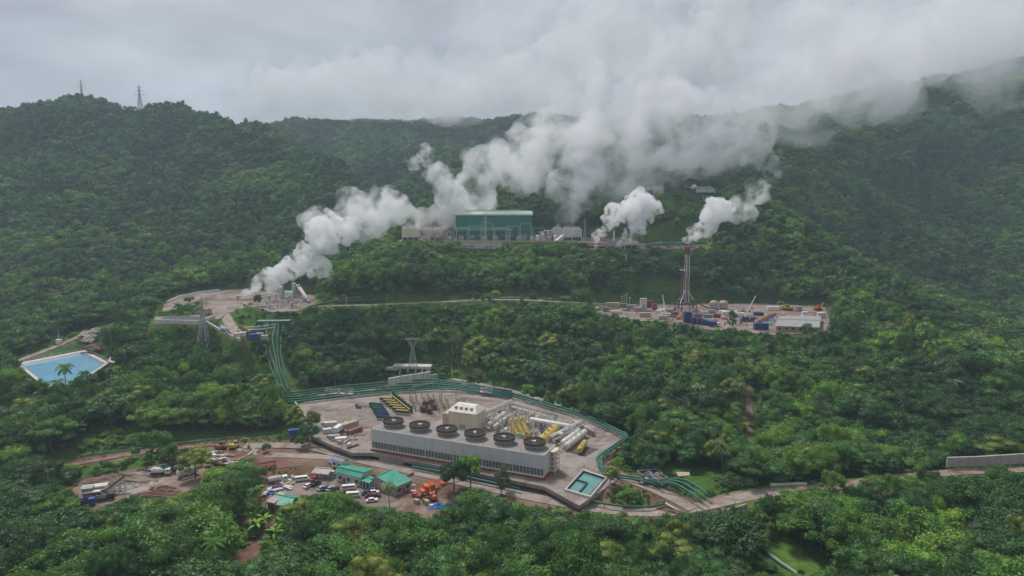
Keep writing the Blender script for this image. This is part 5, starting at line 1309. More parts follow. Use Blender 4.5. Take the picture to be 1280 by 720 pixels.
b = MB(); b.cyl((0,0,0), .5, 1.4, 10); b.cyl((0,0,1.4), .9, .7, 12); o = b.build('blue_tank', 'blue'); o.location = P(446,510,.02); tag(o, 'blue tank standing alone on the empty left part of the platform', 'tank'); b = MB(); b.cyl((1.6,-.4,0), .8, 1.2, 10); part(b, 'drum', 'stack_dark', o)
patch('yard_floor', [(406,512),(470,503),(478,520),(488,535),(450,536),(407,536)], .004*8, 'gravel_yard')
patch('yard_floor', [(508,497),(560,493),(650,505),(655,512),(600,515),(575,520),(545,523),(520,514)], .004*9, 'gravel_yard')
b = None
# ------------------------------------------------------------------ left dirt clearing
ZD = -7.0
heap('soil_heap', 'broad brown soil mound at the back of the dirt clearing', P(150,600,ZD), 17, 6, 2.6, 'packed_dirt', 41, 'mound')
heap('soil_heap', 'dark red soil heap at the front edge of the dirt clearing', P(200,619,ZD), 11, 3, 2.0, 'red_dirt', 42, 'mound')
heap('soil_heap', 'small red soil heap near the middle of the dirt clearing', P(206,612,ZD), 5, 2.5, 1.6, 'red_dirt', 43, 'mound')
heap('gravel_heap', 'pale gravel heap beside the conveyor tip', P(162,609,ZD), 4, 2.5, 1.8, 'stone_pile', 44, 'heap')
heap('gravel_heap', 'pale crushed stone heap behind the conveyor', P(177,594,ZD), 8, 3, 1.6, 'stone_pile', 45, 'heap')
patch('yard_track', [(155,614),(170,606),(205,597),(222,596),(215,604),(185,612),(160,620)], ZD+.03, 'road_concrete')
t = empty('crusher', P(118,623,ZD), .35, 'stone crusher with pale roof panels at the left tip of the dirt clearing', 'machine')
b = MB(); b.box((0,0,2.2),(7,3.2,2.6)); b.box((-2,0,4.2),(3,3,1.6), taper=1.3); part(b, 'body', 'steel_grey', t); b = MB(); b.box((0,2.2,4.4),(9,3.4,.2)); b.box((0,-2.0,3.6),(6,2,.2)); part(b, 'roof_panel', 'off_white', t)
b = MB()
for x in (-3,3):
    for y in (-1.4,1.4): b.box((x,y,.6),(.3,.3,1.3))
part(b, 'leg', 'black', t)
for k, (a, c, lb) in enumerate((((121,624),(157,611),'long pale conveyor rising to the right from the stone crusher'),((140,621),(126,615),'short conveyor feeding the stone crusher'))):
    a, c = P(*a,ZD+1.0), P(*c,ZD+(5.0 if k == 0 else 3.0)); c = P(157,612,ZD) + Vector((0,0,5.0)) if k == 0 else c
    t = MB(); t.beam(a, c, 1.1, 1.1); o = t.build('conveyor', 'off_white'); tag(o, lb, 'conveyor', 'crusher conveyors'); b = MB()
    for f in (.35,.7,.9): v = a.lerp(c,f); b.beam((v.x+.8,v.y,v.z-.4),(v.x+1.0,v.y,ZD),.22); b.beam((v.x-.8,v.y,v.z-.4),(v.x-1.0,v.y,ZD),.22)
    part(b, 'trestle', 'steel_grey', o); b = MB(); b.beam(a + Vector((0,0,.62)), c + Vector((0,0,.62)), .7, .7); part(b, 'belt', 'rubber', o)
truck('small blue truck beside the stone crusher', P(107,632,ZD+.02), .4, 'blue', 'navy', 'tipper', 6)
truck('dark truck behind the stone crusher', P(132,625,ZD+.02), .3, 'black', 'steel_grey', 'tipper', 6)
truck('white and blue cement mixer in the middle of the dirt clearing', P(201,594,ZD+.02), .2, 'white', 'white', 'mixer', 7.5)
truck('green cement mixer next to the long white silo', P(212,591,ZD+.02), .25, 'dark_green', 'pipe_green', 'mixer', 7.5)
truck('white tipper truck at the track above the long silo', P(264,579,-5.5), 2.8, 'white', 'off_white', 'tipper', 7)
truck('white flatbed truck left of the cement mixers', P(196,589,ZD+.02), .2, 'white', 'white', 'flat', 7)
vessel_h('silo', 'long white cement silo lying at the back of the dirt clearing', P(223,591.5,ZD+2.4), P(246,585.5,ZD+2.4), 1.6, 'white')
container('long rusty red roofed container behind the white silo', P(232,583,ZD+.1), .22, 'brown_red', 12, 2.4)
container('dark generator box beside the white silo', P(229,596,ZD+.02), .2, 'black', 3, 2)
container('grey office box by the gate of the dirt clearing', P(243,582,ZD+.5), .22, 'steel_pale', 6, 2.4)
excavator('brown bulldozer on the red earth above the clearing', P(276,562,-4.2), .8, 'rust', 1.1)
excavator('yellow excavator on the red earth beside the side road', P(293,561,-4.2), .3, 'yellow', 1.1)
for k, (px,py,m) in enumerate(((268,571,'white'),(277,571,'off_white'),(282,575,'white'),(273,577,'off_white'),(286,570,'tan'),(264,568,'white'),(288,580,'off_white'))):
    b = MB(); rr = random.Random(60+k)
    for j in range(5): b.box((rr.uniform(-1.4,1.4), rr.uniform(-1,1), .2+.2*j), (rr.uniform(2,4.5),.6,.22), rr.uniform(-.5,.5))
    o = b.build('board_pile', m); o.location = P(px,py,-4.18); tag(o, 'loose pile of %s boards, %s on the red earth' % (m.replace('_',' '), ['near the tipper truck','in the centre','in front of the centre pile','nearest the silo','closest to the yellow excavator','furthest back','closest to the sheds'][k]), 'board pile', 'board piles on the red earth')
# ------------------------------------------------------------------ transmission towers
def pylon(label, base, h, w_=None, style='delta', rz=0.0, m='galv', group='steel transmission towers'):
    t = empty('transmission_tower', base, rz, label, 'pylon', group); w_ = w_ or h * .2; b = MB(); th = max(.16, h * .009)
    hb = h * (.62 if style == 'cat' else .66); wt = w_ * .22
    lv = [0, .22, .42, .6, .76, .9, 1.0]
    def cor(f, k): q = (w_ * (1 - f) + wt * f) / 2; return Vector(((-q, q, q, -q)[k], (-q, -q, q, q)[k], hb * f))
    for k in range(4): b.beam(cor(0, k), cor(1, k), th * 1.3, th)
    for f0, f1 in zip(lv[:-1], lv[1:]):
        for k in range(4):
            j = (k + 1) % 4; b.beam(cor(f0, k), cor(f1, j), th * .6); b.beam(cor(f0, j), cor(f1, k), th * .6); b.beam(cor(f1, k), cor(f1, j), th * .6)
    part(b, 'leg_frame', m, t)
    b = MB()
    if style == 'cat':       # two horns spreading from a waist, with a bridge across
        s_ = h * .17; top = h * .86
        for s in (-1, 1):
            for y in (-1, 1):
                b.beam((s*wt/2, y*wt/2, hb), (s*s_, y*.5, top), th); b.beam((-s*wt/2*.2, y*wt/2, hb + h*.02), (s*s_*.55, y*.5, top), th*.8)
                for q in range(4):
                    f0, f1 = q/4, (q+1)/4; b.beam((s*(wt/2 + (s_-wt/2)*f0), y*.5, hb + (top-hb)*f0), (s*s_*.55*f1, y*.5, hb + (top-hb)*f1), th*.6)
            b.beam((s*s_, 0, top), (s*s_*1.15, 0, h), th)
        for y in (-.5, .5): b.beam((-h*.24, y, top), (h*.24, y, top), th); b.beam((-h*.2, y, top + h*.035), (h*.2, y, top + h*.035), th*.8)
        for q in range(12): x0 = -h*.22 + h*.44*q/12; b.beam((x0, .5, top), (x0 + h*.44/12, -.5, top + h*.035), th*.6)
        part(b, 'crossarm', m, t)
    else:
        for k in range(4): b.beam(cor(1, k), Vector((0,0,h)), th)
        for q in range(5):
            z0 = hb + (h-hb)*q/5; g0 = wt/2*(1 - q/5); g1 = wt/2*(1-(q+1)/5); z1 = hb + (h-hb)*(q+1)/5
            for k in range(4):
                sx, sy = ((-1,-1),(1,-1),(1,1),(-1,1))[k]; ex, ey = ((-1,-1),(1,-1),(1,1),(-1,1))[(k+1)%4]; b.beam((sx*g0,sy*g0,z0), (ex*g1,ey*g1,z1), th*.6)
        part(b, 'mast_top', m, t)
        for z, l in ((h*.68, .16), (h*.79, .13), (h*.90, .10)):
            b = MB()
            for s in (-1, 1): b.beam((0,0,z), (s*h*l,0,z), th, th*.7); b.beam((0,0,z + h*.03), (s*h*l,0,z), th*.7)
            part(b, 'crossarm', m, t)
        b = MB()
        for z, l in ((h*.68, .16), (h*.79, .13), (h*.90, .10)):
            for s in (-1,1): b.lathe((s*h*l, 0, z - h*.05), [(.06,0)] + [(.16 if i % 2 else .08, h*.05*i/8) for i in range(1,9)], 6)
        part(b, 'insulator', 'brown_red', t)
    return t
v = hit(255, 433); pylon('tall lattice transmission tower standing alone below the left well pad', v, 31, 6.2)
v = Vector(P(516, 454, 0)) ; v = hit(516, 470); pylon('transmission tower with spread horns on the terrace behind the platform', v + Vector((0,1.5,5)), 21, 5.4, 'cat', .15)
def crest(px, D):
    best = max((((gz(a[0], a[1]) - CAMZ) / d_, a) for d_ in range(860, 1200, 10) for a in [PD(px, 130, d_)]), key=lambda q: q[0])[1]; return Vector((best[0], best[1], gz(best[0], best[1]) + 1))
v = crest(175, 1062); pylon('transmission tower on the left hilltop, the larger of the two', v + Vector((0,0,5)), 48, 9)
v = crest(103, 1085); pylon('slim mast tower on the left hilltop, the smaller and further one', v + Vector((0,0,4)), 38, 5, group='steel transmission towers')
v = hit(337, 322); pylon('small transmission tower in the forest behind the left steam vent', v, 15, 3)
# ------------------------------------------------------------------ left pond
b = MB(); wp = pix([(26,462),(44,451),(99,441),(126,461),(104,474),(60,487),(40,480)], 5.0)
base = Vector(POND[0]); t = empty('water_pond', (-280, 415, 5), 0, 'light blue lined water pond with sloping concrete banks on the left', 'pond')
o3 = Vector((-280,415,5)); ring0 = [Vector(p_) - o3 for p_ in POND]; n = len(ring0)
cc = sum(ring0, Vector())/n
def ringmesh(r0, z0, r1, z1): 
    b = MB(); vs = [Vector((v.x,v.y,z0)) for v in r0] + [Vector((v.x,v.y,z1)) for v in r1]; n = len(r0); b.add(vs, [(i,(i+1)%n,n+(i+1)%n,n+i) for i in range(n)]); return b
sc = lambda f: [cc + (v - cc) * f for v in ring0]
part(ringmesh(sc(1.06), -1.2, sc(1.0), 1.5), 'embankment', 'turf', t); part(ringmesh(sc(1.0), 1.5, sc(.90), 1.5), 'crest_path', 'retain', t); part(ringmesh(sc(.90), 1.5, sc(.83), .45), 'lining', 'slate', t)
b = MB(); vs = [Vector((v.x,v.y,.5)) for v in sc(.84)]; b.add(vs, [tuple(range(n))]); part(b, 'water', 'water_blue', t)
shed('pavilion', 'small pavilion with a pale hipped roof at the right corner of the blue pond', [P(135,459,5),P(143,461,5),P(150,456,5),P(143,453,5)], 8.5, 10.2, 5, 'retain', 'tan', .5, 'pavilion', True)
fence('fence around the blue pond', [Vector(p_) + Vector((0,0,1.5)) for p_ in (POND[0],POND[1],POND[2],POND[3],POND[4])], 1.6, 'steel_pale', 5, 'fence')
wall('low white wall left of the blue pond', [hit(0,462), hit(10,460), hit(17,458)], 2.2, .6, 'off_white')
v = hit(98, 410); shed('long_shed', 'long pale green roofed shed beyond the blue pond', [hit(84,415)+Vector((0,0,0)), v, hit(113,404), hit(98,408)], v.z+5, v.z+6.4, v.z, 'pale_green_roof', 'off_white', .5)
v = hit(72, 418); b = MB(); b.box((0,0,2),(5,4,4)); b.box((0,0,4.1),(6,5,.3)); o = b.build('hut','off_white'); o.location = v; tag(o, 'small white hut by the track beyond the blue pond', 'hut'); b = MB(); b.box((.6,-2.03,1.2),(1,.1,2)); part(b,'door','steel_grey',o)
v = hit(74, 430); b = MB(); b.box((0,0,1.6),(3,3,3.2)); b.beam((0,0,3.2),(0,0,9),.3); o = b.build('pump_hut','white'); o.location = v; tag(o, 'tiny white pump hut with a pole on the track above the pond', 'hut')
for k, (px, py) in enumerate(((108,418),(116,421),(122,414),(112,426))):
    heap('rock_heap', 'grey rock heap, %s of the group on the bank beyond the pond' % ['top left','middle','top right','lowest'][k], hit(px,py), 6, 4, 3, 'stone_pile', 70+k, 'rocks')
heap('bare_slope', '', hit(128,433) + Vector((0,0,-.6)), 14, 5, 3.5, 'red_dirt', 75, kind='structure')
heap('bare_slope', '', hit(164,440) + Vector((0,0,-.6)), 13, 4, 2.0, 'packed_dirt', 76, kind='structure')
b = MB(); b.box((0,0,.4),(7,3,.8)); o = b.build('water_trough','white'); o.location = hit(188,443); tag(o, 'small white tank lying in the grass right of the blue pond', 'tank'); b = MB(); b.box((0,0,.85),(6.4,2.4,.1)); part(b,'cover','off_white',o)
# ------------------------------------------------------------------ left well pad
ZL = 33.0
patch('lined_pond_bed', [(200,401),(208,394.5),(250,395.5),(252,402)], ZL + .9, 'liner')
b = None
wall('white concrete wall with weathered panels in front of the black lined pond', [P(193,404,ZL),P(206,404.5,ZL),P(250,406,ZL),P(268,399,ZL)], 2.6, .8, 'retain')
wall('long low white wall along the back edge of the left well pad', [P(209,379,ZL),P(225,372,ZL),P(250,367,ZL),P(274,364,ZL)], 1.8, .6, 'white')
for k, f in enumerate(((209,379),(250,367))): pass
t = empty('hut', P(261,393,ZL), .2, 'small tan hut with flat roof beside the black lined pond', 'hut'); b = MB(); b.box((0,0,1.7),(3.6,3,3.4)); part(b,'wall','tan',t); b = MB(); b.box((0,0,3.5),(4.4,3.8,.25)); part(b,'roof','brown_red',t); b = MB(); b.box((.4,-1.53,1.1),(1,.1,2.1)); part(b,'door','stack_dark',t)
vessel_v('silencer', 'short grey steam silencer at the root of the left plume', P(299,373.5,ZL), 2.0, 3.2, 'steel_grey', 'silencer')
pipeline('thin pipe feeding the steam silencer on the left pad', [P(302,374,ZL+1), P(318,372.5,ZL+1), P(332,372,ZL+1)], .5, 'off_white', 'pad pipes')
for k, (px,py,r,h,m) in enumerate(((352,373,1.6,10,'steel_pale'),(368,371,1.7,11.5,'steel_pale'),(374,371,1.4,10,'galv'),(345,376,1.2,6,'off_white'),(337,377,1.1,5,'tan'),(359,378,1.3,5,'steel_grey'))):
    vessel_v('separator_tower', '%s upright vessel, %s, on the left pad' % (m.replace('_',' '), ['tall one on the left','tallest','slim one beside the tallest','short one left of the tall pair','shortest by the tree','squat one in front'][k]), P(px,py,ZL), r, h, m)
for k, (px,py) in enumerate(((335,380),(343,379),(352,381),(361,380),(370,379),(379,378),(348,385),(338,387),(366,384))):
    skid('process_skid', 'pipe skid %s of the left pad pipe yard' % ['at the left end','second from left in the back row','under the tall left vessel','in the middle','below the tallest vessel','at the right end','in the front row centre','nearest the tree','in the front row right'][k], P(px,py,ZL), .2*k, 6, 4, 3+.4*(k%3), ['off_white','brown_red','steel_pale'] if k % 2 else ['tan','steel_grey','off_white'], 80+k, group='process skids on the left pad')
shed('canopy', 'small green roofed canopy between the tall vessels', [P(356,376,ZL),P(366,376,ZL),P(366,373,ZL),P(357,373,ZL)], ZL+6, ZL+7, ZL, 'hall_green_pale', 'steel_pale', .5, 'canopy', True)
for k, dx in enumerate((0, 3.0)):
    pipeline('white sloping pipe, %s of the pair on the right of the pad pipe yard' % ['upper','lower'][k], [P(371+dx,370,ZL)+Vector((0,0,9)), P(386+dx*.5,379,ZL)+Vector((0,0,1.2))], .6, 'off_white', 'pad pipes', 40)
shed('hut', 'small blue and white hut at the corner of the ramp', [P(275,416,32),P(283,417,32),P(284,412,32),P(277,411,32)], 34.6, 35.4, 32, 'slate', 'white', .5, 'hut')
excavator('yellow excavator at the foot of the ramp from the left pad', P(310,417,31.0), 3.0, 'yellow', 1.1)
container('blue container right of the ramp excavator', P(318,423,30.2), .1, 'blue', 6, 2.6)
for k, (px,py,m) in enumerate(((325,421,'pinkish'),(303,420,'white'),(331,424,'tan'),(297,421,'off_white'))): container('%s box %s' % (m.replace('_',' '), ['between the blue container and pipe bridge','left of the ramp excavator','nearest the pipe bridge','below the ramp road'][k]), P(px,py,30.4), .2*k, m, 4, 2.2)
wall('low concrete wall along the lower edge of the ramp road', [P(254,402,33), P(268,410,31.5), P(284,420,29.5), P(300,426,29)], 1.6, .8, 'retain')
# ------------------------------------------------------------------ big green pipelines
TOP = [P(326,413,31.5), P(338,412,31.5)]
def on(px, py, dz=1.2): v = hit(px, py); return v + Vector((0,0,dz))
for k in range(5):
    dx = (k - 2) * 3.4
    pts = [on(345 + (k-2)*4.6, 413, 4.5), on(341 + (k-2)*4.8, 430, 3.2), on(343 + (k-2)*4.4, 448, 3), on(347 + (k-2)*4.0, 466, 3), on(352 + (k-2)*3.6, 484, 3), on(357 + (k-2)*2.6, 497 - (k-2)*2.2, 2.5)]
    pipeline('green pipe running straight down the hillside, %s of five' % ['leftmost','second','middle','fourth','rightmost'][k], [v + Vector((.5*sin(i*2.1+k*1.7), 0, .5*cos(i*1.3+k*2.3))) for i, v in enumerate(pts)], [.40,.34,.42,.30,.36][k], 'pipe_green', 'green pipes down the hillside', 18)
t = empty('pipe_bridge', P(344,413,31), .1, 'green pipe bridge on columns at the top of the hillside pipes', 'pipe bridge')
b = MB()
for x in (-8,-3,3,8):
    for y in (-2,2): b.box((x,y,1.5),(.4,.4,8))
    b.box((x,0,5.2),(.4,5,.5))
part(b,'frame','dark_green',t); b = MB()
for y in (-1.6,0,1.6): b.tube([(-11,y,3),(-10,y,5.8),(9,y,5.8),(10,y,3)], .5, 8)
part(b,'pipe','pipe_green',t)
for k in range(4):
    pipeline('green pipe in the run %s' % ['nearest the pad fence below the ramp','second below the ramp','third below the ramp','furthest below the ramp'][k], [P(306,414-k*1.6,32), P(325,413-k*1.6,32.5), P(342,411-k*1.6,33.5)], .45, ['pipe_green','steel_pale','pipe_green','off_white'][k], 'pipes below the ramp')
runs = [(358,500),(375,498.5),(395,495.5),(440,490.5),(486,486.5),(540,483),(562,482.5),(600,487),(640,494)]
for k in range(5):
    pts = [P(x, y + 3 - k*3.0 + (1.0 if x > 560 else 0)*k, 1.6 + k*.5) for x, y in runs]
    pipeline('green pipe along the back of the platform, %s of five' % ['front','second','third','fourth','rear'][k], pts, .36 if k % 2 else .48, 'pipe_green', 'green pipes behind the platform', 20)
for k in range(2):
    pts = [P(x, y - k*3.0, 2.0) for x, y in ((640,494),(664,501),(700,511.5),(722,518),(752,530.5),(768,538),(781,545))] + [P(785,547-k*2.5,2.0), P(752-k*5,571-k*.8,2.0), P(752,585-k*3,1.0), P(770+k*2,596-k*3,.5), P(800,600-k*2.5,1.0), P(826,607-k*2.5,1.0)]
    pipeline('green pipe bending round the right corner of the platform, %s one' % ['outer','inner'][k], pts, .45, 'pipe_green', 'green pipes round the platform corner', 20)
pipeline('third green pipe beside the right corner of the yard', [P(780,547,2), P(745,573,2), P(748,582,2), P(768,597,1)], .4, 'pipe_green', 'green pipes round the platform corner', 18)
for k in range(3):
    pts = [P(822+k*4,604-k*2.5,2), P(838+k*4,603-k*2.6,3), P(850+k*5,607-k*3,3), P(868+k*5,619-k*3.5,2), P(877+k*5,628-k*3.5,1.0)]
    pipeline('green pipe stepping down to the road fork, %s of three' % ['lower','middle','upper'][k], pts, .42, 'pipe_green', 'green pipes by the road fork', 9)
pipeline('thin pale green pipe along the front road and grass bank', [P(656,601,-1),P(690,612,-1.2),P(735,625,-1.2),P(770,632,-1.2),P(810,634,-1.2),P(832,629,-.8),P(838,632,-.8)], .42, 'pipe_green', 'green steam pipelines', 14)
pipeline('thin pale green pipe turning down at the road fork', [P(832,629,.3),P(846,637,-.6),P(852,640,-1.2)], .35, 'steel_pale', 'green steam pipelines', 6)
skid('valve_station', 'cluttered valve station of brown and blue pieces at the head of the fork pipes', P(812,600,.3), .2, 9, 5, 3.2, ['rust','tarp_blue','tan'], 91, 'valve station'); skid('valve_station', 'smaller valve station with teal pump beside the fork pipes', P(824,604,.3), .5, 5, 4, 2.6, ['teal','tan','rust'], 92, 'valve station')
skid('valve_station', 'yellow and green valve cluster on the pipes behind the empty platform corner', P(424,492,2), -.1, 16, 3, 2.6, ['yellow','tan','pipe_green'], 93, 'valve station')
skid('valve_station', 'tan valve cluster on the pipes above the turbine house', P(586,484.5,2), -.1, 8, 3, 2.4, ['tan','rust','pipe_green'], 94, 'valve station'); skid('valve_station', 'tan valve cluster on the pipes above the equipment field', P(608,490,2), -.1, 7, 3, 2.4, ['tan','off_white','pipe_green'], 95, 'valve station')
for k, (px,py,lb) in enumerate(((758,594,'blue tarpaulin beside the teal pool'),(808,584,'blue tarpaulin behind the valve station'),(784,549,'dark blue tarpaulin at the right corner of the platform'))): heap('tarpaulin', lb, P(px,py,.1), 2.6, 1.6, 1.5, 'tarp_blue' if k < 2 else 'blue', 96+k, 'tarpaulin')
pipeline('green pipeline running left along the upper road to the pad', [P(384,384,34.5), on(420,379.5,1.6), on(460,378,1.6), on(478,377,1.6)], .55, 'pipe_green', 'pipes along the upper road', 24)
pipeline('rusty pipeline beside the upper road left end', [P(396,381,35.5), on(424,377.5,2.2), on(452,376.5,2.2)], .5, 'brown_red', 'pipes along the upper road', 24)
b = MB(); b.beam((0,0,0),(0,0,7),.3,.2); b.beam((0,0,7),(-1.5,0,8),.2); b.beam((-1.5,0,8),(-2.4,0,7.6),.2); o = b.build('street_lamp','steel_pale'); o.location = hit(433,382); tag(o, 'single curved street lamp on the upper road left end', 'street lamp'); b = MB(); b.box((-2.6,0,7.5),(.9,.3,.15)); part(b,'lamp_head','white',o)
for k in range(2):
    pipeline('%s pipe running down the lawn strip at the lower right' % ['dark green','pale grey'][k], [on(946+k*3,682,.5), on(955+k*3,690,.5), on(972+k*3,704,.5), on(990+k*3,716,.5), on(1003+k*3,727,.5)], .5 if k == 0 else .3, ['pipe_green','off_white'][k], 'lawn strip pipes', 10)
pipeline('pale pipe bend at the top of the lawn strip', [on(946,681,.6), on(949,677,.8), on(958,676,.8)], .3, 'off_white', 'lawn strip pipes', 8)
dr = [Vector(p_) for p_ in ROADS['drain'][0]]; dr = [v + Vector((0,0,.5)) for v in dr[::6]] + [dr[-1] + Vector((0,0,.5))]
pipeline('long thin green pipe crossing the grass left of the platform', dr, .4, 'pipe_green', 'green steam pipelines', 16)
# ------------------------------------------------------------------ walls and marks by the right road
wall('stained concrete retaining wall above the hillside road', [P(1183,583.5,4.2),P(1220,582.5,5),P(1260,580,5.6),P(1300,577.5,6),P(1380,571,8)], 3.9, .9, 'wall_concrete', 'retaining_wall')
wall('white painted guard rail behind the bend of the hillside road', [P(963,607.5,.3),P(985,606.5,.6),P(1008,606,.8)], 1.0, .3, 'white', 'guard_rail', 'guard rail')
heap('soil_heap', 'red earth bank at the outer edge of the road bend', P(1012,616,.2), 5, 3.5, 1.6, 'red_dirt', 101, 'mound'); heap('soil_heap', 'red earth slope falling from the road below the culvert', P(938,640,-1), 3, 6, 1.2, 'red_dirt', 102, 'mound')
t = empty('culvert', P(921,642,-1), .5, 'grey concrete culvert headwall below the road bend', 'culvert'); b = MB(); b.box((0,0,1.2),(9,1.2,2.4)); part(b,'headwall','wall_concrete',t); b = MB(); b.tube([(-1,-1.2,.9),(-1,-.5,.9)], .8, 14); part(b,'pipe','stack_dark',t); b = MB(); b.box((0,-.2,2.6),(9,.3,.4)); part(b,'coping','pale_concrete',t)
patch('grass_verge', [(918,628),(948,626),(950,640),(922,644)], -.95, 'turf')
patch('soil_bed', [(845,590),(862,590),(862,594),(848,595)], .35, 'tan')
# palms and bananas that stand out
for k, (px,py,h,lb) in enumerate(((83,490,13,'tall coconut palm standing against the blue pond'),(76,506,12,'leaning coconut palm just below the blue pond'),(106,486,9,'short coconut palm right of the tall pond palm'),(322,642,9,'coconut palm at the corner of the workshop shed'),(487,638,9,'dark coconut palm in front of the right office'),
    (45,570,11,'feathery palm by the dirt track at far left'),(28,572,10,'darker palm at the left frame edge by the dirt track'),(12,640,10,'lone thin palm in the lower left shade'))):
    v = hit(px, py); plant(PALMS[k % 3], v.x, v.y, v.z, h*1.15, h*1.15, k*1.3, (.03,.02), 'x', lb)
for k, (px,py) in enumerate(((352,664),(362,668),(372,662),(384,668),(396,672),(408,664),(330,660),(322,668),(316,660),(366,690),(376,700),(388,690),(430,672),(440,680),(400,690),(345,676),(420,700),(356,706))):
    v = hit(px, py); plant(BANANA, v.x, v.y, v.z, 7.5, 7.0 + (k % 3), k*.9, (0,0), 'in the grove below the workshop shed')
bt = trunk_mb(91, .95, .016, 10, .34); BARE = ('bare_tree', mb_mesh('branches', trunk_mb(92, .9, .010, 12, .36), 'pale_bark'), mb_mesh('trunk', bt, 'pale_bark'))
for k, (px, py, h, zn) in enumerate(((220,682,15,'standing in the near forest below the dirt clearing'),(470,690,14,'in the near forest below the parking yard'),(586,676,13,'in the near forest right of the blue tarpaulins'),(700,700,14,'in the near forest below the teal pool'),(905,690,14,'beside the lawn strip at the lower right'),
    (1100,655,13,'on the near slope below the hillside road'),(1210,700,14,'at the lower right corner of the forest'),(1065,540,12,'above the bend of the hillside road'),(860,520,12,'left of the bare brown streak'),(160,510,13,'on the slope between pond and dirt track'),(700,470,12,'in the forest behind the equipment field'),(40,650,15,'in the lower left shade'))):
    v = hit(px, py); plant(BARE, v.x, v.y, v.z, h*.9, h, k*1.1, (.04,0), 'x', 'bare pale-stemmed tree with thin branches ' + zn)
def special(px, py, h, w_, pr, lb, lift=0): v = hit(px, py); plant(NEAR[pr], v.x, v.y, v.z, w_, h*1.08, px*.37, (0,0), 'x', lb)
special(222,389,5,7,1,'low bushy tree on the left pad behind the black lined pond'); special(236,380,5,8,0,'dark round bush tree in the middle of the left pad'); special(248,384,4,6,6,'olive bush on the left pad near the tan hut')
special(390,540,10,9,6,'brown-green bushy tree in the left corner of the platform'); special(386,556,9,10,0,'dark tree by the road bend below the platform corner'); special(378,560,6,7,2,'small dark tree beside the road bend tree')
special(322,383,8,7,0,'dark tree standing on the left pad beside the steam vent'); special(588,612,12,11,3,'light green tree in front of the cooling tower'); special(626,618,11,10,5,'thin pale-stemmed tree in front of the louvres'); special(568,618,12,13,0,'dark leafy tree right of the orange crane')
special(763,606,7,7,6,'bushy tree right of the teal pool'); special(785,632,5,9,1,'round dark shrub mass on the bank below the teal pool'); special(915,416,13,7,4,'dark brown-green tree at the front edge of the drilling pad'); special(245,600,12,14,6,'olive tree leaning over the dirt clearing'); special(190,583,14,16,1,'tall dense tree standing alone by the dirt track')
special(212,585,10,10,0,'lower rounded tree beside the dirt track tree'); special(334,566,4,5,0,'small round tree on the side road island'); special(1010,418,6,7,1,'small tree below the grey warehouse')
special(1045,414,7,8,5,'pale tree right of the grey warehouse'); special(617,380,9,11,3,'round light tree on the upper road below the green hall'); special(653,382,8,8,5,'pale rounded tree beside the upper road')
# ------------------------------------------------------------------ drilling pad
ZP = 27.0
def D_(px, py, dz=.02): return P(px, py, ZP + dz)
t = empty('drilling_rig', D_(857,390), .25, 'tall drilling rig with white lattice mast and rusty crown on the drilling pad', 'drilling rig')
b = MB()
for x in (-6,6):
    for y in (-5,0,5): b.box((x,y,3.2),(.6,.6,6.4))
for y in (-5,0,5): b.box((0,y,6.4),(12.6,.5,.5)); b.beam((-6,y,.3),(6,y,6.2),.3)
for x in (-6,6): b.box((x,0,6.4),(.5,10.6,.5)); b.beam((x,-5,.3),(x,0,6.2),.3); b.beam((x,5,.3),(x,0,6.2),.3)
part(b,'substructure','rust',t); b = MB(); b.box((0,0,6.85),(13.5,11.5,.35)); b.box((-4,1,8.2),(3,4,2.6)); b.box((4.5,-2,8.0),(2.6,3,2.2)); part(b,'drill_floor','stack_dark',t)
b = MB()
def lat(b, z0, z1, w0, w1, n, th, x=0, y=0, m2=0):
    for k in range(4):
        sx, sy = ((-1,-1),(1,-1),(1,1),(-1,1))[k]; b.beam((x+sx*w0/2,y+sy*w0/2,z0),(x+sx*w1/2,y+sy*w1/2,z1), th)
    b.m = m2
    for q in range(n):
        f0, f1 = q/n, (q+1)/n; a, c = (w0+(w1-w0)*f0)/2, (w0+(w1-w0)*f1)/2; za, zc = z0+(z1-z0)*f0, z0+(z1-z0)*f1
        for k in range(4):
            sx, sy = ((-1,-1),(1,-1),(1,1),(-1,1))[k]; ex, ey = ((-1,-1),(1,-1),(1,1),(-1,1))[(k+1)%4]
            b.beam((x+sx*a,y+sy*a,za),(x+ex*c,y+ey*c,zc), th*.55); b.beam((x+ex*c,y+ey*c,zc),(x+sx*c,y+sy*c,zc), th*.55)
lat(b, 7, 43.0, 2.9, 2.3, 10, .40, m2=1); part(b,'mast',['white','brown_red'],t); b = MB(); lat(b, 43, 48.5, 2.5, 2.9, 3, .5); b.box((0,0,48.6),(3.8,3.8,.7)); b.box((0,0,45.5),(2.2,2.2,3.6)); part(b,'crown','rust',t,'rusty orange crown block')
b = MB()
for s in (-1,1): b.beam((s*1.4,0,16),(s*6.2,-3,7),.5); b.beam((s*1.4,0,16),(s*5.0,4,7),.5)
part(b,'brace','white',t); b = MB(); b.box((-3.3,.5,31.5),(3.2,3,.35))
for x in (-4.8,-1.8):
    for y in (-1,2): b.box((x,y,32.2),(.12,.12,1.2))
part(b,'monkey_board','white',t); b = MB()
for k in range(9): b.box((-4.3 + (k%3)*.5, -.3 + (k//3)*.5, 20.5),(.3,.3,27))
part(b,'pipe_rack','brown_red',t,'reddish stand of drill pipes beside the mast'); b = MB(); b.beam((7,-1,8),(20,-4,.8),.9); part(b,'pipe_slide','rust',t)
b = MB(); b.box((0,0,24),(1.0,1.0,3.0)); b.beam((0,0,25),(0,0,42),.15); part(b,'travelling_block','brown_red',t)
b = None
NV = 'navy equipment boxes beside the rig'
container('tall navy blue box, highest of the blue row at the rig foot', D_(859,403), .04, 'navy', 5.2, 7.0, 3.5, group=NV)
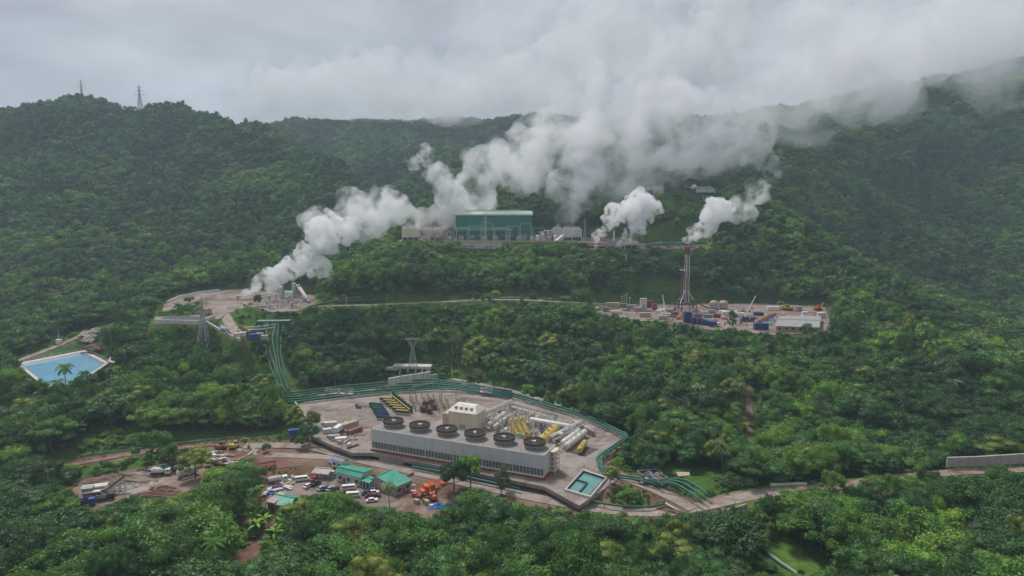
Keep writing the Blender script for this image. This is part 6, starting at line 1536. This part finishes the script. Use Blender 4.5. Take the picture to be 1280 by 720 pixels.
for k in range(4): container('navy blue box, %s along the lower blue row' % ['next to the tall box','second','third','last before the truck'][k], D_(868+k*6.3,404.5+k*.8), .04, 'navy', 4.4, [4.2,3.8,3.2,3.0][k], 3, group=NV)
truck('dark blue truck with white nose at the end of the blue row', D_(893,408.5), .05, 'white', 'navy', 'box', 7)
SM_ = [(741,388,'white',9,2.4,'long white roofed hut at the left tip of the drilling pad'),(757,389,'slate',4,3,'blue-grey truck body beside the white hut'),(766,385,'tan',11,4.2,'long tan shed at the left of the drilling pad'),(770,392,'off_white',8,2,'low cream wall of crates at the front left edge'),
  (780,384,'slate',6,3,'grey box under the thin masts'),(790,386,'steel_grey',8,3,'dark machine box right of the thin masts'),(797,389,'pinkish',6,3,'pinkish box left of the concrete tower'),(812,384,'brown_red',7,5,'dark red shed behind the red container'),(818,387,'red',3.6,4.5,'bright red container with dark door'),
  (806,396,'tan',8,3,'tan crate row in front of the concrete tower'),(824,391,'white',4.5,2,'small white box in front of the red container'),(832,396,'off_white',7,2.6,'white roofed cabin left of the rig'),(829,399,'pinkish',6,2.4,'pinkish cabin in front of the white roofed cabin'),(838,392,'slate',5,3,'grey-blue generator left of the rig'),
  (843,396,'rust',4,3.5,'rusty tank box nearest the rig left side'),(848,399,'orange',3,2,'small orange box at the rig foot'),(872,398,'brown_red',5,3,'dark red pump box right of the rig'),(880,393,'off_white',6,2.4,'white pump housing right of the rig'),(888,391,'steel_grey',7,2.4,'grey mud tank in front of the tan silos'),
  (884,397,'slate',6,2.2,'slate mud tank in front of the blue row end'),(896,397,'brown_red',5,2.6,'dark red tank right of the blue truck'),(903,392,'white',5,2.2,'small white tank between silos and trailers'),(912,393.5,'white',11,2.6,'long white trailer right of the silos'),(924,395,'white',8,2.2,'second white trailer nearest the mobile crane'),
  (905,399,'tan',4,2,'tan crate behind the dark tree'),(948,394,'navy',7,2.0,'flat dark blue container behind the red pipe stacks'),(951,412,'navy',9,4.0,'dark blue container at the front of the pad left of the warehouse'),(966,388,'white',9,3.0,'white site office at the back of the pad'),(998,389,'steel_grey',4,3.6,'grey box right of the back excavator'),
  (1006,395,'white',4,3,'white cabin behind the warehouse'),(1004,399,'off_white',3,2.4,'cream tank next to the white cabin'),(1012,398,'tan',4,2.4,'tan crate behind the warehouse right end'),(1026,396,'white',5,3,'white water tank at the right end of the pad')]
for k, (px,py,m,L_,h,lb) in enumerate(SM_): container(lb, D_(px,py), .05*((k%5)-2), m, L_, h, 3.0, cat='container')
for k, (px,h) in enumerate(((777,8),(780,9),(783,10),(787,7))):
    b = MB(); b.beam((0,0,0),(0,0,h),.4,.25); b.box((0,0,h*.7),(1.2,.2,.2)); o = b.build('floodlight_mast','steel_pale'); o.location = D_(px,383); tag(o, 'thin pale mast, %s of the four behind the tan shed' % ['leftmost','second from left','tallest','rightmost'][k], 'mast', 'thin masts'); b = MB(); b.box((0,-.2,h),(1.2,.3,.5)); part(b,'lamp_head','white',o)
b = MB(); b.box((0,0,4.5),(4.6,4,9)); o = b.build('concrete_tower','off_white'); o.location = D_(804,388); tag(o, 'square pale concrete tower left of the red container', 'tower'); b = MB(); b.box((0,0,9.1),(5.2,4.6,.3)); part(b,'roof','steel_grey',o); b = MB(); b.box((0,-2.04,3),(1.2,.1,4)); part(b,'door','steel_grey',o)
crane('mobile crane with a steep white boom left of the rig', D_(829,391), 2.0, 'white', 'white', 11, R(72), 1.0, False)
crane('dark blue mobile crane with white boom raised right of the dark tree', D_(934,402), .2, 'navy', 'white', 15, R(62), 1.1, True)
for k, (px,py) in enumerate(((892,386),(904,386))): vessel_v('silo', 'tan domed silo, %s of the pair behind the trailers' % ['left','right'][k], D_(px,py), 3.1, 6.8, 'tan', 'silo', 'tan silos', .6)
for k in range(6):
    b = MB(); rr = random.Random(k)
    for j in range(9): b.tube([(-4,(j%5)*.5,.3+.45*(j//5)),(4,(j%5)*.5,.3+.45*(j//5))], .22, 6)
    o = b.build('pipe_stack', ['red','brown_red','red','rust','red','maroon'][k]); o.location = D_(953+k*2.8,403-k*1.7); o.rotation_euler = (0,0,.5+.05*k); tag(o, 'bundle of %s drill pipes, %s of six' % (['red','dark red','red','rusty','red','maroon'][k], ['front','second','third','fourth','fifth','rear'][k]), 'pipe stack', 'drill pipe bundles')
heap('tarpaulin', 'teal green tarpaulin mound in front of the red pipe stacks', D_(958,406), 5.5, 3.5, 2.2, 'teal', 111, 'tarpaulin')
heap('tarpaulin', 'bright blue tarpaulin behind the teal mound', D_(965,400.5), 2.8, 3, 1.6, 'tarp_blue', 112, 'tarpaulin')
heap('tarpaulin', 'orange tarpaulin heap right of the rig foot', D_(881,396), 2.2, 1.6, 1.4, 'orange', 113, 'tarpaulin')
shed('warehouse', 'low warehouse with a wide flat grey roof at the right front of the drilling pad', [D_(968,414),D_(1024,416),D_(1026,401),D_(975,400.5)], ZP+3.2, ZP+3.9, ZP, 'roof_grey', 'tan', .5, 'warehouse')
excavator('yellow excavator at the back of the drilling pad', D_(986,388), 2.9, 'yellow', 1.5); excavator('orange excavator at the right end of the drilling pad', D_(1023,388), .3, 'orange', 1.3)
excavator('small yellow digger left of the back excavator', D_(979,387), .3, 'yellow', .9)
wall('long low concrete wall with pipe left of the drilling pad', [D_(742,380),D_(765,381),D_(776,382)], 2.0, .6, 'retain')
for k, (px,py) in enumerate(((864,393),(870,391),(876,395),(862,397),(848,392),(843,389),(852,396))):
    skid('mud_skid', 'rusty pump skid %s' % ['at the right of the rig','behind the rig right side','by the pipe slide foot','between rig and tall blue box','left of the rig','behind the grey-blue generator','in front of the rig left side'][k], D_(px,py), .3*k, 5, 3.5, 3, ['rust','red','steel_grey'] if k % 2 else ['brown_red','yellow','steel_pale'], 120+k, group='mud pump skids round the rig')
fence('thin fence along the back edge of the drilling pad', [D_(918,384),D_(940,384),D_(960,384.5)], 3, 'steel_pale', 4, 'fence')
patch('yard_floor', [(955,386),(1025,388),(1034,400),(1000,408),(965,405)], ZP+.03, 'packed_dirt')
pipeline('pale pipe on a parapet leading to the left tip of the drilling pad', [on(700,374,1.5), on(722,374.5,1.5), D_(745,379,2), D_(776,381,2)], .45, 'off_white', 'pipes along the upper road', 14)
wall('pale concrete parapet of the upper road below the green hall', [on(576,376,-.2), on(600,373,-.2), on(640,372,-.2), on(690,374,-.2)], 1.0, .5, 'retain')
# ------------------------------------------------------------------ green power hall on its terrace
ZG = 73.0
def Q(px, py, D): x, y, z = PD(px, py, D); return Vector((x, y, z))
t = empty('power_hall', (-17, 642, ZG), 0, 'large green corrugated power hall with a pale roof on the far terrace', 'power hall')
hw, hd, hh = 71.0, 30.0, 24.5
b = MB(); b.box((0,hd/2,hh/2),(hw,hd,hh)); part(b,'wall','hall_green',t); b = MB()
for k in range(48): b.box((-hw/2 + hw*(k+.5)/48, -.06, hh*.62),(.35,.16,hh*.72))
for k in range(20): b.box((hw/2+.06, hd*(k+.5)/20, hh*.5),(.16,.35,hh*.95))
part(b,'corrugation','hall_green',t)
b = MB(); b.add([(-hw/2-1,-1.2,hh-.2),(hw/2+1,-1.2,hh-.2),(hw/2+1,hd/2,hh+3.2),(-hw/2-1,hd/2,hh+3.2),(hw/2+1,hd+1.2,hh-.2),(-hw/2-1,hd+1.2,hh-.2)], [(0,1,2,3),(3,2,4,5)]); b.box((0,-1.2,hh-.3),(hw+2,.3,1.2)); rf = part(b,'roof','pale_green_roof',t); b = MB(); b.box((0,hd/2,hh+3.5),(hw*.8,2.2,1.0)); part(b,'ridge_vent','steel_pale',rf)
b = MB(); b.box((-9,-4.5,5.4),(52,9,10.8)); an = part(b,'annex','hall_green',t); b = MB(); b.add([(-36,-10.5,10.2),(18,-10.5,10.2),(18,0,13.0),(-36,0,13.0)],[(0,1,2,3)]); b.box((-9,-10.5,10.1),(54,.3,.9)); part(b,'roof','hall_green_pale',an)
b = MB()
for k in range(10): b.box((-32+k*5.1,-9.08,7.2),(3.4,.14,2.0)); b.box((-32+k*5.1,-9.08,3.0),(3.4,.14,2.2))
part(b,'window','louvre_dark',an)
b = MB(); b.box((28,-.1,3.2),(6,.2,6)); part(b,'door','steel_grey',t)
for k, (x, w_, d_, h, y, m, lb) in enumerate(((-95,16,14,11.5,640,'cream','cream cooling tower block at the far left of the terrace'),(-70,31,14,10,652,'tan','long tan cooling tower behind the cream block, hidden in steam'),(52,27,16,11,640,'off_white','pale cooling tower right of the green hall under the steam column'))):
    t = empty('cooling_block', (x, y, ZG), .03, lb, 'cooling tower'); b = MB(); b.box((0,d_/2,h*.5+1.6),(w_,d_,h-3.2)); part(b,'casing',m,t); b = MB(); b.box((0,d_/2,1.8),(w_-1,d_-1,3.6)); part(b,'louvre_bank','louvre_dark',t)
    b = MB()
    for s in (-1,-.33,.33,1): b.box((s*(w_/2-.4),.0,1.8),(.7,.5,3.6))
    part(b,'column',m,t); b = MB(); n = max(2,int(w_/9))
    for i in range(n): b.lathe((-w_/2 + w_*(i+.5)/n, d_/2, h-.1),[(3.6,0),(3.9,.6),(3.6,1.8),(3.4,1.8),(3.4,.2)],20)
    part(b,'fan_ring','steel_pale' if k != 1 else 'tan',t)
b = MB(); b.box((0,0,4.5),(2.8,3,9)); o = b.build('stair_block','off_white'); o.location = (27,634,ZG); tag(o,'narrow cream stair block at the right front of the green hall','tower'); b = MB(); b.box((0,0,9.1),(3.4,3.6,.3)); part(b,'cap','steel_grey',o)
t = empty('pipe_arches',(34,645,ZG),0,'white looping pipes over a maroon vessel right of the green hall','pipework'); b = MB()
for k in range(4): a = -5+k*4; b.tube([(a,0,0),(a,0,6),(a+1.5,0,9),(a+4,0,9.5),(a+6,0,7),(a+6.4,0,2)],.7,8)
part(b,'pipe','white',t,smooth=True); b = MB(); b.tube([(-3,2,5),(-2.5,2,5),(12,2,5),(12.5,2,5)],[1,2.2,2.2,1],12); part(b,'vessel','maroon',t)
b = MB(); b.beam((33,612,ZG-5),(47,628,ZG+5),3.0,3.0); o = b.build('covered_chute','off_white'); tag(o,'pale covered chute rising to the right cooling tower','chute'); b = MB(); b.beam((38,618,ZG-6),(38,618,ZG-1),.5); b.beam((43,624,ZG-4),(43,624,ZG+1),.5); part(b,'trestle','steel_grey',o)
wall('pale two-metre wall along the front edge of the far terrace', [Vector((-60,611.5,ZG)),Vector((-20,611.5,ZG)),Vector((58,611.5,ZG))], 1.8,.6,'tan')
t = empty('retaining_wall',(-28,606,ZG-14),0,'pale stepped retaining wall hanging below the far terrace','retaining wall')
b = MB(); b.box((0,0,8.4),(38,3,12.4)); part(b,'upper_panel','retain',t); b = MB(); b.box((-6,-5,1.0),(26,3,8)); part(b,'lower_panel','pale_concrete',t); b = MB(); b.box((0,-1.7,14.7),(37,.5,.5)); b.box((-6,-6.7,5.2),(27,.5,.5)); part(b,'coping','tan',t)
# switchyard of the hall
for k in range(7):
    x0 = -50 + k*11.5; gantry('steel gantry before the green hall, %s from the left' % ['first','second','third','fourth','fifth','sixth','seventh'][k], Vector((x0, 617 + 2*(k%2), ZG)), Vector((x0+10, 617 + 2*(k%2), ZG)), 13 + 2*(k%3), 'gantries of the far switchyard', 'steel_pale')
pylon('slender lattice mast in front of the green hall centre', Vector((-24,615,ZG)), 27, 3.2, 'delta', 0, 'steel_pale'); pylon('shorter lattice mast standing on the far retaining wall', Vector((-2,607,ZG-9)), 22, 2.6, 'delta', 0, 'steel_pale')
pylon('lattice mast right of the pale far cooling tower', Vector((66,620,ZG)), 22, 3, 'delta', 0, 'galv')
for k in range(9):
    t = empty('transformer',(-78+k*10.5,622+(k%2)*3,ZG),0,'transformer of the far terrace, %s from the left' % ['first','second','third','fourth','fifth','sixth','seventh','eighth','ninth'][k],'transformer','transformers of the far terrace'); b = MB(); b.box((0,0,2),(4.5,3,3.6)); part(b,'tank',['steel_pale','brown_red','off_white'][k%3],t); b = MB()
    for j in range(6): b.box((-1.8+j*.7,-1.9,1.9),(.2,.8,3))
    part(b,'radiator','steel_grey',t); b = MB()
    for x in (-1.2,0,1.2): b.lathe((x,0,3.8),[(.2,0),(.35,.5),(.2,.9),(.35,1.3),(.1,2.0)],8)
    part(b,'bushing','off_white',t)
for k in range(8): skid('process_skid', 'pipe skid of the far terrace, %s along the tan cooling tower' % ['first from the left','second','third','fourth','fifth','sixth','seventh','rightmost'][k], Vector((-84+k*5.2,634+(k%3)*3,ZG)), .1*k, 6, 5, 5+(k%3)*1.6, [['tan','off_white','steel_pale'],['brown_red','tan','off_white'],['dark_green','steel_grey','tan']][k%3], 140+k, group='process skids on the far terrace')
for k in range(5): vessel_v('storage_tank', 'pale tank behind the far switchyard, %s of five' % ['first','second','third','fourth','fifth'][k], Vector((18+k*5.4,628,ZG)), 1.6+.3*(k%2), 5+(k%3), ['off_white','white','steel_pale','tan','white'][k], 'tank','pale tanks of the far terrace')
wall('low pinkish wall along the terrace edge right of the pale cooling tower', [Vector((66,603,ZG-3)),Vector((100,600,ZG-3))], 3.5,1,'pinkish')
t = empty('pump_house',(78,628,ZG-2),0,'pinkish flat-roofed pump house at the left of the separator station','building'); b = MB(); b.box((0,0,4.5),(10,8,9)); part(b,'wall','pinkish',t); b = MB(); b.box((0,0,9.2),(11,9,.5)); part(b,'roof','roof_grey',t); b = MB()
for x in (-3,0,3): b.box((x,-4.05,5),(1.6,.12,1.6))
part(b,'window','glass',t)
# ------------------------------------------------------------------ separator station and its clearings
ZS = 68.0
shed('separator_shed','dark roofed shed between the two small steam vents',[Vector((84,604,ZS)),Vector((104,604,ZS)),Vector((104,614,ZS)),Vector((84,614,ZS))],ZS+4,ZS+5.6,ZS,'stack_dark','steel_pale',.5,'shed',True)
shed('separator_shed','dark roofed shed right of the second small steam vent',[Vector((98,594,ZS)),Vector((116,594,ZS)),Vector((116,601,ZS)),Vector((98,601,ZS))],ZS+3.4,ZS+4.8,ZS,'roof_grey','steel_pale',.5,'shed',True)
vessel_v('silencer','squat silencer under the left vent of the separator station',Vector((74,600,ZS)),1.8,3.5,'steel_pale','silencer'); vessel_v('silencer','squat silencer under the right vent of the separator station',Vector((93,596,ZS)),1.8,3.5,'steel_pale','silencer')
b = MB(); b.beam((0,0,0),(0,0,15),1.6,1.2); o = b.build('vent_stack','steel_pale'); o.location = (92,617,ZS); tag(o,'square grey vent stack between the two steam puffs','stack'); b = MB(); b.lathe((0,0,15),[(1.0,0),(1.3,.5),(1.3,.9),(.9,.9)],10); part(b,'cap','steel_grey',o)
for k in range(4): pipeline('green pipe crossing the separator station, %s of four' % ['front','second','third','rear'][k],[Vector((120,598+4*k,ZS+1.2)),Vector((126,600+4*k,ZS+4)),Vector((134+2*k,601+4*k,ZS+4.5)),Vector((172,606+4*k,ZS+5))],.6,'pipe_green','green pipes of the separator station',9)
for k in range(5): skid('process_skid','green and rusty skid of the separator station, %s of five' % ['leftmost','second','middle','fourth','rightmost'][k],Vector((122+k*10,612+(k%2)*5,ZS)),.2*k,7,5,4+(k%2),[['pipe_green','rust','tan'],['tan','pipe_green','steel_pale']][k%2],160+k,group='process skids of the separator station')
b = MB(); b.beam((0,0,0),(0,0,16),.7,.5); b.box((0,0,15.5),(2.4,.4,.4)); o = b.build('post','pale_green_roof'); o.location = hit(782,342); tag(o,'pale green steel post rising from the forest below the separator station','post'); b = MB(); b.box((0,0,6),(1.4,1.0,3)); part(b,'control_box','white',o)
heap('bare_slope','',Vector((152,690,gz(152,690)-1)),16,20,7,'tan',171,kind='structure'); b = MB(); b.box((0,0,2),(7,5,4)); o = b.build('hut','brown_red'); o.location = (166,742,gz(166,742)+1); tag(o,'small red hut at the top of the bare brown slope','hut'); b = MB(); b.box((0,0,4.2),(8,6,.4)); part(b,'roof','white',o)
ZU = 124.0
v = Vector((215,792,ZU))
for k in range(5): pipeline('pale green pipe climbing the upper clearing, %s of five' % ['leftmost','second','middle','fourth','rightmost'][k],[Vector((214+k*3.2,762,gz(214+k*3,762)+2)),Vector((213+k*3.2,778,ZU+2)),Vector((210+k*3.0,815,ZU+2.5)),Vector((207+k*3.0,840,gz(207+k*3,840)+5))],.6,'pale_green_roof','pipes of the upper clearing',14)
wall('pale concrete wall across the foot of the upper pipes',[Vector((204,764,ZU-4)),Vector((240,762,ZU-4))],4,1.2,'retain')
t = empty('pipe_bridge',(222,826,ZU),0,'pale green pipe bridge at the top of the upper clearing','pipe bridge'); b = MB()
for x in (-14,-5,5,14): b.box((x,0,4),(.6,2.4,8))
part(b,'frame','pale_green_roof',t); b = MB(); b.tube([(-16,0,8.4),(16,0,8.4)],.7,8); b.tube([(-16,1.6,8.4),(16,1.6,8.4)],.6,8); part(b,'pipe','pipe_green',t)
b = MB(); b.lathe((0,0,0),[(3.4,0),(3.4,3),(2.8,4.6),(1.5,5.6),(.01,6)],16); o = b.build('domed_tank','white'); o.location = (212,803,ZU); tag(o,'white domed tank on the upper clearing','tank'); b = MB(); b.box((3.5,0,2),(.3,.8,4)); part(b,'ladder','steel_grey',o)
patch_ = MB(); patch_.prism([(190,774),(214,774),(214,800),(190,800)],ZU+.05,ZU+.08); o = patch_.build('grass_terrace','turf_bright'); tag(o,kind='structure')
vessel_v('wellhead_tank','small white wellhead tank amid the mist on the upper slope',Vector((150,840,gz(150,840))),2,7,'white')

# ------------------------------------------------------------------ small loose things lying about the sites
def litter(lb, grp, name, cat, spots, mats, kind, seed):
    r = random.Random(seed); protos = []
    for m in mats:
        t = empty(name, (0,0,0), 0, lb, cat, grp); b = MB()
        if kind == 'pallet':
            b.box((0,0,.75),(1.8,1.1,1.1)); part(b,'load',m,t); b = MB()
            for y in (-.45,0,.45): b.box((0,y,.1),(2.0,.16,.2))
            part(b,'runner','tan',t)
        elif kind == 'drum': b.lathe((0,0,0),[(.01,0),(.42,0),(.42,.4),(.45,.42),(.42,.44),(.42,.9),(.38,.92),(.01,.92)],12); part(b,'shell',m,t); b = MB(); b.cyl((.2,0,.92),.07,.05,8); part(b,'cap','black',t)
        elif kind == 'beam':
            for k in range(4): b.box((0,(k%3)*.4-.4,.15+.3*(k//3)),(4.5,.22,.26),.03*k)
            part(b,'bar',m,t); b = MB(); b.box((-1.2,0,.02),(.15,1.3,.1)); b.box((1.2,0,.02),(.15,1.3,.1)); part(b,'bearer','tan',t)
        protos.append(t)
    for k, v in enumerate(spots):
        q = protos[k] if k < len(protos) else copy_tree(protos[k % len(protos)])
        q.location = v; q.rotation_euler = (0,0,r.uniform(0,3.1)); f = r.uniform(.8,1.3); q.scale = (f,f,f)
def scat(n, pl, z, seed):
    r = random.Random(seed); xs = [p_[0] for p_ in pl]; ys_ = [p_[1] for p_ in pl]; out = []
    while len(out) < n:
        a, b_ = r.uniform(min(xs),max(xs)), r.uniform(min(ys_),max(ys_))
        if in_poly(np.array([a]), np.array([b_]), pl)[0]: out.append(P(a, b_, z))
    return out
litter('small wrapped pallet load among the pumps and boxes of the drilling pad','pallet loads on the drilling pad','pallet_load','pallet',scat(34,[(760,388),(840,386),(945,386),(948,408),(905,407),(800,397)],ZP+.02,1),['off_white','tan','rust','slate','orange'],'pallet',1)
litter('short bundle of steel bars lying on the drilling pad','bar bundles on the drilling pad','bar_bundle','bar bundle',scat(24,[(770,386),(940,386),(1000,392),(960,412),(905,408),(800,399)],ZP+.02,2),['brown_red','steel_pale','rust','off_white'],'beam',2)
litter('steel drum standing on the gravel of the drilling pad','drums on the drilling pad','steel_drum','drum',scat(26,[(770,388),(940,388),(960,408),(905,407),(800,398)],ZP+.02,3),['blue','red','black','yellow'],'drum',3)
litter('wrapped pallet load on the brown earth right of the offices','pallet loads right of the offices','pallet_load','pallet',scat(12,[(508,614),(545,614),(550,634),(522,638)],ZY+.03,4),['off_white','rust','tan'],'pallet',4)
litter('bundle of bars on the dirt clearing at the left','bar bundles on the dirt clearing','bar_bundle','bar bundle',scat(16,[(120,605),(200,588),(250,590),(240,600),(150,620)],ZD+.03,5),['steel_pale','rust','off_white'],'beam',5)
litter('bundle of bars on the red earth beside the side road','bar bundles on the red earth','bar_bundle','bar bundle',scat(14,[(268,562),(330,556),(330,566),(275,582)],-4.15,6),['off_white','tan','rust'],'beam',6)
litter('wrapped pallet load on the left part of the platform','pallet loads on the platform','pallet_load','pallet',scat(16,[(400,528),(455,528),(458,545),(440,560),(412,550)],.05,7),['off_white','tan','brown_red'],'pallet',7)
litter('bundle of bars on the left part of the platform','bar bundles on the platform','bar_bundle','bar bundle',scat(14,[(400,528),(458,530),(440,560),(412,550)],.05,8),['steel_pale','tan','rust'],'beam',8)
litter('steel drum near the edge of the equipment field','drums on the platform','steel_drum','drum',scat(14,[(600,518),(700,560),(740,550),(700,530),(640,512)],.05,9),['yellow','blue','red'],'drum',9)
litter('pale bar bundle on the left well pad','bar bundles on the left well pad','bar_bundle','bar bundle',scat(10,[(300,364),(385,372),(380,386),(330,386)],ZL+.03,10),['off_white','rust'],'beam',10)
# ------------------------------------------------------------------ steam and low cloud
def steam_mat(name, dens, scale, lo, hi, aniso=0.1, col=(.97,.97,.98), detail=5, soft=None):
    m = bpy.data.materials.new(name); m.use_nodes = True; nt = m.node_tree; N = nt.nodes; L = nt.links
    N.remove(N['Principled BSDF']); out = N['Material Output']
    pv = N.new('ShaderNodeVolumePrincipled'); pv.inputs['Color'].default_value = (*col, 1); pv.inputs['Anisotropy'].default_value = aniso
    if scale is None: pv.inputs['Density'].default_value = dens
    else:
        tc = N.new('ShaderNodeTexCoord'); nz = N.new('ShaderNodeTexNoise'); nz.inputs['Scale'].default_value = scale; nz.inputs['Detail'].default_value = detail; nz.inputs['Roughness'].default_value = .58; nz.inputs['Distortion'].default_value = .4
        L.new(tc.outputs['Object'], nz.inputs[0])
        mr = N.new('ShaderNodeMapRange'); mr.interpolation_type = 'SMOOTHSTEP'; mr.inputs['From Min'].default_value = lo; mr.inputs['From Max'].default_value = hi; mr.inputs['To Max'].default_value = dens
        L.new(nz.outputs[0], mr.inputs[0]); L.new(mr.outputs[0], pv.inputs['Density'])
    L.new(pv.outputs[0], out.inputs['Volume']); return m
DG = None
def puff_mesh(name, spheres, vox, disp, dscale, seed):
    V, Fc = [], []; n0 = 0
    for (x, y, z, r_) in spheres:
        V.append(_iv * r_ + [x, y, z]); Fc.append(_if + n0); n0 += len(_iv)
    V = np.concatenate(V); Fc = np.concatenate(Fc)
    me = bpy.data.meshes.new(name + '_raw'); me.from_pydata(V.tolist(), [], Fc.tolist())
    o = bpy.data.objects.new(name + '_raw', me); COL.objects.link(o)
    r_ = o.modifiers.new('r', 'REMESH'); r_.mode = 'VOXEL'; r_.voxel_size = vox
    for k, (dv, sv) in enumerate(((disp, dscale), (disp * .45, dscale * .38))):
        tx_ = bpy.data.textures.new('t', 'CLOUDS'); tx_.noise_scale = sv; tx_.noise_depth = 2; tx_.noise_basis = 'BLENDER_ORIGINAL'
        d_ = o.modifiers.new('d', 'DISPLACE'); d_.texture = tx_; d_.strength = dv; d_.mid_level = .45; d_.texture_coords = 'LOCAL'
    dg = bpy.context.evaluated_depsgraph_get(); q = bpy.data.meshes.new_from_object(o.evaluated_get(dg)); q.name = name
    bpy.data.objects.remove(o); bpy.data.meshes.remove(me); return q
def plume(name, path, m, label, vox, seed, spread=.75, sub=7, disp=.7, loc=None, cat='steam', group=None, kind=None, step=.45):
    """path: (px, py, D, radius in metres); puffs strung along it"""
    r = random.Random(seed); pts = [(Vector(PD(a, b_, D)), q) for a, b_, D, q in path]; base = pts[0][0].copy(); sph = []
    for (p0, r0), (p1, r1) in zip(pts[:-1], pts[1:]):
        L_ = (p1 - p0).length; t = 0.0
        while t < L_:
            k = t / L_; q = r0 + (r1 - r0) * k; c = p0.lerp(p1, k) - base
            j = Vector((r.gauss(0, 1), r.gauss(0, 1), r.gauss(0, 1))) * q * spread * .5
            rr = q * r.uniform(.55, .85); sph.append((*(c + j), rr))
            for _ in range(sub):
                d = Vector((r.gauss(0, 1), r.gauss(0, 1), r.gauss(0, 1) + .2)).normalized(); s_ = rr * r.uniform(.28, .5)
                sph.append((*(c + j + d * rr * .88), s_))
            t += q * step
    rm = sum(q for _, q in pts) / len(pts)
    me = puff_mesh(name, sph, vox, rm * disp * .5, rm * .6, seed); me.materials.clear(); me.materials.append(m)
    o = bpy.data.objects.new(name, me); link(o); o.location = base
    if kind: tag(o, kind=kind)
    else: tag(o, label, cat, group)
    return o
SD = steam_mat('steam_dense', .24, .15, .42, .54)
SM = steam_mat('steam_mid', .085, .07, .43, .58)
SL = steam_mat('steam_large', .036, .030, .45, .61)
SW = steam_mat('steam_bank', .012, .016, .44, .62)
SN = steam_mat('steam_soft', .050, .045, .43, .60)
ST = steam_mat('steam_thin', .020, .040, .46, .68)
CL = steam_mat('cloud_low', .0105, .012, .34, .60)
plume('steam_plume', [(298,372,468,2.0),(312,364,468,3.6),(335,350,470,6.5),(370,328,474,9.5),(405,305,480,12),(432,282,486,15)], SD, 'thick white steam plume blowing from the vent on the left well pad', 1.1, 1)
plume('steam_plume', [(432,282,490,16),(458,266,505,19),(488,264,530,17),(506,270,560,10)], SM, 'greying tail of drifting steam in front of the left hill', 1.6, 2)
plume('steam_plume', [(518,280,655,9),(543,274,655,15),(568,252,660,22),(600,228,670,28),(636,206,690,33),(672,184,720,34)], SN, 'broad grey steam bank rising from the long cooling tower beside the green hall', 2.4, 3, spread=.8)
plume('steam_plume', [(556,245,665,18),(540,222,670,15),(524,204,672,11)], SM, 'small round steam head curling up left of the green hall', 1.6, 4)
plume('steam_plume', [(562,232,668,14),(556,212,675,9),(552,200,676,6)], SM, 'narrow steam curl between two rising steam heads', 1.4, 5)
plume('steam_plume', [(709,285,645,11),(712,262,650,15),(718,238,660,20),(727,208,680,27),(736,180,700,32)], SN, 'tall steam column standing on the right cooling tower', 2.6, 6, spread=.6)
plume('steam_plume', [(745,307,600,1.6),(748,294,602,4.2),(760,279,606,7.5),(780,262,612,11),(806,248,622,13)], SD, 'white puff of steam from the left vent of the separator station', 1.1, 7)
plume('steam_plume', [(772,310,596,1.6),(776,301,598,4),(789,288,602,7),(804,273,608,9),(818,258,616,10)], SD, 'white puff of steam from the right vent of the separator station', 1.1, 8)
plume('steam_plume', [(853,302,590,1.6),(864,294,590,5),(880,284,592,9),(897,270,594,12.5),(908,260,596,11)], SD, 'white steam plume blowing right behind the drilling mast top', 1.2, 9)
plume('steam_plume', [(914,266,598,8),(926,256,602,11),(940,242,606,12.5),(954,234,610,8)], SM, 'loose grey steam puff drifting over the spur crest', 1.4, 10)
plume('steam_plume', [(836,222,800,1.6),(842,208,800,4),(852,200,805,7),(862,212,810,9)], SM, 'thin white steam jet by the upper pipeline clearing', 1.5, 11)
plume('steam_wisp', [(677,160,900,2),(682,146,900,5),(695,130,905,10)], SM, 'short bright steam jet against the far ridge', 1.8, 12)
plume('steam_wisp', [(585,190,780,8),(600,182,780,10),(622,178,780,8)], ST, 'thin ragged steam wisp above the grey steam bank', 2.0, 13)
plume('steam_wisp', [(975,186,900,6),(981,200,900,7),(984,216,900,9)], ST, 'faint vertical steam wisp on the right mountain face', 2.0, 14)
plume('steam_plume', [(665,190,730,34),(700,165,740,46),(735,175,750,50),(780,170,780,60),(830,160,820,64),(880,160,860,62),(915,168,880,44),(930,188,890,24)], SL, 'huge billowing steam cloud hanging over the upper slope', 6, 15, spread=.9)
plume('steam_plume', [(725,262,740,16),(760,235,760,28),(800,215,780,34),(850,200,800,36),(880,190,820,26)], ST, 'thin veil of steam low over the slope behind the green hall', 4, 16, spread=.9)
plume('steam_plume', [(715,110,850,60),(760,75,900,90),(840,60,950,110),(930,75,980,100),(1010,75,1020,85),(1100,60,1040,84),(1200,38,1060,84),(1310,12,1080,92)], SW, 'long steam cloud streaming right across the mountain crest', 9, 17, spread=.9)
plume('low_cloud', [(935,136,1130,56),(1010,114,1130,60),(1100,92,1130,62),(1190,70,1120,64),(1290,48,1110,68),(1400,10,1130,75)], CL, '', 10, 18, spread=.9, kind='stuff', step=.22)
plume('low_cloud', [(330,118,1600,60),(450,114,1600,75),(560,106,1600,80),(660,96,1600,85),(760,90,1600,100)], CL, '', 14, 19, spread=.8, kind='stuff')
cy_.volume_bounces = 10; cy_.max_bounces = 12
